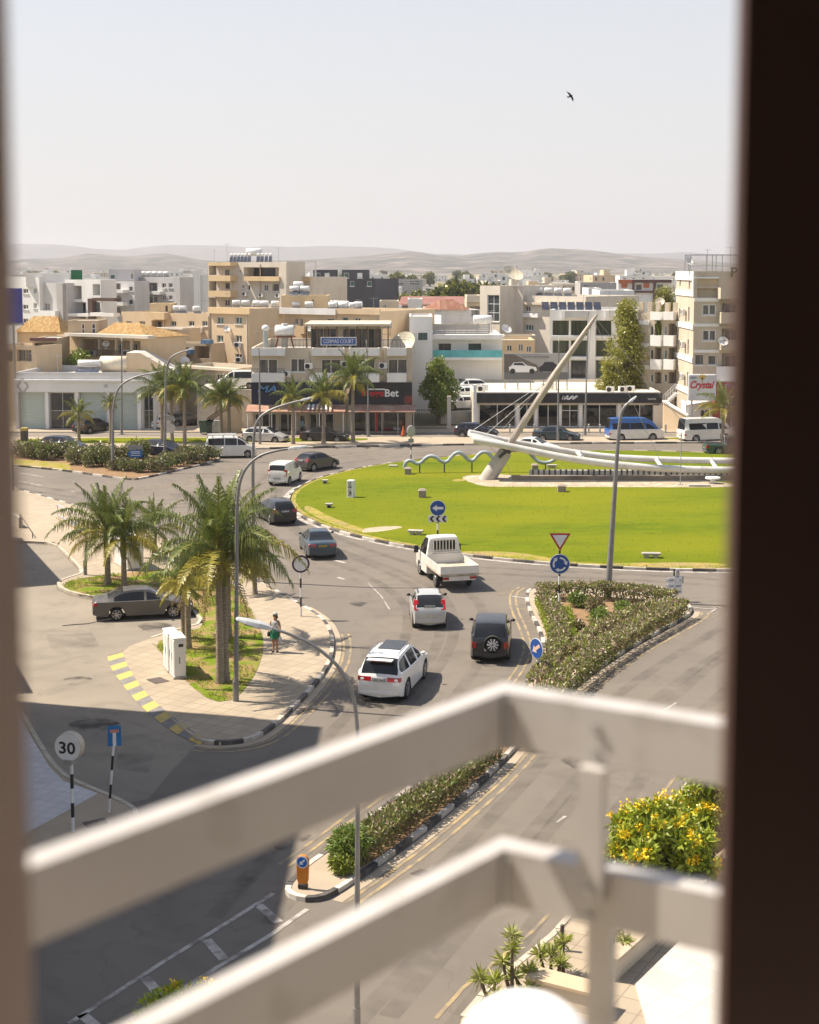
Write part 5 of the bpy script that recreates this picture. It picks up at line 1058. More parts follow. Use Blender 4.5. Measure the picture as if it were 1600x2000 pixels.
# ---- queen palms: drooping feathery fronds
def frond(m, base, az, el, L, droop, r, mi=0, nl=46, ll=.55, wd=.045):
    droop *= 1.0
    P = []; d = Vector((math.cos(az)*math.cos(el), math.sin(az)*math.cos(el), math.sin(el))); p = Vector(base); st = L/14
    for k in range(15):
        P.append((p.copy(), d.copy())); p += d*st; d = (d+Vector((0,0,-droop*(.35+k/14)*st))).normalized()
    m.tube([q for q, _ in P], [.035*(1-.9*k/14)+.004 for k in range(15)], 4, 3, False)
    for k in range(nl):
        f = .14+.86*k/(nl-1); i = min(13, int(f*14)); t = f*14-i; q = P[i][0].lerp(P[i+1][0], t); dd = P[i][1]
        side = dd.cross(Vector((0,0,1)))
        if side.length < .05: side = Vector((-math.sin(az), math.cos(az), 0))
        side.normalize(); up = side.cross(dd)
        l_ = ll*(math.sin(min(1, f*1.05+.12)*math.pi)**.6*.8+.25)*r.uniform(.85,1.1)
        for s in (-1, 1):
            o = (side*s*r.uniform(.45,.8)+dd*r.uniform(.3,.6)+up*r.uniform(-.1,.35)).normalized(); a = q+o*l_*.38; o2 = (o*.5+Vector((0,0,-r.uniform(.9,1.8)))).normalized(); b = a+o2*l_*.72
            x = o.cross(up).normalized()*0+dd*wd*.5
            m.add([q-x, q+x, a+x*.9, a-x*.9, b], [(0,1,2,3),(3,2,4)], mi)
def palm_crown(name, seed, n=20, L=2.6, yellow=.16, dead=1, nl=46, wd=.05, ll=.6):
    r = random.Random(seed); m = MB()
    for k in range(n):
        f = k/(n-1); el = R(84-f*86+r.uniform(-7,7)); az = k*2.39996+r.uniform(-.25,.25); mi = 1 if (f > .55 and r.random() < yellow*2.4) else 0
        frond(m, (0,0,.25-.3*f), az, el, L*r.uniform(.85,1.1)*(.75+.25*math.sin(f*math.pi)), (.42+.42*f+.2*r.random())*(2.9/L), r, mi, nl, ll, wd)
    for k in range(dead): frond(m, (0,0,-.2), r.uniform(0,6.28), R(-35), L*.7, .9, r, 2, nl//2, ll*.7, wd)
    m.tube([(0,0,-.9),(0,0,-.3),(0,0,.4)], [.15,.19,.07], 9, 0)
    me_o = m.build(name, [L_PALM, L_PALMY, L_DEAD, L_PALMY]); me = me_o.data; bpy.data.objects.remove(me_o); return me
CROWNS = [palm_crown('palm_crown', 3, 22, 3.5, .16, 2, 66, .042, .9), palm_crown('palm_crown', 8, 16, 3.0, .3, 1, 58, .042, .78), palm_crown('palm_crown', 15, 15, 2.7, .25, 2, 50, .045, .7)]
def palm(loc, h, label, ci=0, scale=1, rz=0, r0=.16, lean=(0,0), group=None):
    t = thing('palm_tree', label, 'palm tree', loc, 0, group); m = MB(); n = 14; L = []
    for k in range(n+1): f = k/n; L.append((lean[0]*f*f, lean[1]*f*f, h*f))
    m.tube(L, [r0*(1.35-.35*min(1,k/2)) if k < 3 else r0*(1-.22*k/n)*(1+.05*(k % 2)) for k in range(n+1)], 10); m.build('trunk', M_TRUNK, t)
    c = bpy.data.objects.new('crown', CROWNS[ci]); COL.objects.link(c); c.parent = t; c.location = L[-1]; c.rotation_euler.z = rz; c.scale = (scale,)*3; return t
def ph(p, ytop, base=None): return W(800, ytop, p.y).z-p.z
for (x, y, yt, ci, s, rz, lab, r0) in (
    (430,1334,1082,0,1.12,.3,'tallest near palm with the widest crown beside the lamp post',.15), (441,1330,1110,1,.8,2.2,'palm pressed against the tallest palm beside the lamp post',.14),
    (368,1267,1140,1,.72,2.6,'palm with yellowing low fronds behind the white cabinets',.14), (359,1245,1150,2,.6,4,'thin palm close behind the palm at the white cabinets',.12),
    (446,1245,1050,1,.95,5.2,'slim palm standing behind the tallest near palm',.15), (211,1141,1045,0,1.0,2.6,'palm with long drooping fronds left of the grey parked car roof',.16),
    (243,1150,1056,1,.95,.6,'palm directly behind the grey parked car',.15), (302,1090,1035,2,.9,3.3,'dark stout palm next to the big white cabinet',.16), (498,1160,1110,2,.62,1.9,'short palm on the paving edge behind the near palms',.13)):
    p = G(x, y, .13); palm(p, ph(p, yt), lab, ci, s, rz, r0)
# fan of mid palms along the far strip
for (x, y, yt, ci, s, rz, lab) in (
    (150,862,812,2,.85,.5,'short yellowish palm in front of the shuttered showroom'), (213,862,790,2,.5,2,'small palm with a thin crown beside the showroom door'),
    (314,862,764,0,1.0,1,'left palm of the dense group before the tan wedge wall'), (333,864,770,1,.85,2.4,'middle palm of the dense group before the tan wedge wall'), (358,866,762,0,.98,4.2,'right palm of the dense group before the tan wedge wall'),
    (430,850,780,0,.85,3.1,'left palm of the pair by the car ramp'), (446,848,778,1,.9,.8,'right palm of the pair by the car ramp'),
    (571,867,780,2,.95,1.6,'palm before the left end of the striped awning'), (631,865,775,1,1.05,2.9,'palm before the striped awning'), (689,864,742,0,1.0,5,'tallest far palm in front of the black shop fascia'), (1416,870,800,1,1.05,.7,'palm at the right edge in front of the red shop')):
    p = G(x, y, .13); p.y = min(p.y, 141.5); p = Vector(((x-800)/2900*p.y*1.0, p.y, .13)); palm(p, ph(p, yt), lab, ci, s, rz, .17)
# ---- broadleaf trees
def tree_mesh(name, seed, W_, Ht, n, L, wd, mats, clumps=26, flat=.8, low=.18):
    r = random.Random(seed); m = MB()
    for k in range(clumps):
        f = r.random(); z = Ht*(low+(1-low)*f); e = math.sin(min(1, (f*.9+.12))*math.pi)**.7; a = r.uniform(0,6.28); q = W_*e*math.sqrt(r.random())*.78
        s = W_*r.uniform(.26,.48); clump(m, (q*math.cos(a), q*math.sin(a), z), (s, s, s*flat), n//clumps, L, wd, r, (0,0,1), .45)
    o = m.build(name, mats); me = o.data; bpy.data.objects.remove(o); return me
def trunk_mesh(name, h, r0, seed, limbs=5, spread=1.2):
    r = random.Random(seed); m = MB(); m.tube([(0,0,0),(.05,0,h*.35),(-.05,.05,h*.7),(0,0,h)], [r0*1.25,r0,r0*.75,r0*.35], 9)
    for k in range(limbs): a = k*2.4+r.random(); z = h*r.uniform(.35,.7); m.tube([(0,0,z),(math.cos(a)*spread*.5,math.sin(a)*spread*.5,z+h*.18),(math.cos(a)*spread,math.sin(a)*spread,z+h*.4)], [r0*.5,r0*.33,r0*.12], 6)
    o = m.build(name, M_BARK); me = o.data; bpy.data.objects.remove(o); return me
def mk(name, me, mat_, parent, scale=(1,1,1), rz=0, z=0):
    o = bpy.data.objects.new(name, me); COL.objects.link(o); o.parent = parent; o.scale = scale; o.rotation_euler.z = rz; o.location.z = z; return o
T_GUM = [tree_mesh('crown', 5, 2.9, 12.6, 15000, .36, .15, [L_EUC, L_EUC], 60, 1.0, .12)]; K_GUM = trunk_mesh('trunk', 11, .3, 4, 7, 1.7)
T_BR = [tree_mesh('crown', 31, 2.6, 5.6, 8500, .32, .18, [L_GRN, L_EUC], 30, .85, .28), tree_mesh('crown', 37, 2.4, 5.0, 3600, .5, .26, [L_PINE, L_EUC], 22, .8, .22)]; K_BR = trunk_mesh('trunk', 4.2, .2, 9, 5, 1.2)
t = thing('gum_tree', 'tall ragged yellow-green gum tree beside the sand tower wing', 'tree', (W(1226,520,160).x, 160, 0)); mk('trunk', K_GUM, None, t); mk('crown', T_GUM[0], None, t, (.98,.9,.98), 2.2)
t = thing('gum_tree', 'lower spreading gum tree at the back corner of the dealership roof', 'tree', (W(1196,520,157.5).x, 157.5, 0)); mk('trunk', K_GUM, None, t, (.7,.7,.5)); mk('crown', T_GUM[0], None, t, (.75,.75,.5), 2)
t = thing('gum_tree', 'round green tree top showing between the gum tree and the sand tower', 'tree', (W(1300,520,215).x, 215, 0)); mk('trunk', K_GUM, None, t, (1,1,1)); mk('crown', T_GUM[0], None, t, (1,1,1.03), 1)
t = thing('broadleaf_tree', 'bright green bushy tree between the cream building and the white house', 'tree', (W(857,520,155).x, 155, 0)); mk('trunk', K_BR, None, t, (1,1,1)); mk('crown', T_BR[0], None, t, (.76,.76,1.13))
t = thing('broadleaf_tree', 'small green tree over the roof edge behind the showroom', 'tree', (W(150,520,163).x, 163, 0)); mk('trunk', K_BR, None, t, (.8,.8,1)); mk('crown', T_BR[0], None, t, (1.15,1,1.16), 1)
t = thing('broadleaf_tree', 'climbing leafy plant hanging from the left wing roof of the sand tower', 'plant', at(B_WING, 1290, 600, .2)); mk('crown', T_BR[0], None, t, (.26,.16,.5), 1, -2.2)
rt = random.Random(77)
def fartree(x, Y_, s, lab, grp):
    t = thing('broadleaf_tree', lab, 'tree', (x, Y_, 0), 0, grp); mk('crown', T_BR[1], None, t, (s*rt.uniform(.9,1.4), s*1.1, s*rt.uniform(.9,1.25)), rt.uniform(0,6)); mk('trunk', K_BR, None, t, (s,s,s*.8))
for k in range(26):
    px_ = 748+k*8.6+rt.uniform(-4,4); Y_ = rt.uniform(300,340); top = (566 if px_ < 860 else 548)+rt.uniform(-4,7); z = W(px_, top, Y_).z
    fartree((px_-800)/2900*Y_, Y_, z/6.4, 'dark green tree in the belt behind the dusty red roof', 'tree belt behind the red roof')
for k in range(110):
    Y_ = rt.uniform(300, 1500)**1.0; px_ = rt.uniform(20, 1330); fartree((px_-800)/2900*Y_, Y_, rt.uniform(.9, 1.7)*(1 if Y_ < 700 else 1.3), 'tree scattered among the houses of the hazy town', 'trees of the distant town')
# ---- hedges and shrubs
def shrub(name, loc, rad, n, L, wd, mats, label, cat='shrub', group=None, mis=(0,0,1), seed=0, shell=.5):
    r = random.Random(seed); t = thing(name, label, cat, loc, 0, group); m = MB()
    for k in range(7):
        a = r.uniform(0,6.28); q = r.uniform(.1,.5); clump(m, (rad[0]*q*math.cos(a), rad[1]*q*math.sin(a), rad[2]*r.uniform(.6,1.15)), (rad[0]*.62, rad[1]*.62, rad[2]*.62), n//7, L, wd, r, mis, shell)
    m.build('foliage', mats, t); s = MB()
    for k in range(5): a = k*1.26; s.tube([(0,0,0),(rad[0]*.3*math.cos(a), rad[1]*.3*math.sin(a), rad[2]*.9)], [.03,.012], 5)
    s.build('stem', M_BARK, t); return t
SH = []
P_H = [(x, 893+math.sin(x*.09)*3) for x in range(48, 300, 21)]+[(150,903),(176,909),(200,908),(232,915),(250,917),(270,920),(300,919),(322,914),(345,908),(375,903),(402,897),(330,900),(360,895)]
PROT = [shrub('hedge_shrub', (0,0,0), (1.0,.9,.75), 900, .2, .1, [L_HDG, L_GRN if i else L_OL, L_DRYL], 'dusty green shrub on the far left median', 'shrub', 'shrubs of the far left median', (0,0,1,2), 40+i) for i in range(3)]
rs = random.Random(5)
for i, (x, y) in enumerate(P_H):
    p = G(x, y+2, .13); s = rs.uniform(.85,1.25); sc_ = (s*1.15, s, s*rs.uniform(.85,1.15))
    if i < 3: PROT[i].location = p; PROT[i].scale = sc_
    else: dup(PROT[i % 3], p, rs.uniform(0,6), None, None, sc_)
def hedge(name, pts, wd, ht, n, label, mats, mis, seed, L=.15, lw=.065, close=False):
    """clipped oleander hedge: leaves packed in a band along the path"""
    r = random.Random(seed); m = MB(); P = resample(pts, .2)
    A, B = offset(P, wd/2), offset(P, -wd/2)
    for _ in range(n):
        i = r.randrange(len(P)-1); f = r.random(); q = r.random(); e = r.random()
        wob = noise.noise(Vector((P[i].x*1.1, P[i].y*1.1, seed)))*.22
        if e < .55: s = r.random(); z = ht*(1+wob)+r.uniform(-.12,.06)-.1*abs(2*s-1)**3
        else: s = r.choice((0,1))+r.uniform(-.06,.06); z = ht*r.random()**.7
        p = A[i].lerp(B[i], min(1.05,max(-.05,s))).lerp(A[i+1].lerp(B[i+1], min(1.05,max(-.05,s))), f); p.z = .13+z
        d = (rvec(r)*.8+Vector((0,0,.7))).normalized(); leaf(m, p, d, rvec(r), L*r.uniform(.6,1.3), lw*r.uniform(.7,1.3), r.choice(mis if z > ht*.72 else mis[:-3]+(2,2)))
    t = thing(name, label, 'hedge', (0,0,0)); s = MB()
    for k in range(0, len(P), 3):
        for q in (.3, .7): c = A[k].lerp(B[k], q); m2 = s; m2.tube([(c.x,c.y,.1),(c.x+r.uniform(-.2,.2),c.y+r.uniform(-.2,.2),ht*.85)], [.03,.015], 4)
    m.add(s.v, s.f, len(mats)); m.build('foliage', list(mats)+[M_BARK], t); return t
HM = [L_OL, L_HDG, L_DRYL, L_BLOOM, L_LIME]; mi_ = (0,0,0,4,1,4,1,2,3,3,3)
hp = lambda l: chaikin(px(l, .13), 2, False)
hedge('oleander_hedge', hp([(1326,1200),(1230,1252),(1160,1300),(1105,1345),(1062,1392),(1000,1460)]), .95, .72, 15000, 'long oleander hedge along the right kerb of the triangular island', HM, mi_, 3)
hedge('oleander_hedge', hp([(1050,1172),(1130,1168),(1220,1172),(1318,1186)]), .8, .75, 7000, 'oleander hedge along the roundabout edge of the triangular island', HM, mi_, 4)
hedge('oleander_hedge', hp([(1064,1182),(1085,1215),(1096,1260),(1078,1310),(1048,1355)]), .7, .7, 7000, 'oleander hedge on the left of the triangular island by the arrow sign', HM, mi_, 5)
hedge('oleander_hedge', hp([(1280,1200),(1200,1232),(1150,1262),(1120,1300)]), .6, .7, 4500, 'inner oleander hedge row of the triangular island', HM, mi_, 6)
hedge('clipped_hedge', hp([(1050,1180),(1068,1225),(1080,1262),(1072,1305)]), .28, .4, 2200, 'low lime-green clipped hedge by the left kerb of the triangular island', [L_LIME, L_LIME, L_LIME], (0,0,0,1,1,2,0,0,0), 7, .1, .05)
hedge('clipped_hedge', hp([(1108,1200),(1116,1228),(1118,1262)]), .3, .4, 1500, 'short lime-green clipped hedge in the middle of the triangular island', [L_LIME, L_LIME, L_LIME], (0,0,0,1,1,2,0,0,0), 8, .1, .05)
hedge('oleander_hedge', hp([(700,1676),(760,1632),(840,1575),(910,1518),(960,1478)]), .8, .58, 7500, 'flowering oleander hedge on the narrow end of the median', HM, (0,0,0,1,0,2,0,0,3), 9, .17, .06)
for i, (x, y, r_, lab) in enumerate(((682,1690,.75,'dense dark oleander bush at the narrow end of the median'),(668,1706,.35,'small bright green tuft at the foot of the dark oleander bush'),(1170,1225,.6,'dark green bush in the middle of the triangular island'),(1160,1200,.55,'brownish bush near the lamp on the triangular island'),(1130,1186,.5,'small round bush near the top edge of the triangular island'),(1215,1205,.5,'bush right of the leaning lamp post foot on the triangular island'),(1128,1240,.42,'low dry bush by the bare soil of the triangular island'))):
    shrub('oleander_bush', G(x, y, .13), (r_, r_, r_*.9), 2600 if i == 0 else 900, .17, .05, [L_LIME if i == 1 else L_GRN, L_OL, L_DRYL], lab, 'bush', None, (0,0,1) if i not in (3,6) else (1,2,2), 60+i)
# yellow flowering shrub and yuccas at the forecourt
def yellow(loc, rad, n, lab, seed, fl=.22):
    r = random.Random(seed); t = thing('flowering_shrub', lab, 'shrub', loc); m = MB(); f = MB()
    for k in range(60):
        d = rvec(r); d.z = abs(d.z)*1.0; c = Vector((d.x*rad[0], d.y*rad[1], rad[2]*.35+d.z*rad[2]))*r.uniform(.55,1)
        clump(m, c, (.34,.34,.26), n//60, .24, .085, r, (0,0,1), .3)
        if r.random() < fl*3.2 and d.z > -.1:
            for q in range(4): clump(f, c+d*.28+rvec(r)*.16, (.075,.075,.095), 14, .085, .06, r, (0,), .3)
    m.build('foliage', [L_SEN, L_SEN], t); f.build('blossom', L_YFL, t); s = MB()
    for k in range(7): a = k*.9; s.tube([(0,0,0),(rad[0]*.3*math.cos(a),rad[1]*.3*math.sin(a),rad[2]*.5),(rad[0]*.6*math.cos(a),rad[1]*.6*math.sin(a),rad[2]*.95)],[.05,.035,.012],6)
    s.build('stem', M_BARK, t)
yellow(G(1290,1722,.12), (1.4,1.3,1.55), 9500, 'large yellow-blossomed shrub at the roadside wall', 1, .3); yellow(G(1418,1655,.12), (1.6,1.4,2.0), 8000, 'darker yellow-blossomed shrub behind the large one near the window frame', 2, .3)
yellow(G(336,2055,.12), (.62,.55,.95), 2400, 'yellow-flowering shrub top at the bottom left of the view', 3, .1); yellow(G(386,2050,.12), (.4,.4,.95), 1400, 'small flowering shrub right of the one at the bottom left', 4, .1)
def yucca(loc, h, lab, seed, heads=3, s=.33):
    r = random.Random(seed); t = thing('yucca', lab, 'yucca', loc); m = MB(); k_ = MB()
    for k in range(heads):
        a = k*2.3+r.random(); hh = h*r.uniform(.55,1) if k else h; x, y = .28*math.cos(a)*(k > 0)*r.uniform(.7,1.6), .28*math.sin(a)*(k > 0)*r.uniform(.7,1.6)
        k_.tube([(x*.2,y*.2,0),(x*.7,y*.7,hh*.5),(x,y,hh)],[.05,.04,.03],6)
        for q in range(64):
            d = rvec(r); d.z = d.z*.7+.35; d.normalize(); leaf(m, Vector((x,y,hh-.05+.1*r.random())), d, rvec(r), s*r.uniform(.7,1.1), .045, r.choice((0,0,1)))
    m.build('foliage', [L_YUC, L_LIME], t); k_.build('stem', M_BARK, t)
for i, (x, y, h, hd, lab) in enumerate(((1000,1940,1.35,3,'tallest yucca with bare stems in the corner planter'),(966,1966,.6,3,'leftmost yucca in the corner planter'),(1032,1938,.5,4,'dense yucca in the middle of the corner planter'),(1076,1920,.65,3,'yucca at the right end of the corner planter'),(1100,1905,.8,2,'yucca beside the small dark post'),(1198,1872,.6,3,'yucca behind the railing post by the low wall'))): yucca(G(x, y, .12), h, lab, 90+i, hd)
# grass tufts on the palm island
r = random.Random(12); m = MB(); gp = px(GR1, .13); xs = [p.x for p in gp]; ys = [p.y for p in gp]
def inside(x, y, P):
    c = False
    for a, b in zip(P, P[1:]+P[:1]):
        if (a.y > y) != (b.y > y) and x < (b.x-a.x)*(y-a.y)/(b.y-a.y)+a.x: c = not c
    return c
k = 0
while k < 9000:
    x, y = r.uniform(min(xs), max(xs)), r.uniform(min(ys), max(ys))
    if not inside(x, y, gp) or noise.noise(Vector((x*.7, y*.7, 3))) < -.05+r.uniform(-.2,.2): 
        k += .2; continue
    for q in range(3): leaf(m, Vector((x+r.uniform(-.05,.05), y+r.uniform(-.05,.05), .13)), (Vector((0,0,1))+rvec(r)*.7).normalized(), rvec(r), r.uniform(.05,.15), .022, r.choice((0,0,0,1)))
    k += 1
o = m.build('grass_tufts', [L_LIME, L_DRYL]); struct(o, 'stuff')

# loose blades and weeds on the roundabout lawn, ragged along its border
r = random.Random(44); m = MB()
for k in range(9000):
    a = r.uniform(0, 6.283); q = RR*math.sqrt(r.random()) if k % 5 else RR-.1-abs(r.gauss(0,.35)); q = min(q, 26.0); x, y = RC.x+q*math.cos(a), RC.y+q*math.sin(a)
    if y > RC.y+20: continue
    e = q > 25.5; leaf(m, Vector((x,y,lawnz(x,y)-.01)), (Vector((0,0,1))+rvec(r)*.8).normalized(), rvec(r), r.uniform(.05,.12)*(1.2 if e else 1), .035, r.choice((0,0,0,1)) if e else r.choice((0,0,0,0,1)))
struct(m.build('grass_blades', [leafmat('lawn_blade', (.10,.14,.004), (.15,.175,.01)), leafmat('dry_blade', (.27,.23,.06), (.2,.19,.03)), L_DRYL]), 'stuff')
# ================================================================== vehicles
M_UNDER = mat('underbody', (.012,.012,.012), .9); M_TRIM = mat('grey_trim', (.035,.035,.037), .6, (.05,.05,.052), 4)
def wheel_mesh():
    m = MB(); n = 22; prof = [(.70,-.08),(.86,-.105),(.97,-.095),(1,-.06),(1,.06),(.97,.095),(.86,.105),(.70,.08)]; vs = []
    for k in range(n):
        a = 2*math.pi*k/n
        for r_, y in prof: vs.append((r_*math.cos(a), y*1.05, r_*math.sin(a)))
    q = len(prof); m.add(vs, [(k*q+i, k*q+i+1, ((k+1)%n)*q+i+1, ((k+1)%n)*q+i) for k in range(n) for i in range(q-1)], 0, True); m.disc((0,-.06,0),(0,1,0),.7,.12,n,0)
    o = m.build('w', M_RUB); w_ = o.data; bpy.data.objects.remove(o)
    m = MB(); vs = []
    for s in (-1, 1):
        m.tube([(0,s*.075,0),(0,s*.095,0)],[.16,.14],10,0)
        for k in range(7): a = 2*math.pi*k/7; m.obox((.1*math.cos(a),s*.085,.1*math.sin(a)),(.66*math.cos(a),s*.075,.66*math.sin(a)),.05,.15)
        ring = []
        for k in range(n):
            a = 2*math.pi*k/n
            for r_, y in ((.72,.08),(.71,.1),(.62,.085),(.60,.065)): ring.append((r_*math.cos(a), s*y, r_*math.sin(a)))
        m.add(ring, [(k*4+i, k*4+i+1, ((k+1)%n)*4+i+1, ((k+1)%n)*4+i) for k in range(n) for i in range(3)], 0, True)
    o = m.build('r', M_RIM); r_ = o.data; bpy.data.objects.remove(o); return w_, r_
WHEEL, RIM = wheel_mesh()
def add_wheel(t, x, y, r, steer=0):
    o = bpy.data.objects.new('wheel', WHEEL); COL.objects.link(o); o.parent = t; o.location = (x, y, r); o.scale = (r, 1, r); o.rotation_euler.z = steer
    q = bpy.data.objects.new('rim', RIM); COL.objects.link(q); q.parent = o
def car(label, cat, loc, heading, L, Wd, prof, belt, roofw, axles, r, pt, name='car', upper=None, pillars=(), win=(-9, 9), rearwin=True, wscr=True, plate=M_PLATE, tail=(.18,.14,.72,.62), trimz=0, rails=False, glass=None, ground=.22, spare=False, mirrors=True, tailv=False, bumper=None, steer=0, handle=True, frontwin=None, rwz=None, taper=(.10,.13), roofband=.07, rearbelt=None, exh=False):
    """prof: outline (x, z) from the front bumper over the roof to the rear bumper; front is +x"""
    t = thing(name, label, cat, loc, heading); glass = glass or M_CARGL
    P = []
    pv = [Vector((x, z, 0)) for x, z in prof]; pv = chaikin(pv, 2, False)
    for a, b in zip(pv, pv[1:]):
        n = max(1, int((b-a).length/.07))
        for k in range(n): P.append(a.lerp(b, k/n))
    P.append(pv[-1]); w = Wd/2; hl = L/2; top = max(p.y for p in P)
    xm = sum(x for x, z in prof if z > top-.08)/max(1, sum(1 for x, z in prof if z > top-.08))
    sec = []
    for p in P:
        x, zt = p.x, p.y; tt = abs(x)/hl; wx = w*(1-(taper[0] if x > 0 else taper[1])*max(0, (tt-.55)/.45)**2.2)
        bl = belt if rearbelt is None or x > xm else belt+(rearbelt-belt)*min(1, (xm-x)/(hl+xm)); bl = min(bl, zt-.05); zb = ground+.10*max(0, (tt-.8)/.2)**2
        for xa in axles:
            d = (r+.06)**2-(x-xa)**2
            if d > 0: zb = max(zb, r+math.sqrt(d))
        zb = min(zb, bl-.04); k = max(0, min(1, (zt-bl)/max(.3, top-belt))); wr = wx*.93*(1-k)+roofw/2*k*(wx/w)
        zm = max(bl*.55+.05, zb+.03); re = max(bl+.006, zt-roofband-.05*k)
        sec.append([(x,0,min(zb,max(ground,.2)) if zb < .45 else zb),(x,wx*.9,zb),(x,wx*.985,zb+.02),(x,wx,zm),(x,wx*.99,bl-.02),(x,wx*.955,bl+.004),(x,wr+.015*(1-k),re),(x,wr*.93,zt-.02-.01*k),(x,wr*.55,zt-.004),(x,0,zt)])
    body, up, ws, rw, sw, ub = MB(), MB(), MB(), MB(), [MB(), MB()], MB()
    N = 10
    for i in range(len(sec)-1):
        a, b = sec[i], sec[i+1]; zt = (a[9][2]+b[9][2])/2; x = (a[0][0]+b[0][0])/2; dx = abs(a[0][0]-b[0][0]); dz = abs(a[9][2]-b[9][2]); slope = dz/max(dx, 1e-4)
        for k in range(9):
            for s in (1, -1):
                q = [(v[0], v[1]*s, v[2]) for v in (a[k], b[k], b[k+1], a[k+1])]
                if s < 0: q = q[::-1]
                tgt = body if upper is None or k < 4 else up
                if k == 0: tgt = ub
                bl_ = a[5][2]
                if k == 5 and zt > belt+.26 and win[0] < x < win[1] and not any(p0 < x < p1 for p0, p1 in pillars): tgt = sw[0 if s > 0 else 1]
                if k >= 7 and slope > .28 and zt > belt+.03 and zt < top-.035:
                    if x > xm and wscr: tgt = ws
                    elif x < xm and rearwin and (rwz is None or rwz[0] < zt < rwz[1]): tgt = rw
                tgt.add(q, [(3,2,1,0)], 1 if (k == 1 and tgt is body) or (k == 2 and trimz and tgt is body) else 0, True)
    def fin(mb, nm, mt):
        if not mb.v: return None
        o = mb.build(nm, mt, t); bm = bmesh.new(); bm.from_mesh(o.data); bmesh.ops.remove_doubles(bm, verts=bm.verts, dist=.0008); bm.normal_update(); bm.to_mesh(o.data); bm.free(); o.data.set_sharp_from_angle(angle=R(38)); return o
    # close nose and tail
    for s_, f in ((sec[0], False), (sec[-1], True)):
        l = [(v[0], v[1], v[2]) for v in s_]+[(v[0], -v[1], v[2]) for v in reversed(s_[1:-1])]
        body.add(l, [tuple(range(len(l))) if f else tuple(reversed(range(len(l))))], 0)
    o = fin(body, 'body', [pt, M_TRIM]); fin(up, 'upper_body', upper); fin(ub, 'underbody', M_UNDER); fin(ws, 'windscreen', glass); fin(rw, 'rear_window', glass); fin(sw[0], 'side_window', glass); fin(sw[1], 'side_window', glass)
    for xa in axles:
        for s in (1, -1): add_wheel(t, xa, s*(w-.12), r, steer if xa > 0 else 0)
    def xat(z, front):
        best = None
        for p, q in zip(P, P[1:]):
            if (p.x > xm) != front: continue
            if min(p.y, q.y) <= z <= max(p.y, q.y) and abs(p.y-q.y) > 1e-5: x = p.x+(q.x-p.x)*(z-p.y)/(q.y-p.y); best = x if best is None else (max(best, x) if front else min(best, x))
        return best if best is not None else (hl if front else -hl)
    def zfr(z, ylo, yhi, h, front, nm, mt, th=.05):
        """lens or panel that follows the nose / tail surface"""
        m = MB(); s = 1 if front else -1; 
        for sd in (1, -1):
            m = MB(); xs = []
            for zz in (z-h/2, z+h/2): xs.append(xat(zz, front))
            for (ya, yb) in ((ylo, yhi),):
                tp = taper[0] if front else taper[1]
                back = .16*tp*10*.25
                vs = [(xs[0]+s*.012, sd*ya, z-h/2),(xs[0]+s*.012-s*back*.35, sd*yb, z-h/2+h*.06),(xs[1]+s*.012-s*back*.35, sd*yb, z+h/2),(xs[1]+s*.012, sd*ya, z+h/2)]
                v2 = [(x-s*.1, y, zz) for x, y, zz in vs]+[]
                v2[1] = (v2[1][0]-s*.14, v2[1][1]+sd*.012, v2[1][2]); v2[2] = (v2[2][0]-s*.14, v2[2][1]+sd*.012, v2[2][2])
                m.add(vs+v2, [(0,1,2,3),(7,6,5,4),(0,4,5,1),(1,5,6,2),(2,6,7,3),(3,7,4,0)])
            o = m.build(nm, mt, t, .01); bm = bmesh.new(); bm.from_mesh(o.data); bmesh.ops.recalc_face_normals(bm, faces=bm.faces); bm.to_mesh(o.data); bm.free()
    tw, th_, tz, hz = tail
    wt = w*(1-taper[1]); wf = w*(1-taper[0])
    zfr(tz, wt-tw, wt+.03, th_, False, 'taillight', M_RED); zfr(hz, wf-.42, wf-.02, .14, True, 'headlight', M_LAMP)
    x = xat(.55 if not rearbelt else .6, False); zp = tz-.02 if cat in ('car',) and not spare else .6
    m = MB(); m.box(x-.025,-.26,zp-.06,x+.03,.26,zp+.06); npo = m.build('number_plate', M_TRIM, t); m = MB(); m.box(x-.034,-.235,zp-.045,x-.0255,.235,zp+.045); m.build('plate_face', plate, npo)
    m = MB(); [m.box(x-.036,yy,zp-.028,x-.0345,yy+.035,zp+.028) for yy in (-.19,-.13,-.07,.03,.09,.15)]; m.build('plate_marks', M_BLACK, npo)
    m = MB(); xb = xat(.42, False); m.box(xb-.035,-wt*.92,.33,xb+.08,wt*.92,.50); m.build('rear_bumper', bumper or pt, t, .03)
    m = MB(); xb = xat(.42, True); m.box(xb-.08,-wf*.9,.33,xb+.03,wf*.9,.48); m.build('front_bumper', bumper or pt, t, .03)
    m = MB(); m.box(xb-.0,-wf*.55,.5,xb+.02,wf*.55,.62); m.build('grille', M_BLACK, t)
    if mirrors:
        xw = max(x_ for x_, z_ in ((p.x, p.y) for p in P) if z_ > belt+.22) if True else 0
        for s in (1, -1): m = MB(); m.ball((xw-.05, s*(w+.07), belt+.12), (.07,.10,.07), 8, 6); m.obox((xw-.03,s*(w-.08),belt+.06),(xw-.05,s*(w+.05),belt+.08),.04,.03); m.build('wing_mirror', pt if not bumper else M_BLACK, t)
    if rails:
        x0 = min(p.x for p in P if p.y > top-.05)+.15; x1 = max(p.x for p in P if p.y > top-.05)-.15
        for s in (1, -1):
            y = s*(roofw/2-.07); m = MB(); m.tube([(x0,y,top-.04),(x0+.12,y,top+.05),(x1-.2,y,top+.05),(x1,y,top-.04)], .022, 6); m.build('roof_rail', M_CHROME if rails == 2 else M_BLACK, t)
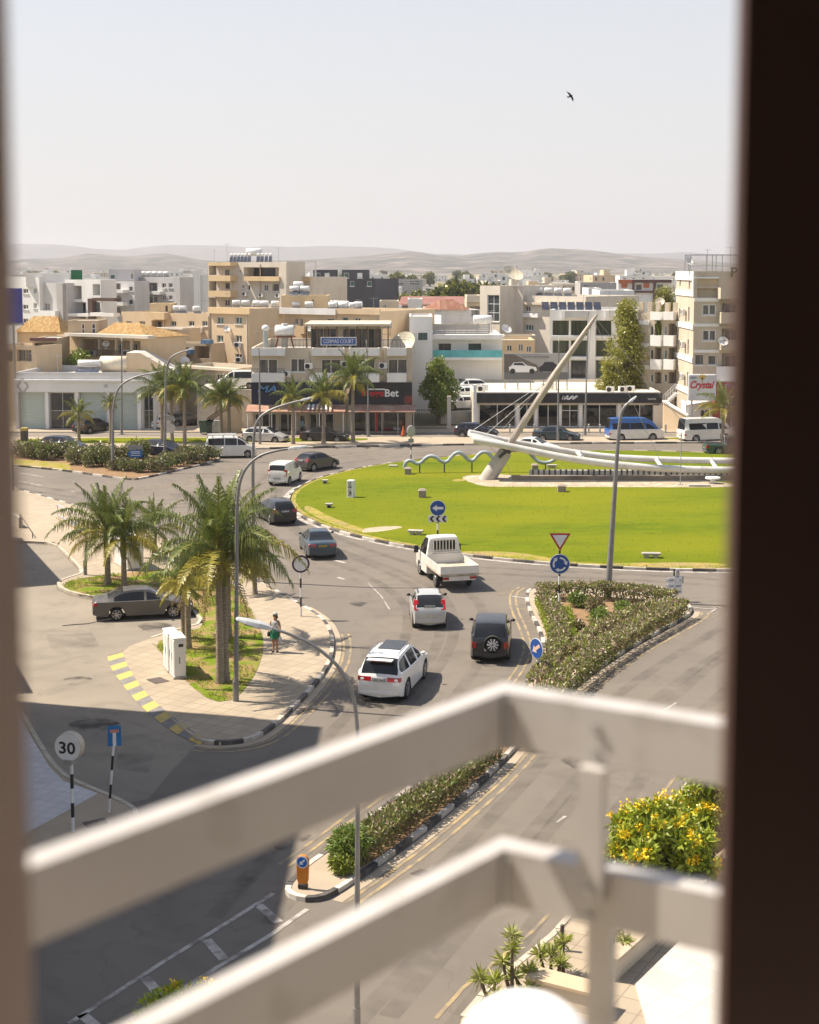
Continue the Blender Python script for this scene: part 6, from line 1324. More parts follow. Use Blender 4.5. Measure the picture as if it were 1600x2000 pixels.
    if handle:
        for s in (1, -1):
            for xx in (pillars[0][0]-.12, pillars[0][0]-1.0) if pillars else (): m = MB(); m.box(xx-.09, s*w*.985-.02, belt-.1, xx+.09, s*w*.985+.02, belt-.07); m.build('door_handle', pt, t)
    if spare:
        xx = xat(.85, False); m = MB(); n = 24; m.T = Matrix.Translation((xx-.14, -.12, .88)) @ Matrix.Rotation(math.pi/2, 4, 'Z')
        pr = [(.15,-.11),(.27,-.13),(.355,-.1),(.37,0),(.355,.1)]; vs = [(r_*math.cos(2*math.pi*k/n), y, r_*math.sin(2*math.pi*k/n)) for k in range(n) for r_, y in [(a, b) for a, b in pr]]; q = len(pr)
        m.add(vs, [(k*q+i, k*q+i+1, ((k+1)%n)*q+i+1, ((k+1)%n)*q+i) for k in range(n) for i in range(q-1)], 0, True); o = m.build('spare_wheel', M_RUB, t); bm = bmesh.new(); bm.from_mesh(o.data); bmesh.ops.recalc_face_normals(bm, faces=bm.faces); bm.to_mesh(o.data); bm.free()
        m = MB(); 
        for k in range(10): a = 2*math.pi*k/10; m.obox((xx-.26,-.12+.04*math.cos(a),.88+.04*math.sin(a)),(xx-.25,-.12+.24*math.cos(a),.88+.24*math.sin(a)),.07,.04)
        m.disc((xx-.235,-.12,.88),(-1,0,0),.26,.012,20,1); m.disc((xx-.25,-.12,.88),(-1,0,0),.05,.03,12,1); m.build('spare_rim', [M_LAMP, M_TRIM], o)
    t['_xt'] = 0; del t['_xt']; return t
def place(pr, pf, wb=None):
    """rear-axle and front-axle ground pixels -> (midpoint, heading)"""
    a, b = G(*pr), G(*pf); d = b-a; return (a+b)/2, math.atan2(d.y, d.x)
def at_rear(px_, py_, head, L): p = G(px_, py_); return p+Vector((math.cos(head), math.sin(head), 0))*L/2
# outlines
SEDAN = lambda L, h: [(L/2-.02,.30),(L/2,.52),(L/2-.12,.68),(L/2-.9,.86),(L/2-1.15,.93),(L/2-1.95,h-.05),(L/2-2.3,h),(-L/2+1.55,h-.02),(-L/2+1.2,h-.12),(-L/2+.62,1.03),(-L/2+.12,1.0),(-L/2+.0,.86),(-L/2+.03,.34)]
HATCH = lambda L, h: [(L/2-.02,.30),(L/2,.55),(L/2-.14,.72),(L/2-.75,.92),(L/2-.95,.99),(L/2-1.7,h-.06),(L/2-2.1,h),(-L/2+.75,h-.03),(-L/2+.42,h-.14),(-L/2+.1,1.02),(-L/2+.02,.86),(-L/2,.55),(-L/2+.05,.34)]
SUV = lambda L, h: [(L/2-.02,.34),(L/2,.65),(L/2-.1,.88),(L/2-1.05,1.08),(L/2-1.2,1.14),(L/2-1.95,h-.07),(L/2-2.3,h),(-L/2+.75,h-.02),(-L/2+.36,h-.10),(-L/2+.1,1.12),(-L/2+.02,.98),(-L/2,.6),(-L/2+.05,.4)]
VAN = lambda L, h: [(L/2-.02,.34),(L/2,.70),(L/2-.08,.85),(L/2-.55,1.10),(L/2-.68,1.18),(L/2-1.35,h-.12),(L/2-1.75,h),(-L/2+.35,h-.01),(-L/2+.14,h-.08),(-L/2+.05,1.2),(-L/2+.01,1.0),(-L/2,.6),(-L/2+.04,.36)]
BUS = lambda L, h: [(L/2-.02,.36),(L/2,.75),(L/2-.05,.95),(L/2-.5,1.22),(L/2-.62,1.30),(L/2-1.2,h-.25),(L/2-1.75,h-.03),(L/2-2.2,h),(-L/2+.35,h),(-L/2+.12,h-.10),(-L/2+.05,1.3),(-L/2+.01,1.0),(-L/2,.6),(-L/2+.04,.38)]
P_WHITE = paint('white', (.72,.72,.70)); P_SILV = paint('silver', (.50,.50,.48), .35); P_BLACK = paint('black', (.014,.014,.015)); P_TEAL = paint('blue_grey', (.045,.07,.085), .3); P_DGREY = paint('dark_grey', (.075,.07,.07), .3)
P_GREY = paint('warm_grey', (.105,.098,.09), .25, .42); P_NAVY = paint('navy', (.016,.018,.035)); P_BLUE = paint('blue', (.02,.11,.36)); P_CREAM = paint('cream_white', (.66,.64,.58)); P_GREEN = paint('dark_green', (.03,.075,.055))
# ---- on the road, nearest first
h = R(76); car('white luxury SUV with dark sunroof and tinted rear window, nearest to the railing', 'car', at_rear(740,1374,h,4.7), h, 4.7, 1.86, SUV(4.7,1.74), 1.12, 1.3, (1.42,-1.42), .38, P_WHITE, pillars=((.12,.24),(-1.05,-.93)), rails=2, tail=(.50,.17,.93,.8), name='car', rearbelt=1.2)
SUVW = bpy.context.scene.objects['car']; m = MB(); m.add([(.5,-.45,1.747),(.5,.45,1.747),(-.9,.45,1.743),(-.9,-.45,1.743)], [(0,1,2,3)]); o = m.build('sunroof', M_CARGL, SUVW)
m = MB(); m.box(-2.31,-.5,1.60,-2.0,.5,1.66); m.build('roof_spoiler', P_WHITE, SUVW, .02); m = MB(); m.box(-2.325,-.28,1.615,-2.312,.28,1.64); m.build('brake_light', M_RED, SUVW)
h = R(93); car('small silver hatchback on tall wheels with roof rails, between the SUV and the truck', 'car', at_rear(840,1231,h,3.7), h, 3.7, 1.58, [(a*.98 if a > 0 else a, b*1.03) for a, b in HATCH(3.7,1.54)], 1.04, 1.14, (1.15,-1.2), .33, P_SILV, pillars=((.05,.15),(-.9,-.8)), rails=1, tail=(.17,.42,1.12,.75), bumper=P_SILV)
h = R(85); car('black off-roader with a spare wheel on its tailgate beside the hedged island', 'car', at_rear(957,1297,h,4.4), h, 4.4, 1.68, SUV(4.4,1.68), 1.1, 1.32, (1.32,-1.28), .37, P_BLACK, pillars=((.1,.2),(-.95,-.85)), tail=(.15,.25,.78,.8), spare=True, bumper=M_TRIM, rearbelt=1.15)
h = R(101); car('teal-grey saloon with a yellow number plate following the roundabout', 'car', at_rear(631,1094,h,4.5), h, 4.5, 1.76, SEDAN(4.5,1.45), .95, 1.14, (1.35,-1.25), .32, P_TEAL, pillars=((.0,.1),), plate=M_PLATEY, tail=(.38,.16,.82,.68), name='car')
h = R(112); car('black hatchback partly hidden behind the tallest near palm', 'car', at_rear(558,1027,h,4.2), h, 4.2, 1.74, SUV(4.2,1.56), 1.02, 1.2, (1.3,-1.25), .34, P_BLACK, pillars=((.0,.1),(-.95,-.85)), tail=(.25,.2,.95,.75))
h = R(76); car('small white panel van with red side lettering behind the lawn edge', 'van', at_rear(541,950,h,3.9), h, 3.9, 1.62, VAN(3.9,1.76), 1.1, 1.42, (1.3,-1.25), .32, P_CREAM, name='van', pillars=((.15,.25),), win=(.0,9), tail=(.14,.5,1.0,.75), rwz=(1.2,1.62))
VAN1 = bpy.context.scene.objects['van']; text('LASER', -.22,.98,.28,1.06,0,M_TXTR,VAN1) ; o = VAN1.children[-1]; o.rotation_euler.z = -math.pi/2; o.location = (-1.96,-.3,0)
h = R(50); car('dark grey hatchback just ahead of the small white van', 'car', at_rear(588,921,h,3.8), h, 3.8, 1.64, HATCH(3.8,1.47), 1.0, 1.14, (1.2,-1.22), .31, P_DGREY, pillars=((.0,.1),(-.9,-.8)), tail=(.3,.2,.92,.7))
p, h = place((420,893),(482,892)); car('white minivan with a roof rack and ladder passing the far left median', 'van', p, h, 4.4, 1.66, VAN(4.4,1.85), 1.12, 1.4, (1.45,-1.2), .31, P_CREAM, name='van', pillars=((.5,.6),(-.55,-.45)), win=(-1.9,9), bumper=M_TRIM)
V2 = [o for o in COL.objects if o.get('label','').startswith('white minivan')][0]; m = MB()
for x in (-1.6,-.7,.2): m.box(x-.03,-.65,1.93,x+.03,.65,1.97); m.box(x-.03,-.65,1.83,x+.03,-.61,1.93); m.box(x-.03,.61,1.83,x+.03,.65,1.93)
for y in (-.66,-.25,.2,.62): m.obox((-2,y,1.99),(.5,y,1.99),.05,.05)
m.build('roof_rack', M_WFRAME, V2)
for (r_, f_, mk_, pt, lab) in (
    ((98,882),(150,884),'h',P_NAVY,'navy hatchback passing behind the left end of the median shrubs'), ((293,889),(345,893),'h',P_NAVY,'navy estate car behind the median blue direction sign'),
    ((166,846),(196,842),'h',P_BLACK,'black hatchback parked at the shuttered showroom'), ((490,863),(548,865),'h',P_SILV,'silver hatchback parked before the fish shop awning'), ((604,862),(664,863),'s',P_BLACK,'black saloon parked before the striped awning'),
    ((906,854),(955,855),'h',P_NAVY,'dark blue hatchback behind the tip of the boat sculpture'), ((1062,860),(1112,861),'s',P_TEAL,'blue-grey saloon parked in front of the dealership'), ((1024,884),(1062,886),'s',P_WHITE,'white saloon half hidden behind the sculpture tubes'),
    ((306,838),(326,834),'h',P_WHITE,'white car nosing out from behind the dense palm group'), ((346,832),(372,830),'h',P_DGREY,'dark car parked beyond the dense palm group'), ((960,836),(994,836),'v',P_WHITE,'white SUV on display inside the dealership window'),
    ((1128,832),(1158,832),'h',P_DGREY,'grey car on display in the middle of the dealership'), ((1168,831),(1192,833),'h',P_WHITE,'white car on display right of the dealership entrance'), ((1222,832),(1262,832),'v',P_DGREY,'dark SUV on display at the right end of the dealership')):
    p, h = place(r_, f_)
    if 'on display' in lab: p.y = 156+.05; p.x = (G(*r_).x+G(*f_).x)/2*156/G(*r_).y; h = R(8); p.z = .07
    if mk_ == 's': car(lab, 'car', p, h, 4.5, 1.75, SEDAN(4.5,1.44), .95, 1.12, (1.35,-1.25), .31, pt, pillars=((.0,.1),))
    elif mk_ == 'h': car(lab, 'car', p, h, 4.2, 1.74, HATCH(4.2,1.48), .99, 1.12, (1.28,-1.25), .31, pt, pillars=((.0,.1),(-.95,-.85)))
    else: car(lab, 'car', p, h, 4.4, 1.84, SUV(4.4,1.66), 1.05, 1.2, (1.32,-1.28), .36, pt, pillars=((.0,.1),(-.95,-.85)))
# cars stacked up the alley and on the ramp
for (x, y, z, lab) in ((902,798,2.3,'white car lowest in the alley between the tree and the dealership'),(905,780,3.2,'white car in the middle of the alley by the leafy tree'),(912,765,4.0,'white car highest in the alley by the leafy tree')):
    p = W(x, y, 152+z*2.2); p.z = W(x, y, p.y).z-.1; car(lab, 'car', (p.x, p.y, p.z), R(196), 4.1, 1.72, HATCH(4.1,1.5), 1.0, 1.14, (1.25,-1.2), .31, P_WHITE, pillars=((.0,.1),))
    s = MB(); s.box(-2.6,-2.0,0,2.6,2.0,p.z); o = s.build('terrace', M_CONC, None, loc=(p.x,p.y,0)); struct(o)
p = W(464, 755, 152); car('white van parked high on the ramp behind the palm pair', 'van', (p.x, 152, p.z-.2), R(185), 4.2, 1.7, VAN(4.2,1.9), 1.1, 1.4, (1.3,-1.2), .31, P_WHITE, name='van', pillars=((.3,.4),)); s = MB(); s.box(-4,-1.6,0,2.2,6,p.z-.2); struct(s.build('terrace', M_CONC, None, loc=(p.x,152.3,0)))
# minibuses and the pickup
p, h = place((1211,860),(1266,859)); car('white minibus with a blue roof parked before the dealership', 'minibus', p, h, 5.4, 1.95, BUS(5.4,2.2), 1.15, 1.5, (1.55,-1.55), .34, P_CREAM, name='minibus', upper=P_BLUE, roofband=.42, pillars=((.75,.9),(-.7,-.62)), win=(-2.35,9), bumper=P_CREAM, rearbelt=1.15)
p, h = place((1352,862),(1407,860)); car('plain white high-roof minibus at the right behind the lettered block', 'minibus', p, h, 5.4, 1.95, BUS(5.4,2.25), 1.2, 1.5, (1.55,-1.55), .34, P_CREAM, name='minibus', roofband=.4, pillars=((.75,.9),(-.5,-.42)), win=(-2.2,9), bumper=P_CREAM)
h = R(2); p = at_rear(1377,889,h,5.2)+Vector((0,.4,0)); t = car('dark green pickup truck leaving the view at the right edge', 'pickup', p, h, 5.2, 1.8, [(2.58,.36),(2.6,.68),(2.5,.88),(1.5,1.02),(1.3,1.1),(.6,1.68),(.3,1.72),(-.55,1.70),(-.72,1.6),(-.8,1.08),(-.85,1.02),(-2.5,1.02),(-2.58,1.0),(-2.6,.62),(-2.56,.45)], 1.03, 1.3, (1.6,-1.5), .37, P_GREEN, name='pickup', pillars=((.1,.2),), tail=(.14,.3,.8,.8), bumper=M_CHROME)
m = MB(); m.add([(-.95,-.72,1.03),(-.95,.72,1.03),(-2.5,.72,1.03),(-2.5,-.72,1.03)],[(0,3,2,1)]); m.build('load_bed', M_UNDER, t)
m = MB(); m.tube([(-.95,-.75,1.0),(-1.0,-.72,1.75),(-1.0,.72,1.75),(-.95,.75,1.0)], .035, 8); m.build('roll_bar', M_CHROME, t)
# the old grey saloon parked by the palms
p, h = place((222,1216),(323,1206)); h = R(13); t = car('dusty grey old saloon parked beside the palm island', 'car', p+Vector((-.1,.75,0)), h, 4.65, 1.74, SEDAN(4.65,1.42), .93, 1.12, (1.38,-1.24), .31, P_GREY, pillars=((.02,.1),(-.95,-.9)), tail=(.36,.15,.8,.66), bumper=M_TRIM)
t.location = (*(G(272,1211)+Vector((.02,.85,0))).xy, 0)
m = MB(); m.tube([(0,0,.02),(.5,.22,.025),(1.1,.36,.03),(1.7,.4,.16),(2.15,.42,.24)], .018, 6); tag(m.build('bent_strip', M_BLACK, loc=G(122,1223)), 'long bent dark trim strip hanging behind the dusty grey saloon', 'strip')
# ---- flatbed truck
p, h = place((853,1146),(821,1119)); h = R(104); d = Vector((math.cos(h), math.sin(h), 0)); sd_ = Vector((-d.y, d.x, 0))
RW = G(853,1146); base = RW-sd_*.85+d*1.45
t = car('white flatbed truck with an empty dropside bed entering the roundabout', 'truck', base, h, 5.6, 1.95, [(2.78,.42),(2.8,.8),(2.72,1.05),(2.1,1.28),(1.95,1.36),(1.2,2.22),(.9,2.32),(.35,2.30),(.25,2.2),(.2,1.2),(.18,.9),(.17,.62)], 1.3, 1.55, (1.75,), .36, P_CREAM, name='truck', pillars=((.2,.42),), rearwin=False, mirrors=False, win=(.3,9), ground=.35, handle=False, tail=(.2,.1,.0,.85))
for o in list(t.children):
    if o.name.startswith(('taillight','number_plate','rear_bumper')):
        for q in list(o.children): bpy.data.objects.remove(q)
        bpy.data.objects.remove(o)
for s in (1,-1): add_wheel(t, -1.45, s*.85, .36)
bed = MB(); x0, x1, yw, zb, zt = -2.85, .1, 1.02, .92, 1.32
bed.box(x0,-yw,zb-.1,x1,yw,zb)
bb = bed.build('load_bed', mat('bed_floor', (.5,.44,.35), .8, (.35,.27,.19), 2.5), t)
for nm, a in (('side_board',(x0+.03,yw-.04,zb+.002,x1,yw,zt)),('side_board',(x0+.03,-yw,zb+.002,x1,-yw+.04,zt)),('tailboard',(x0,-yw,zb+.002,x0+.028,yw,zt)),('headboard',(x1+.002,-.95,zb-.05,x1+.05,.95,zt+.1))):
    m = MB(); m.box(*a)
    if nm == 'side_board': [m.box(xx-.02,a[1]-.008 if a[1] < 0 else a[1]+.0405,zb,xx+.02,a[4]+.0085 if a[1] > 0 else a[1]+.0,zt) for xx in (-1.9,-.95)]
    m.build(nm, P_CREAM, t)
m = MB(); m.add([(.145,-.62,1.62),(.145,.62,1.62),(.155,.6,2.1),(.155,-.6,2.1)],[(0,3,2,1)]); m.build('rear_window', M_CARGL, t)
m = MB(); [m.box(.10,-.6+1.2*k/7-.02,1.5,.13,-.6+1.2*k/7+.02,2.15) for k in range(8)]; m.box(.1,-.75,1.45,.13,.75,1.5); m.box(.1,-.75,2.15,.13,.75,2.2); m.build('window_guard', P_CREAM, t)
m = MB(); m.box(-2.75,-.85,.55,-2.65,.85,.78); m.build('rear_bumper', P_CREAM, t)
for s in (1,-1): m = MB(); m.box(-2.78,s*.72-.16,.62,-2.753,s*.72+.16,.74); m.build('taillight', M_RED, t)
m = MB(); m.box(-2.6,-.4,.5,1.2,-.3,.8); m.box(-2.6,.3,.5,1.2,.4,.8); m.cyl((-1.45,-.8,.36),(-1.45,.8,.36),.07,8); m.build('chassis', M_UNDER, t)
for s in (1,-1): m = MB(); m.box(1.55,s*1.18-.12,1.25,1.68,s*1.18+.1,1.62); m.obox((1.6,s*.92,1.4),(1.6,s*1.1,1.42),.04,.04); m.build('wing_mirror', M_BLACK, t)
# ================================================================== street furniture
M_POLE = mat('lamp_pole', (.24,.235,.23), .5, (.19,.187,.183), 3, .5, .35); M_LHEAD = mat('lamp_head', (.50,.51,.50), .4, (.42,.43,.42), 5, .5, .2)
M_SBLUE = mat('sign_blue_round', (.012,.06,.25), .4, (.016,.07,.28), 2); M_SWHITE = mat('sign_white', (.7,.7,.7), .45, (.62,.62,.62), 2); M_SRED = mat('sign_red', (.40,.03,.03), .45, (.33,.03,.03), 2); M_SBACK = mat('sign_back', (.30,.30,.30), .5, (.24,.24,.24), 3, metal=.4)
def lamp(pts, Y, label, r=.09, head=None, hl=.75, group=None, base=True):
    """pts: pixels from the foot up and along the arm, all in the plane y = Y; foot is on the ground"""
    P = [W(x, y, Y) for x, y in pts]; P[0].z = max(0, P[0].z); o = P[0].copy(); t = thing('street_lamp', label, 'street lamp', o, 0, group); Q = [p-o for p in P]
    Q = [Q[0]]+chaikin(Q[1:], 2, False) if len(Q) > 3 else Q; n = len(Q); m = MB(); L = [0]
    for a, b in zip(Q, Q[1:]): L.append(L[-1]+(b-a).length)
    m.tube(Q, [r*(1.25-.7*l/L[-1]) for l in L], 10); m.build('pole', M_POLE, t)
    if base: m = MB(); m.box(-.22,-.22,-.02,.22,.22,.06); m.cyl((0,0,.06),(0,0,.9),r*1.45,12); m.build('base', M_POLE, t)
    d = (Q[-1]-Q[-2]).normalized(); e = Q[-1]; x = d.cross(Vector((0,0,1))).normalized(); u = x.cross(d); m = MB()
    vs = []; sec = [(0,.05,.05),(.12,.10,.09),(.35,.16,.11),(.7,.15,.08),(.95,.10,.05),(1,.05,.03)]
    for f, w_, h_ in sec:
        c = e+d*(f*hl); vs += [c-x*w_-u*h_*.4, c+x*w_-u*h_*.4, c+x*w_*.8+u*h_*.6, c-x*w_*.8+u*h_*.6]
    m.add(vs, [(i*4+k, i*4+(k+1)%4, i*4+4+(k+1)%4, i*4+4+k) for i in range(5) for k in range(4)]+[(3,2,1,0),(20,21,22,23)]); h_ = m.build('lamp_head', M_LHEAD, t, .015); m = MB(); c = e+d*hl*.5-u*.06
    m.add([c-d*.2*hl-x*.1, c+d*.25*hl-x*.1, c+d*.25*hl+x*.1, c-d*.2*hl+x*.1],[(0,1,2,3)]); m.build('lens', M_LAMP, h_); return t
Yn = G(697,2047).y
lamp([(697,2047),(699,1500),(699,1420),(690,1350),(664,1302),(612,1258),(560,1236),(532,1228)], Yn, 'nearest street lamp whose curved arm crosses the pavement and the woman', .056, hl=.78)
lamp([(461,1375),(463,1000),(466,950),(478,915),(505,890),(540,880),(562,877)], G(461,1375).y, 'tall lamp post standing on the paving beside the tallest near palm', .08)
lamp([(496,1136),(494,930),(495,850),(503,818),(528,800),(565,788),(585,783)], G(496,1136).y, 'lamp post rising behind the near palms with its arm over the road', .1)
lamp([(220,921),(221,800),(226,768),(240,747),(268,735),(290,730)], G(220,921).y, 'curved lamp post at the front tip of the far left median', .11)
lamp([(322,899),(324,730),(329,703),(342,692),(362,685)], G(322,899).y, 'curved lamp post amid the shrubs of the far left median', .11)
lamp([(238,849),(238,700),(238,668)], G(238,849).y, 'straight grey mast before the pale shutters', .09, hl=.4)
lamp([(508,872),(507,700),(506,686)], G(508,870).y, 'straight lamp mast in front of the left balconies of the cream building', .09, hl=.4)
lamp([(720,853),(718,700),(716,672)], G(720,853).y, 'straight lamp mast in front of the black shop fascia', .09, hl=.4)
lamp([(1187,1172),(1198,1000),(1208,850),(1212,812),(1219,795),(1227,788)], G(1187,1172).y, 'leaning lamp post on the triangular hedged island', .13, hl=.55)
lamp([(1090,863),(1091,720),(1092,668)], G(1090,863).y, 'straight lamp mast before the middle of the dealership', .09, hl=.4); lamp([(1143,850),(1146,720),(1149,640)], G(1143,850).y, 'tall straight mast before the dealership emblem', .09, hl=.4)
lamp([(167,1127),(168,1075),(168,1040)], G(167,1127).y, 'short grey post at the corner of the palm island', .07, hl=.3); lamp([(26,960),(25,905),(25,880)], G(26,960).y, 'thin grey post at the left edge of the far pavement', .05, hl=.2, base=False)
def post(t, h, r=.045, stripes=True, lean=0):
    m = MB(); n = max(2, int(round(h/.42)))
    for k in range(n): a, b = h*k/n, h*(k+1)/n; m.cyl((lean*a,0,a),(lean*b,0,b), r, 10, k % 2)
    m.build('post', [M_SWHITE, M_BLACK] if stripes else [M_STEEL, M_STEEL], t)
def ring_poly(m, c, r, n, th, mi=0, yo=0):
    m.disc((c[0], c[1]+yo, c[2]), (0,-1,0), r, th, n, mi)
def arrow(m, c, ang, L, w_, y, mi=0):
    ca, sa = math.cos(ang), math.sin(ang); l = [(-L/2,-w_/2),(L*.08,-w_/2),(L*.08,-w_*1.3),(L/2,0),(L*.08,w_*1.3),(L*.08,w_/2),(-L/2,w_/2)]
    P = [(c[0]+x*ca-z*sa, y, c[2]+x*sa+z*ca) for x, z in l]; Q = [(x, y+.006, z) for x, _, z in P]; n = 7; m.add(P+Q, [tuple(range(n)), tuple(reversed(range(n,2*n)))]+[(i, (i+1)%n, n+(i+1)%n, n+i) for i in range(n)], mi)
def zat(px_, py_, p): return W(px_, py_, p.y).z-p.z
# keep-left sign on the lawn edge
p = LZ(855,1062); t = thing('road_sign', 'round blue sign with a left arrow above a black and white chevron board', 'road sign', p); z = zat(853,992,p); post(t, z+.3, .05); m = MB(); ring_poly(m,(0,-.06,z),.47,28,.02); m.build('border', M_SWHITE, t); m = MB(); ring_poly(m,(0,-.081,z),.44,28,.01); m.build('disc', M_SBLUE, t); m = MB(); arrow(m,(0,0,z),math.pi,.66,.15,-.098); m.build('arrow', M_SWHITE, t)
z2 = zat(853,1013,p); m = MB(); m.box(-.56,-.075,z2-.2,.56,-.055,z2+.2); b_ = m.build('chevron_board', M_SWHITE, t); m = MB()
for k in range(3):
    x = -.34+k*.36; P = [(x-.14,-.082,z2),(x,-.082,z2+.18),(x+.15,-.082,z2+.18),(x+.01,-.082,z2),(x+.15,-.082,z2-.18),(x,-.082,z2-.18)]; m.add(P+[(a,-.0755,c) for a,_,c in P], [(0,3,2,1),(0,5,4,3)]+[(i,(i+1)%6,6+(i+1)%6,6+i) for i in range(6)])
m.build('chevron', M_BLACK, b_)
# give way + roundabout
p = G(1092,1208,.13); t = thing('road_sign', 'give-way triangle above a round blue roundabout sign on a striped post', 'road sign', p); z = zat(1090,1101,p); zt = zat(1092,1041,p); zb_ = zat(1092,1076,p); post(t, zt, .05)
m = MB(); hw = .5
def tri(m, s, y, th):
    c = (zt+zt+zb_)/3; P = [(-hw*s,y,c+(zt-c)*s),(hw*s,y,c+(zt-c)*s),(0,y,c+(zb_-c)*s)]; m.add(P+[(x,y+th,q) for x,_,q in P], [(2,1,0),(3,4,5)]+[(i,(i+1)%3,3+(i+1)%3,3+i) for i in range(3)])
tri(m,1,-.08,.02); m.build('red_triangle', M_SRED, t); m = MB(); tri(m,.7,-.095,.014); m.build('white_triangle', M_SWHITE, t)
m = MB(); ring_poly(m,(0,-.06,z),.47,28,.02); m.build('border', M_SWHITE, t); m = MB(); ring_poly(m,(0,-.081,z),.445,28,.01); m.build('disc', M_SBLUE, t); m = MB()
for k in range(3):
    a0 = R(90+120*k); pts = [(.29*math.cos(a0-R(a)), .29*math.sin(a0-R(a))) for a in range(0, 71, 10)]
    for (xa, za), (xb, zb2) in zip(pts, pts[1:]): m.obox((xa,-.095,z+za),(xb,-.095,z+zb2),.008,.085)
    xa, za = pts[-1]; aa = a0-R(72); tx, tz = math.sin(aa), -math.cos(aa); nx, nz = math.cos(aa), math.sin(aa); P = [(xa-nx*.1,-.097,z+za-nz*.1),(xa+tx*.17,-.097,z+za+tz*.17),(xa+nx*.1,-.097,z+za+nz*.1)]; m.add(P+[(a,-.089,c) for a,_,c in P],[(0,1,2),(5,4,3),(0,3,4,1),(1,4,5,2),(2,5,3,0)])
m.build('arrows', M_SWHITE, t)
# oblique arrow sign at the hedge
p = G(1050,1333,.13); t = thing('road_sign', 'narrow-looking blue arrow sign turned edge-on beside the left hedge', 'road sign', p, R(-58)); z = zat(1054,1266,p); post(t, z+.2, .045); m = MB(); ring_poly(m,(0,-.055,z),.41,28,.02); m.build('border', M_SWHITE, t); m = MB(); ring_poly(m,(0,-.076,z),.385,28,.01); m.build('disc', M_SBLUE, t); m = MB(); arrow(m,(0,0,z),R(215),.56,.13,-.093); m.build('arrow', mat('sun_faded', (.6,.42,.36), .5), t)
# dark ring sign under the palm fronds
p = G(588,1203,.13); t = thing('road_sign', 'white round sign with a dark ring partly covered by palm fronds', 'road sign', p, R(12)); z = zat(590,1101,p); post(t, z+.2, .045); m = MB(); ring_poly(m,(0,-.055,z),.42,28,.02); m.build('ring', mat('ring_purple', (.05,.02,.06), .5), t); m = MB(); ring_poly(m,(0,-.076,z),.33,28,.01); m.build('disc', M_SWHITE, t)
# 30 sign, dead end sign
p = G(143,1624,.126); t = thing('speed_sign', 'round boxed speed sign reading 30 on a striped post at the lower left', 'road sign', p, R(-14)); z = zat(134,1460,p); post(t, z-.35, .05)
m = MB(); m.cyl((-.1,-.02,z),(-.1,.24,z),.42,32); m.build('drum', mat('beige_casing', (.5,.44,.35), .6, (.42,.37,.29), 2), t); m = MB(); ring_poly(m,(-.1,-.021,z),.40,32,.02); m.build('face', M_SWHITE, t); text('30', -.36, z-.19, .15, z+.17, -.042, M_BLACK, t, th=.008, bold=.02)
q = [G(143,1624)]; m = MB(); m.box(-.2,-.1,z-.5,.05,.12,z-.36); m.build('bracket', M_STEEL, t)
p = G(213,1587,.13); t = thing('road_sign', 'tilted blue dead-end sign with a white T and red bar', 'road sign', p, R(14)); z = zat(226,1437,p); post(t, z+.25, .038, True, .085); lx = .085*z; m = MB(); m.box(lx-.2,-.07,z-.31,lx+.2,-.05,z+.31); m.build('plate', mat('sign_sky_blue', (.015,.14,.36), .45, (.02,.17,.4), 3), t); m = MB(); m.box(lx-.05,-.076,z-.31,lx+.05,-.0705,z+.10); m.build('white_stem', M_SWHITE, t); m = MB(); m.box(lx-.13,-.08,z+.10,lx+.13,-.0705,z+.2); m.build('red_bar', mat('faded_red', (.5,.2,.16), .5), t)
# direction signs
p = G(265,912,.13); t = thing('direction_sign', 'blue arrow-shaped direction sign among the far left shrubs', 'direction sign', p); z = zat(264,886,p); post(t, z+.6, .05, False); m = MB(); P = [(-.62,z),(-.42,z+.3),(.58,z+.3),(.58,z-.3),(-.42,z-.3)]; m.add([(x,-.08,q) for x,q in P]+[(x,-.05,q) for x,q in P],[(4,3,2,1,0),(5,6,7,8,9)]+[(i,(i+1)%5,5+(i+1)%5,5+i) for i in range(5)]); m.build('arrow_board', mat('sign_road_blue', (.02,.13,.36), .45, (.025,.16,.4), 2), t)
m = MB(); [m.box(-.35,-.086,z+dz,.4,-.0805,z+dz+.06) for dz in (-.16,.02,.14)]; m.build('lettering', M_SWHITE, t); m = MB(); m.box(-.6,-.08,z+.36,.62,-.05,z+.72); m.build('name_board', M_SBACK, t)
p = G(1316,1170,.13); t = thing('direction_sign', 'cluster of white finger signs on a post at the right tip of the triangular island', 'direction sign', p, R(20)); zt = zat(1320,1111,p); post(t, zt, .04)
for k, y in enumerate((1133,1144,1155)):
    z = zat(1316,y,p); m = MB(); P = [(-.5,z+.02),(-.36,z+.15),(.42,z+.15),(.42,z-.12),(-.36,z-.12)]; m.add([(x,-.07,q) for x,q in P]+[(x,-.045,q) for x,q in P],[(4,3,2,1,0),(5,6,7,8,9)]+[(i,(i+1)%5,5+(i+1)%5,5+i) for i in range(5)]); b_ = m.build('finger_board', M_SWHITE, t); m = MB(); m.box(-.3,-.076,z-.03,-.05,-.0705,z+.04); m.box(.05,-.076,z-.06,.36,-.0705,z+.02); m.build('lettering', M_SBACK, b_)
z = zat(1321,1124,p); m = MB(); m.box(.06,-.09,z-.36,.26,-.065,z+.34); b_ = m.build('vertical_plate', M_SWHITE, t); text('DS', .09, z-.1, .23, z+.26, -.0905, M_BLACK, b_, th=.006); m = MB(); m.box(.05,-.03,zat(1316,1140,p),.52,-.01,zat(1316,1126,p)); m.build('back_plate', M_SBACK, t)
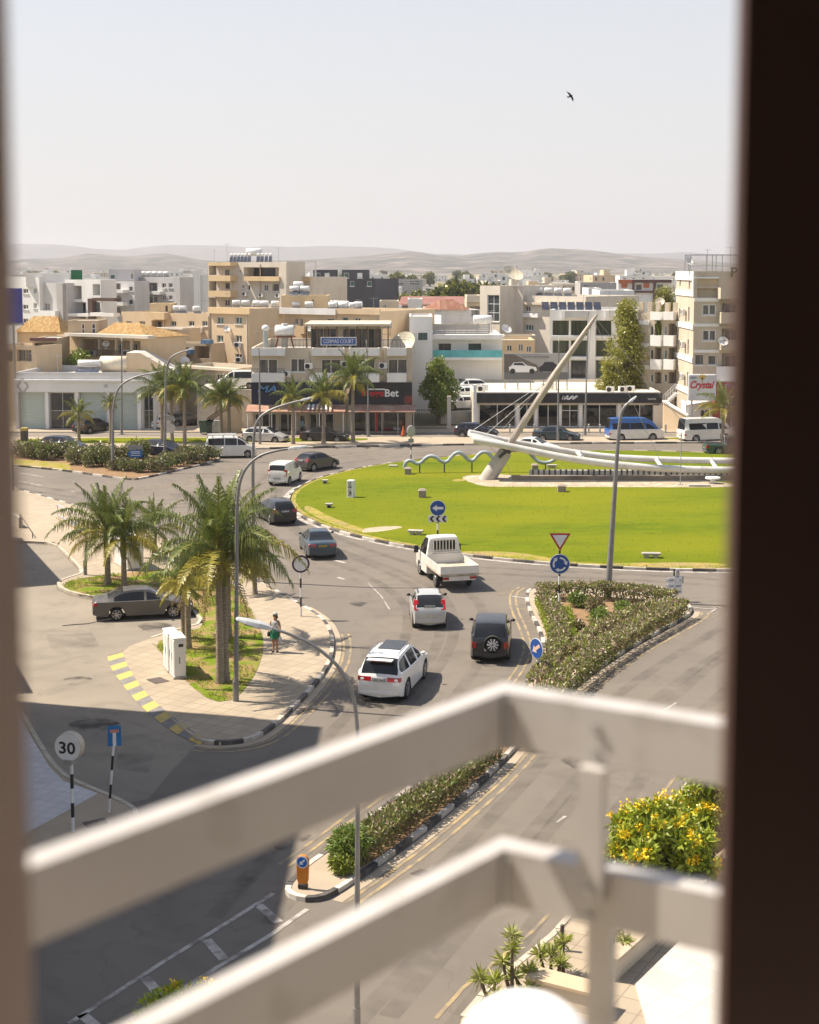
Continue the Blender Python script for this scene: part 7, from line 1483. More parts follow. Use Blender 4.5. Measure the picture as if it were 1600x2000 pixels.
p = G(803,906,.13); t = thing('road_sign', 'round sign seen from behind on a striped post at the far lawn edge', 'road sign', p); z = zat(801,842,p); post(t, z, .05); m = MB(); m.ball((0,-.05,z),(.36,.07,.5),20,10); m.build('disc', mat('sign_pale_back', (.42,.40,.36), .5, (.36,.34,.31), 3), t); m = MB(); m.box(-.22,-.1,z-.95,.22,.0,z-.62); m.build('plate', M_SBACK, t)
p = G(334,866,.13); t = thing('road_sign', 'grey-backed round sign among the dense far palm group', 'road sign', p); z = zat(332,836,p); post(t, z+.7, .05, False); m = MB(); ring_poly(m,(0,-.04,z),.46,24,.03); m.build('disc', mat('sign_pale_back', (.42,.4,.36)), t); m = MB(); m.box(-.4,-.06,z+.7,.35,-.03,z+1.15); m.build('plate', M_SBACK, t)
p = G(48,861,.13); t = thing('bin', 'dark bin with a yellow top at the left end of the far grass strip', 'bin', p); m = MB(); m.box(-.3,-.3,0,.3,.3,.95); m.build('body', M_TRIM, t, .03); m = MB(); m.box(-.32,-.32,.952,.32,.32,1.25); m.build('hood', M_YPAINT, t, .04)
# orange keep-left bollard
p = G(592,1735,.125); t = thing('traffic_bollard', 'orange bollard with a blue diagonal arrow disc at the nose of the median', 'bollard', p, R(-12)); m = MB(); n = 12; prof = [(.17*math.cos(math.pi*k/n), .75+.17*math.sin(math.pi*k/n)) for k in range(n+1)]+[(-.15,.25),(-.12,.14),(.12,.14),(.15,.25)]
N_ = len(prof); m.add([(x,-.05,z) for x,z in prof]+[(x,.05,z) for x,z in prof],[tuple(reversed(range(N_))),tuple(range(N_,2*N_))]+[(i,N_+i,N_+(i+1)%N_,(i+1)%N_) for i in range(N_)]); o = m.build('shell', mat('bollard_orange', (.58,.20,.015), .45, (.5,.165,.012), 3), t, .012); bm = bmesh.new(); bm.from_mesh(o.data); bmesh.ops.recalc_face_normals(bm, faces=bm.faces); bm.to_mesh(o.data); bm.free()
m = MB(); ring_poly(m,(0,-.051,.74),.165,26,.012); m.build('border', M_SWHITE, t); m = MB(); ring_poly(m,(0,-.0635,.74),.135,26,.006); m.build('disc', mat('bright_blue', (.015,.11,.42), .4), t); m = MB(); arrow(m,(0,0,.74),R(225),.2,.05,-.076); m.build('arrow', M_SWHITE, t); m = MB(); m.box(-.13,-.08,0,.13,.08,.14); m.build('foot', M_BLACK, t, .03)
# cabinets
def cabinet(p, head, L, Wd, hh, lab, doors=2):
    t = thing('utility_cabinet', lab, 'cabinet', p, head); m = MB(); m.box(-.04,-.04,0,L+.04,Wd+.04,.09); m.build('plinth', M_CONC, t); m = MB(); m.box(0,0,.09,L,Wd,hh); m.build('casing', M_WHITE, t, .02); m = MB(); m.box(-.03,-.03,hh+.002,L+.03,Wd+.03,hh+.05); m.build('lid', M_WHITE, t, .015)
    for k in range(doors): a, b = L*k/doors+.05, L*(k+1)/doors-.05; m = MB(); m.box(a,-.016,.18,b,-.002,hh-.08); m.box(a,Wd+.002,.18,b,Wd+.016,hh-.08); d_ = m.build('door', M_WFRAME, t); m = MB(); m.box(b-.07,-.03,hh*.45,b-.04,-.017,hh*.62); m.box(b-.07,Wd+.017,hh*.45,b-.04,Wd+.03,hh*.62); m.build('handle', M_BLACK, d_)
    m = MB(); m.box(-.016,.04,.15,-.002,Wd-.04,hh-.06); d_ = m.build('door', M_WFRAME, t); m = MB(); m.box(-.03,Wd*.2,hh-.32,-.017,Wd*.6,hh-.2); m.build('label_plate', M_BLACK, d_); m = MB(); m.box(-.03,Wd*.5,.62,-.017,Wd*.56,.9); m.build('handle', M_BLACK, d_); return t
A_ = G(341,1327,.12); B_ = G(312,1288,.12); hd = math.atan2(B_.y-A_.y, B_.x-A_.x); u_ = Vector((math.cos(hd), math.sin(hd), 0)); Cc = A_+Vector((math.sin(hd), -math.cos(hd), 0))*.46
cabinet(Cc, hd, .95, .46, 1.62, 'near white street cabinet with a black label on the paving'); cabinet(Cc+u_*1.06+Vector((math.sin(hd),-math.cos(hd),0))*-.06, hd, 1.05, .44, 1.55, 'white street cabinet directly behind the one with the black label', 2)
A_ = G(281,1112,.13); cabinet(A_, R(118), 2.4, .9, 1.65, 'large white transformer cabinet beside the stout dark palm', 3)
# low walls, railings on the far left pavement
t = thing('garden_wall', 'pale low wall end at the far left beside the ramp', 'wall', (0,0,0)); m = MB(); m.obox(G(-30,1000)+Vector((0,0,.45)), G(41,1035)+Vector((0,0,.35)), .25, .9); m.build('wall', C_PALE, t)
t = thing('handrail', 'white metal guard rail on the pale far-left pavement', 'railing', (0,0,0)); A_, B_ = G(113,1012,.12), G(150,1032,.12); m = MB()
for f in (0,.33,.66,1): q = A_.lerp(B_, f); m.cyl(q, q+Vector((0,0,.9)), .03, 8)
m.obox(A_+Vector((0,0,.9)), B_+Vector((0,0,.9)), .05, .05); m.obox(A_+Vector((0,0,.2)), B_+Vector((0,0,.2)), .04, .04); m.build('rail', mat('pale_blue_paint', (.5,.54,.6), .5, (.42,.46,.52), 3), t); m = MB(); m.obox(A_-Vector((0,0,.02)), B_-Vector((0,0,.02)), .3, .3); m.build('kerb_wall', M_PAVE, t)
t = thing('handrail', 'thin dark handrail sloping down beside the pale low wall', 'railing', (0,0,0)); m = MB(); A_, B_ = G(40,1032,.1), G(64,1052,.1); m.tube([A_+Vector((0,0,.9)), B_+Vector((0,0,.35)), B_], .03, 8); m.cyl(A_, A_+Vector((0,0,.9)), .03, 8); m.build('rail', M_DFRAME, t)
# far side odds and ends
def wbin(x, y, lab, mt): p = G(x, y, .1); t = thing('rubbish_container', lab, 'container', p); m = MB(); m.add([(-.6,-.5,.1),(.6,-.5,.1),(.6,.5,.1),(-.6,.5,.1),(-.7,-.6,1.2),(.7,-.6,1.2),(.7,.6,1.2),(-.7,.6,1.2)],[(3,2,1,0),(4,5,6,7),(0,1,5,4),(1,2,6,5),(2,3,7,6),(3,0,4,7)]); m.build('body', mt, t, .03); m = MB(); m.box(-.72,-.62,1.2,.72,.62,1.28); m.build('lid', mt, t); m = MB(); [m.ball((x_,y_,.06),.07,8,6) for x_ in (-.5,.5) for y_ in (-.4,.4)]; m.build('castors', M_BLACK, t)
wbin(404, 846, 'dark green rubbish container by the car ramp', P_GREEN); wbin(418, 846, 'pale grey rubbish container next to the green one', M_STEEL)
t = thing('ramp_wall', 'tan ramp wall with a brown slatted rail left of the awnings', 'wall', (0,0,0)); m = MB(); A_, B_ = W(404,826,146), W(478,800,150); m.add([(A_.x,146,0),(B_.x,147,0),(B_.x,147,3.2),(A_.x,146,.9),(A_.x,146.3,0),(B_.x,147.3,0),(B_.x,147.3,3.2),(A_.x,146.3,.9)],[(0,1,2,3),(7,6,5,4),(3,2,6,7),(0,3,7,4)]); m.build('wall', C_BEIGE, t); m = MB(); [m.obox((A_.x,146.15,1.05+k*.22),(B_.x,147.15,3.35+k*.22),.05,.12) for k in range(3)]; m.build('slat_rail', mat('brown_slats', (.14,.075,.045), .8, (.1,.06,.035), 3), t)
p = G(788,851,.1); t = thing('traffic_cone', 'orange traffic cone outside the black betting shop', 'cone', p); m = MB(); m.cyl((0,0,.05),(0,0,.95),.22,14,0,.04); m.build('cone', mat('cone_orange', (.55,.10,.02), .6), t); m = MB(); m.box(-.28,-.28,0,.28,.28,.05); m.build('foot', M_BLACK, t)
for x in (996,1020,1044,1150,1172,1196,1300): p = G(x, 846, .1); t = thing('bollard', 'short grey bollard in the row before the dealership', 'bollard', p, 0, 'bollards before the dealership'); m = MB(); m.cyl((0,0,0),(0,0,.85),.09,10); m.ball((0,0,.85),(.1,.1,.07),10,6); m.build('pole', M_STEEL, t)
t = thing('gate', 'dark metal gate and fence in the shade under the leafy tree', 'gate', W(812,520,150).xy.to_3d()); m = MB(); [m.box(.2+k*.18,0,0,.23+k*.18,.03,2.0) for k in range(16)]; m.box(.1,-.01,1.95,3.2,.04,2.02); m.box(.1,-.01,.1,3.2,.04,.16); m.build('bars', M_DFRAME, t); m = MB(); m.box(3.2,-.1,0,3.6,.3,3.4); m.build('gate_pier', C_PALE, t)
# ---- lawn things
def block(x, y, w_, d_, h_, lab, mt=M_CONC, nm='stone_block', cat='stone block', cap=True, rz=0):
    p = LZ(x, y); t = thing(nm, lab, cat, p, rz); m = MB(); m.box(-w_/2,-d_/2,-.08,w_/2,d_/2,h_*.8 if cap else h_); m.build('body', mt, t, .02)
    if cap: m = MB(); m.add([(-w_/2-.04,-d_/2-.04,h_*.8+.002),(w_/2+.04,-d_/2-.04,h_*.8+.002),(w_/2+.04,d_/2+.04,h_*.8+.002),(-w_/2-.04,d_/2+.04,h_*.8+.002),(-w_*.3,-d_*.3,h_),(w_*.3,-d_*.3,h_),(w_*.3,d_*.3,h_),(-w_*.3,d_*.3,h_)],[(3,2,1,0),(4,5,6,7),(0,1,5,4),(1,2,6,5),(2,3,7,6),(3,0,4,7)]); m.build('cap', mt, t)
    return t
M_GRAN = mat('granite', (.25,.21,.165), .8, (.33,.28,.22), 14, .3, bump=.2)
block(825, 971, .52, .45, .6, 'squat granite block on the lawn nearest the keep-left sign', M_GRAN); block(1097, 960, .58, .5, .52, 'granite block on the lawn in front of the gravel bed', M_GRAN); block(1045, 919, .5, .5, .55, 'granite block behind the sculpture under the wavy tube', M_GRAN); block(797, 926, .52, .5, .55, 'stone foot block at the left end of the wavy tube', M_GRAN)
def bench(x, y, L, lab, rz=0, h=.28): p = LZ(x, y); t = thing('stone_bench', lab, 'bench', p, rz); m = MB(); m.box(-L/2,-.2,h-.12,L/2,.2,h); m.build('slab', M_CONC, t, .02); m = MB(); m.box(-L/2+.15,-.16,-.08,-L/2+.4,.16,h-.122); m.box(L/2-.4,-.16,-.08,L/2-.15,.16,h-.122); m.build('support', M_CONC, t)
bench(812,1044,.95,'flat stone bench on the lawn behind the truck cab',R(-12)); bench(1272,1089,1.05,'flat stone bench near the right lawn edge',R(-4)); bench(635,944,.45,'small pale stone at the upper left of the lawn'); bench(643,991,.5,'small pale stone low on the left of the lawn'); bench(1078,914,.85,'pale stone bench behind the sculpture on the far lawn'); bench(768,911,.7,'flat slab at the far lawn edge left of the wavy tube',0,.12); bench(1366,950,1.6,'wide low white slab at the right end of the gravel bed',0,.14)
p = LZ(1392,944); t = thing('stone_table', 'small white mushroom-shaped table at the right of the gravel bed', 'table', p); m = MB(); m.cyl((0,0,0),(0,0,.35),.2,12); m.build('pedestal', M_WHITE, t); m = MB(); m.cyl((0,0,.352),(0,0,.46),.55,20); m.build('top', M_WHITE, t)
t = block(686, 971, .48, .48, 1.22, 'white upright pillar with black abstract letters on the lawn', M_WHITE, 'lettered_pillar', 'pillar', False, R(-20)); text('LG', -.12,.66,.12,1.14,-.242,M_BLACK,t,th=.006,bold=.03); text('54', -.12,.12,.12,.58,-.242,M_BLACK,t,th=.006,bold=.03)
p = G(1363,860,.13); t = thing('lettered_block', 'white block painted with black letters before the plain white minibus', 'block', p); m = MB(); m.box(-.72,-.3,0,.72,.3,1.55); m.build('body', M_WHITE, t, .02); [text(c, x, z, x+.28, z+.38, -.303, M_BLACK, t, th=.006, bold=.01) for c, x, z in (('A',-.5,1.05),('Z',-.5,.58),('K',-.5,.1),('L',.15,1.05),('G',.15,.5))]
# ---- boat sculpture
Ys = LZ(955,935).y; M_SCULP = mat('sculpture_paint', (.62,.60,.56), .5, (.54,.52,.48), 1.5, .4, c3=(.42,.39,.34), scale3=.8, fac3=(.5,.8)); M_TEALP = mat('weathered_blue_paint', (.30,.37,.40), .5, (.42,.46,.47), 2.5, .4, c3=(.2,.26,.29), scale3=1.2)
t = thing('boat_sculpture', 'giant boat sculpture with a leaning mast and long white tubes on the roundabout lawn', 'sculpture', (0,0,0)); M_ = lambda x, y, d=0: W(x, y, Ys+d)
b0 = LZ(951,936); m = MB(); m.tube([b0-Vector((.15,0,.3)), M_(972,905), M_(988,882)], [.62,.56,.5], 20); m.build('mast_foot', M_CONC, t)
m = MB(); m.tube([M_(988,880), M_(1003,856), M_(1085,730), M_(1150,638), M_(1166,614)], [.24,.27,.25,.17,.07], 14); m.build('mast', mat('mast_paint', (.45,.38,.31), .5, (.38,.32,.26), 2, .4), t)
m = MB(); m.ball(M_(988,881),(.42,.42,.34),12,8); m.obox(M_(975,893,-.5), M_(1000,872,-.5), .2, .22); m.obox(M_(975,893,.5), M_(1000,872,.5), .2, .22); m.build('hinge', M_TRIM, t)
m = MB(); m.tube(chaikin([M_(926,860,-1.0),M_(960,865,-1.2),M_(1000,873,-1.4),M_(1100,894,-1.6),M_(1200,908,-1.6),M_(1300,916,-1.5),M_(1440,919,-1.2),M_(1560,914,-1)],2,False), .27, 16); m.build('hull_tube', M_SCULP, t)
m = MB(); m.tube(chaikin([M_(916,845,.2),M_(940,850,.5),M_(985,861,1),M_(1050,872,1.4),M_(1150,889,1.6),M_(1250,897,1.6),M_(1440,901,1.3),M_(1560,898,1)],2,False), .25, 16); m.build('hull_tube', M_SCULP, t)
m = MB(); P = [M_(914,842,.1),M_(934,848,.6),M_(985,862,.2),M_(970,868,-1.2),M_(930,863,-1.2),M_(918,851,-.6)]; m.add([tuple(p) for p in P]+[(p.x,p.y,p.z-.14) for p in P],[(5,4,3,2,1,0),(6,7,8,9,10,11)]+[(i,(i+1)%6,6+(i+1)%6,6+i) for i in range(6)]); m.build('bow_plate', M_SCULP, t)
m = MB(); [m.cyl(M_(x,y0,1.3), M_(x+12,y1,-1.4), .15, 10) for x, y0, y1 in ((1128,884,897),(1282,898,914),(1390,901,918))]; m.build('cross_tube', M_SCULP, t)
m = MB()
for (a, b) in (((1085,732),(922,842)),((1085,732),(945,852)),((1125,676),(965,858)),((1125,676),(985,864)),((1155,632),(1135,886)),((1160,625),(1290,900)),((1162,620),(1400,905)),((975,890),(940,856)),((985,893),(1000,934))): m.tube([M_(*a), M_(*b)], .018, 5, 0, False)
m.build('stay_cables', M_STEEL, t)
p = LZ(1000,940); x1 = W(1560,940,p.y).x; m = MB(); m.box(p.x,p.y,.2,x1,p.y+.5,.42+.4); m.build('keel_wall', mat('keel_brown', (.20,.165,.13), .85, (.28,.24,.19), 2, c3=(.12,.10,.08), scale3=1), t); m = MB(); m.box(p.x+1.4,p.y+1.0,.42,x1,p.y+1.3,1.1); m.build('keel_rail', M_SCULP, t)
m = MB(); [m.box(p.x+1.6+k*.42,p.y+.93,.6,p.x+1.72+k*.42,p.y+1.38,1.16) for k in range(int((x1-p.x-2)/.42))]; m.build('keel_ribs', M_DFRAME, t); m = MB(); m.box(p.x-.1,p.y-.02,.35,x1,p.y+2.2,.5); m.build('keel_base', M_CONC, t)
wav = [(790,914),(792,904),(799,899),(806,901),(814,906),(823,904),(831,895),(841,890),(852,893),(862,902),(873,903),(881,894),(889,885),(899,883),(907,890),(915,899),(925,900),(933,890),(941,883),(952,883),(959,891),(968,901),(981,900),(990,888),(999,879),(1012,873),(1026,877),(1038,888),(1046,898),(1057,904),(1070,904),(1082,899),(1089,892)]
Yw = LZ(797,924).y; t = thing('wave_sculpture', 'weathered blue wavy tube running behind the boat sculpture', 'sculpture', (0,0,0)); m = MB(); m.tube(chaikin([W(x,y,Yw) for x, y in wav],2,False), .145, 14); m.build('wave_tube', M_TEALP, t)
for x, y in ((820,905),(868,903),(922,900),(1066,904)): q = W(x,y,Yw); m = MB(); m.cyl((q.x,q.y,lawnz(q.x,q.y)-.05), q, .05, 8); m.build('support', M_TRIM, t)
t = thing('thin_pole', 'thin dark pole standing in the lawn at the right end of the sculpture', 'pole', LZ(1329,946)); m = MB(); m.cyl((0,0,0),(0,0,zat(1329,845,LZ(1329,946))),.035,8); m.build('pole', M_STEEL, t); m = MB(); m.box(-.2,-.2,-.02,.2,.2,.05); m.build('foot', M_CONC, t)
# ---- forecourt bottom right
t = thing('low_wall', 'low wall with a weathered coping along the bright forecourt', 'wall', (0,0,0)); A_, B_ = G(1190,1925), G(1470,1668); m = MB(); m.obox(A_+Vector((0,0,.3)), B_+Vector((0,0,.3)), .28, .6); m.build('wall', C_CREAM, t); m = MB(); m.obox(A_+Vector((0,0,.64)), B_+Vector((0,0,.64)), .42, .08); m.build('coping', mat('weathered_coping', (.36,.29,.20), .85, (.45,.37,.27), 4, stretch=(1,1,.2)), t)
t = thing('planter', 'corner planter box of the yuccas', 'planter', (0,0,0)); m = MB(); A_, B_ = G(1036,1952), G(1180,1990); m.obox(A_+Vector((0,0,.3)), B_+Vector((0,0,.3)), .5, .6); m.build('wall', C_CREAM, t); m = MB(); m.obox(A_+Vector((0,0,.63)), B_+Vector((0,0,.63)), .6, .07); m.build('coping', C_TAN, t)
P = [G(1215,1935)+Vector((.3,0,0)), G(1500,1680)]; m = MB(); m.prism([(P[0].x,P[0].y),(P[1].x,P[1].y),(22,40),(22,22),(5,22)], 0, .16); struct(m.build('forecourt', M_YARD))
for x, y, h_, lab in ((1098,1856,.62,'short dark post by the corner planter'),(1253,1722,1.25,'grey meter post in front of the yellow-blossomed shrub')): p = G(x,y,.12); t = thing('post', lab, 'post', p); m = MB(); m.cyl((0,0,0),(0,0,h_),.05,10); m.ball((0,0,h_),(.055,.055,.03),10,6); m.build('pole', M_DFRAME if h_ < 1 else M_STEEL, t); m = MB(); m.box(-.1,-.1,0,.1,.1,.04); m.build('foot', M_CONC, t)
# ================================================================== neighbours on the left (out of the frame, their shade falls into it)
def plainblock(label, poly, h, m):
    t = thing('apartment_building', label, 'apartment building', (0,0,0)); b = MB(); b.prism(poly, 0, h); b.build('wall', m, t)
    q = MB(); c = [sum(p[i] for p in poly)/len(poly) for i in (0,1)]; q.prism([(c[0]+(x-c[0])*.93, c[1]+(y-c[1])*.93) for x, y in poly], h+.002, h+.5); q.build('roof_parapet', m, t)
    for e, (p, q_) in enumerate(zip(poly, poly[1:]+poly[:1])):
        if e not in (0, len(poly)-1): continue
        p, q_ = Vector((*p,0)), Vector((*q_,0)); d = (q_-p); L = d.length; d.normalize(); n = Vector((d.y,-d.x,0)); cc = Vector((c[0],c[1],0)); n = n if (p-cc).dot(n) > 0 else -n
        for f in range(max(1, int(h/3.3))):
            for k in range(max(1, int(L/4.2))):
                a = p+d*(L*(k+.5)/max(1, int(L/4.2)))+n*.0; z = f*3.3+1.1
                if z+1.4 > h: continue
                fr = MB(); fr.obox(a-d*.75+n*.03+Vector((0,0,z+.7)), a+d*.75+n*.03+Vector((0,0,z+.7)), .1, 1.4); fo = fr.build('window', M_WFRAME, t); g = MB(); g.obox(a-d*.66+n*.06+Vector((0,0,z+.7)), a+d*.66+n*.06+Vector((0,0,z+.7)), .06, 1.2); g.build('pane', PANES[(f+k) % len(PANES)], fo)
    return t
plainblock('tall plain block left of the view whose shade covers the lower left streets', [(-17.0,55.5),(-17.3,25),(-34,25),(-34,60)], 20.4, C_CREAM)
plainblock('low block at the left of the side street casting a pointed shade', [(-22.9,77.4),(-28.3,90),(-42,84),(-36,71.5)], 7.2, C_CREAM)
plainblock('small annex at the left of the side street', [(-17.6,57.0),(-19.6,61.8),(-27,59.6),(-25,56.2)], 4.4, C_CREAM)
# ================================================================== window, room and balcony railing around the camera
M_JAMB = mat('jamb_paint', (.86,.70,.62), .7, (.82,.67,.59), 2, .3); M_SASH = mat('dark_bronze', (.085,.048,.038), .6, (.095,.054,.044), 3, .3); M_RAIL = mat('rail_paint', (.46,.44,.415), .45, (.42,.40,.38), 5, .4, c3=(.35,.325,.295), scale3=9, fac3=(.58,.75)); M_ROOM = mat('room_wall', (.78,.73,.68), .9, (.74,.69,.64), 2)
xl = (W(5,0,1.4).x+W(50,2000,1.4).x)/2; xr = (W(1457,0,1.75).x+W(1413,2000,1.75).x)/2; zf = H-1.62; xl += .006; xr -= .010
t = thing('window_surround', 'pinkish beige wall jamb out of focus at the left edge of the view', 'window surround', (0,0,0)); m = MB(); m.prism([(xl,1.40),(xl-.4,1.40),(xl-.4,1.12),(xl-.26,1.12)],zf,H+1.6); m.build('jamb', M_JAMB, t);
m = MB(); m.box(xl+.002,1.34,H+1.0,xr,1.6,H+1.58); m.build('lintel', M_JAMB, t)
t = thing('window_frame', 'dark brown window frame out of focus filling the right edge of the view', 'window frame', (0,0,0)); m = MB(); m.box(xr,1.71,zf,xr+.45,1.75,H+1.6); m.build('stile', M_SASH, t); m = MB(); m.box(xr+.2,1.695,H-.5,xr+.23,1.709,H-.38); m.build('handle', M_SASH, t)
t = thing('room', 'dim room behind the open balcony window', 'room', (0,0,0)); m = MB(); a, b_ = -1.9, 1.9
m.box(a-.1,-3,zf,a,1.38,H+1.6); m.box(b_,-3,zf,b_+.1,1.6,H+1.6); m.box(a-.1,-3.1,zf,b_+.1,-3.002,H+1.6); m.box(a-.1,1.385,zf,xl-.405,1.45,H+1.6); m.box(xr+.455,1.6,zf,b_+.1,1.74,H+1.6); m.build('wall', M_ROOM, t); m = MB(); m.box(a-.1,-3.1,H+1.602,b_+.1,1.7,H+1.8); m.build('ceiling', M_ROOM, t); m = MB(); m.box(a-.1,-3.1,zf-.25,b_+.1,1.62,zf-.003); m.build('floor', M_ROOM, t)
t = thing('own_building', 'beige building under the balcony from which the view is seen', 'building', (0,0,0)); m = MB(); m.box(-4,-9,0,6,1.4,zf-.26); m.build('wall', C_CREAM, t)
def bar(m, a, b, h, th, zc, mi=0): m.obox((a[0],a[1],zc),(b[0],b[1],zc),th,h,mi)
def drop(px_, py_, Yy): return W(px_, py_, Yy)
C0 = W(987,1352,2.72); L0 = W(40,1702,1.90); zt = C0.z; s_ = (C0.xy-L0.xy); 
# keep the rail level: place the left and right ends where the level top edge passes through these pixels
def lev(px_, py_, z): d = ray(px_, py_); k = (z-H)/d.z; return Vector((d.x*k, d.y*k, z))
zt = H-.80; C0 = lev(987,1352,zt); L0 = lev(45,1702,zt); R0 = lev(1421,1420,zt); zt2 = lev(975,1662,0).z
zb = None
t = thing('balcony_railing', 'out-of-focus cream metal balcony railing with two flat bars meeting at a corner', 'railing', (0,0,0))
dL = (L0-C0); dR = (R0-C0); Le = C0+dL*1.9; Re = C0+dR*2.0; hb = .108
z2 = H+(zt-H)*1.0; d2 = ray(978,1660); k = C0.y/d2.y; zlow = H+d2.z*k
for z_, nm in ((zt, 'top_bar'), (zlow, 'lower_bar')):
    m = MB(); A = Vector((C0.x,C0.y,0)); th = .05
    for e in (Le, Re):
        E = Vector((e.x,e.y,0)); d = (E-A).normalized(); nrm = Vector((-d.y,d.x,0)); 
        if nrm.y < 0: nrm = -nrm
        nA, nE = A+nrm*th*1.0, E+nrm*th
        off = Vector((0, th*1.35, 0))
        m.add([(A.x,A.y,z_-hb),(E.x,E.y,z_-hb),(E.x,E.y,z_),(A.x,A.y,z_),(A.x+off.x,A.y+off.y,z_-hb),(nE.x,nE.y,z_-hb),(nE.x,nE.y,z_),(A.x+off.x,A.y+off.y,z_)],[(0,1,2,3),(7,6,5,4),(3,2,6,7),(0,4,5,1),(1,5,6,2)])
    o = m.build(nm, M_RAIL, t); bm = bmesh.new(); bm.from_mesh(o.data); bmesh.ops.recalc_face_normals(bm, faces=bm.faces); bm.to_mesh(o.data); bm.free()
def onR(px_): # point on the right bar's inner face under this pixel column
    d = ray(px_, 1450); n = Vector((dR.y, -dR.x, 0)); k = C0.dot(n)/d.dot(n); return Vector((d.x*k, d.y*k, 0))
pp = onR(1165); n_ = Vector((dR.y,-dR.x,0)).normalized(); n_ = -n_ if n_.y > 0 else n_; u_ = Vector((dR.x,dR.y,0)).normalized()
m = MB(); w_ = .023
def pbox(m, c, a, b, z0, z1, f, bk): # box centred at c along the bar, from f (towards camera) to bk (away)
    P = [c+u_*a+n_*f, c+u_*b+n_*f, c+u_*b-n_*bk, c+u_*a-n_*bk]; m.add([(q.x,q.y,z0) for q in P]+[(q.x,q.y,z1) for q in P],[(3,2,1,0),(4,5,6,7),(0,1,5,4),(1,2,6,5),(2,3,7,6),(3,0,4,7)])
pbox(m, pp, -w_, w_, zlow-.055, zt-hb-.002, .028, -.002); o = m.build('bracket', M_RAIL, t); 
m = MB(); pbox(m, pp-u_*.012, -w_, w_, zlow-1.1, zlow-hb+.03, -.052, .09); m.build('lower_post', M_RAIL, t)
for z_, f_, k_ in ((zt-.04,.001,0),(zt-.088,.001,0),(zlow-.03,.029,0),(zlow-.068,.001,.012),(zlow-.095,.001,.012)): m = MB(); c = pp+n_*f_-u_*k_; m.disc((c.x,c.y,z_), n_, .009, .006, 12); m.build('bolt', M_STEEL, t)
for z_ in (zt, zlow): m = MB(); m.cyl((C0.x,C0.y-.004,z_-hb+.004),(C0.x,C0.y-.004,z_-.012),.011,10); m.build('corner_joint', M_STEEL, t)
t = thing('balcony_slab', 'cream balcony floor slab below the railing', 'balcony', (0,0,0)); m = MB(); m.prism([(-1.9,1.63),(1.9,1.63),(1.4,2.55),(C0.x,C0.y+.02),(-1.2,1.75)], zf-.2, zf-.02); m.build('slab', C_CREAM, t)
q = W(1030,2010,3.1); tag(( lambda m: (m.ball((q.x,q.y,q.z-.06),(.155,.2,.115),24,12), m.build('rounded_ledge', M_WHITE))[1])(MB()), 'blurred sunlit white rounded ledge just below the railing', 'ledge')
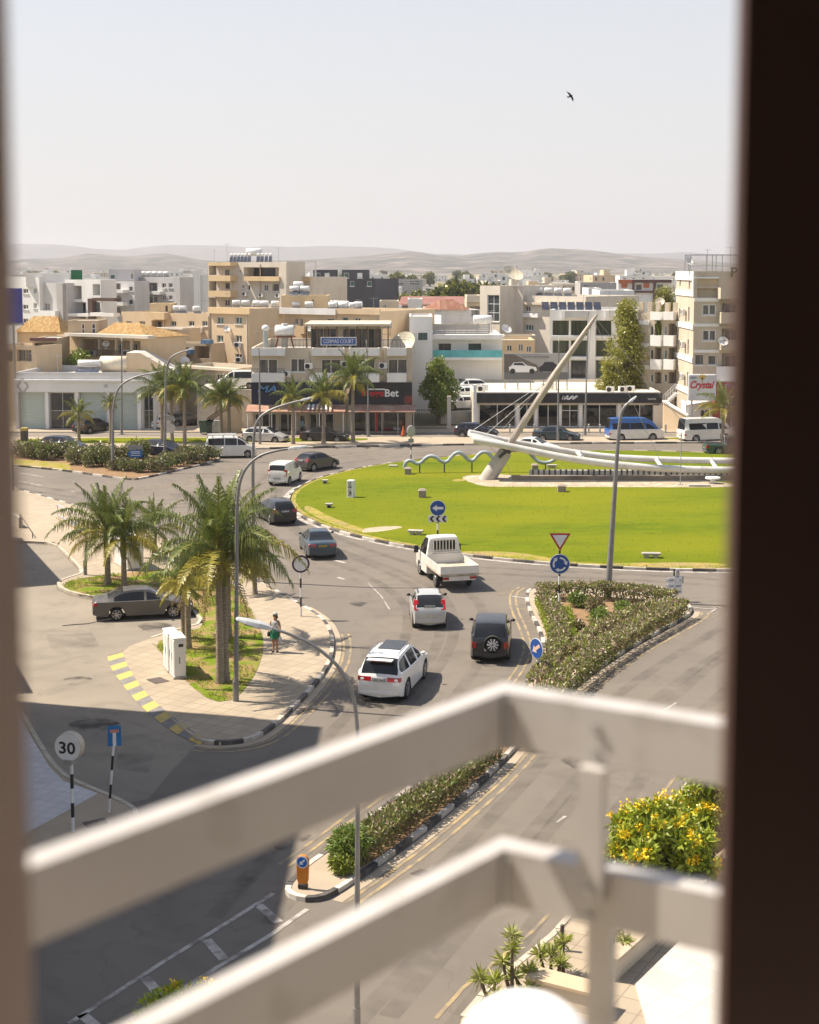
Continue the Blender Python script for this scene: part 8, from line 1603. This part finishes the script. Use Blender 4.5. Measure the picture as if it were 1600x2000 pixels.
# ================================================================== woman on the pavement
def person():
    p = G(538,1273,.13); t = thing('person', 'woman in green skirt and pale top standing on the pavement with two bags', 'person', p, R(-20))
    # body: one skinned chain, facing -y
    V = []; E = []; Rr = []
    def v(x, y, z, r): V.append((x,y,z)); Rr.append(r); return len(V)-1
    def e(*a): [E.append(q) for q in zip(a, a[1:])]
    pel = v(0,0,.90,.135); wa = v(0,.0,1.06,.115); ch = v(0,-.005,1.24,.125); nk = v(0,.01,1.40,.055); hd0 = v(0,-.01,1.47,.06); hd = v(0,-.015,1.555,.088); hd2 = v(0,-.005,1.62,.07); e(pel,wa,ch,nk,hd0,hd,hd2); ns = v(0,-.105,1.545,.014); e(hd,ns)
    for s in (1,-1):
        hp_ = v(s*.09,0,.84,.105); kn = v(s*.085,-.015-.02*s,.47,.06); cf = v(s*.083,.01,.32,.056); an = v(s*.08,.015+.02*s,.09,.036); hl = v(s*.08,-.02+.02*s,.035,.036); to = v(s*.095,-.14+.02*s,.03,.026); e(pel,hp_,kn,cf,an,hl,to)
        sh = v(s*.165,.0,1.335,.058); ub = v(s*.20,.01,1.22,.05); el = v(s*.225,.02,1.07,.04); 
        if s > 0: wr = v(.245,-.05,.86,.027); pa = v(.247,-.065,.79,.03); dirs = (0,-.25,-1)
        else: wr = v(-.20,-.17,1.0,.027); pa = v(-.185,-.23,.98,.03); dirs = (.25,-1,-.25)
        e(ch,sh,ub,el,wr,pa); pw = Vector(V[pa]); dv = Vector(dirs).normalized(); sx = Vector((0,1,0)) if s > 0 else Vector((0,0,1))
        for k in range(4): b = pw+sx*(.018*(k-1.5))+dv*.035; f1 = v(*b,.0095); f2 = v(*(b+dv*(.035+.006*(k in (1,2)))+Vector((-.008*s,0,0))),.0085); f3 = v(*(b+dv*(.06+.01*(k in (1,2)))+Vector((-.022*s,-.004,0))),.0075); e(pa,f1,f2,f3)
        th = v(*(Vector(V[wr]).lerp(pw,.5)+sx*.035*(-1 if s > 0 else 1)+dv*.012),.010); t2 = v(*(pw+sx*.05*(-1 if s > 0 else 1)+dv*.03),.0085); e(wr,th,t2)
    me = bpy.data.meshes.new('body'); me.from_pydata(V, E, []); o = bpy.data.objects.new('body', me); COL.objects.link(o); o.parent = t; sk = o.modifiers.new('skin','SKIN'); me.skin_vertices or None
    lay = me.skin_vertices[0].data if len(me.skin_vertices) else None
    if lay is None:
        bm = bmesh.new(); bm.from_mesh(me); bm.verts.layers.skin.verify(); bm.to_mesh(me); bm.free(); lay = me.skin_vertices[0].data
    for i, r_ in enumerate(Rr): lay[i].radius = (r_, r_)
    lay[pel].use_root = True; sk.use_smooth_shade = True; ss = o.modifiers.new('sub','SUBSURF'); ss.levels = ss.render_levels = 2; me.materials.append(mat('skin', (.36,.185,.115), .5, (.32,.16,.1), 8))
    def lathe(rows, nm, mt, n=24, fold=0):
        m = MB(); vs = []
        for (z, rx, ry, yo) in rows:
            for k in range(n): a = 2*math.pi*k/n; f = 1+fold*math.sin(a*7+1)*(1.0-(z-rows[0][0])/max(.01, rows[-1][0]-rows[0][0])); vs.append((rx*f*math.cos(a), yo+ry*f*math.sin(a), z))
        m.add(vs, [(i*n+k, i*n+(k+1)%n, (i+1)*n+(k+1)%n, (i+1)*n+k) for i in range(len(rows)-1) for k in range(n)], 0, True); return m.build(nm, mt, t)
    lathe([(.60,.235,.20,0),(.70,.23,.19,0),(.84,.215,.175,0),(.95,.185,.155,0),(1.03,.155,.13,0)], 'skirt', mat('green_cloth', (.01,.16,.085), .8, (.008,.12,.065), 6), 32, .05)
    lathe([(1.0,.158,.135,0),(1.1,.145,.128,0),(1.22,.162,.142,-.005),(1.31,.168,.125,0),(1.365,.12,.085,.005)], 'top', mat('pale_cloth', (.55,.53,.5), .8, (.3,.3,.32), 9), 28)
    m = MB(); m.ball((0,.018,1.585),(.106,.112,.115),18,12); m.ball((.02,.07,1.50),(.085,.06,.11),14,10); ho = m.build('hair', mat('dark_hair', (.03,.02,.016), .5, (.06,.045,.035), 12), t)
    m = MB(); m.ball((0,.012,1.645),(.112,.118,.07),18,10); m.build('cap', mat('grey_cap', (.36,.38,.38), .8, (.3,.32,.32), 6), t)
    for s in (1,-1): m = MB(); m.ball((s*.034,-.092,1.565),(.012,.008,.009),8,6); m.build('eye', M_BLACK, t); m = MB(); m.ball((s*.09,-.03+.02*s,.03),(.045,.12,.04),12,8); m.build('shoe', M_BLACK, t)
    m = MB(); m.ball((0,-.096,1.495),(.026,.008,.008),8,6); m.build('mouth', mat('lips', (.3,.09,.08), .5), t); m = MB(); m.tube([(-.13,-.1,1.36),(0,-.155,1.2),(.14,-.14,1.02)],.012,6); m.build('strap', M_WFRAME, t); return p
pp_ = person()
c_, s_ = math.cos(R(-20)), math.sin(R(-20)); loc = lambda x, y, z: Vector((pp_.x+x*c_-y*s_, pp_.y+x*s_+y*c_, pp_.z+z))
t = thing('handbag', 'black handbag at the hip of the woman in the green skirt', 'handbag', loc(-.27,-.02,.66), R(-20)); m = MB(); m.box(-.05,-.12,0,.05,.12,.2); m.build('body', M_BLACK, t, .03); m = MB(); m.tube([(0,-.1,.19),(.03,-.08,.36),(.05,0,.42),(.03,.08,.36),(0,.1,.19)],.01,6); m.build('handle', M_BLACK, t)
t = thing('carrier_bag', 'thin whitish plastic bag hanging from the woman\'s hand', 'plastic bag', loc(.25,-.08,.42), R(-20)); m = MB(); m.ball((0,0,.14),(.10,.07,.15),14,9); m.build('bag', mat('thin_plastic', (.5,.52,.58), .35, (.4,.42,.48), 9, trans=.4), t); m = MB(); m.tube([(-.04,0,.26),(-.01,0,.4),(.01,0,.4),(.04,0,.26)],.006,5); m.build('handle', mat('thin_plastic', (.5,.52,.58)), t)
# ================================================================== bird
q = W(1114,188,62); t = thing('bird', 'dark bird banking with spread wings against the pale sky', 'bird', q, 0); k_ = 62/2900
def bp(x, y, d=0): return ((x-1114)*k_, d, (188-y)*k_)
m = MB(); P = [bp(1106.5,178.5),bp(1109,180),bp(1113,181.5),bp(1115.8,184.5),bp(1117,187),bp(1119,189),bp(1120.2,192),bp(1120,198.5),bp(1117,194),bp(1115,190),bp(1112.8,188.2),bp(1110,183.5)]
m.add(P+[(x,.03,z) for x,_,z in P],[(11,10,3,2,1,0),(10,9,4,3),(9,8,7,6,5,4),tuple(12+i for i in (0,1,2,3,10,11)),(15,16,21,22),tuple(12+i for i in (4,5,6,7,8,9))]+[(i,(i+1)%12,12+(i+1)%12,12+i) for i in range(12)]); o = m.build('wings', mat('bird_wing', (.09,.075,.075), .8, (.05,.04,.04), 6), t)
bm = bmesh.new(); bm.from_mesh(o.data); bmesh.ops.recalc_face_normals(bm, faces=bm.faces); bm.to_mesh(o.data); bm.free()
m = MB(); m.tube([bp(1118.5,185.5,.01),bp(1116.5,186.8,.01),bp(1114,188.2,.01),bp(1111.5,189,.01),bp(1110,189.3,.01)],[.01,.032,.04,.025,.012],10); m.add([bp(1111.8,188.3,.0),bp(1107,188.2,.0),bp(1108.5,190.3,.0),bp(1110.3,191.4,.0),bp(1111.8,189.8,.0)],[(0,1,2,3,4)]); m.build('body', mat('bird_body', (.03,.022,.022), .8), t)
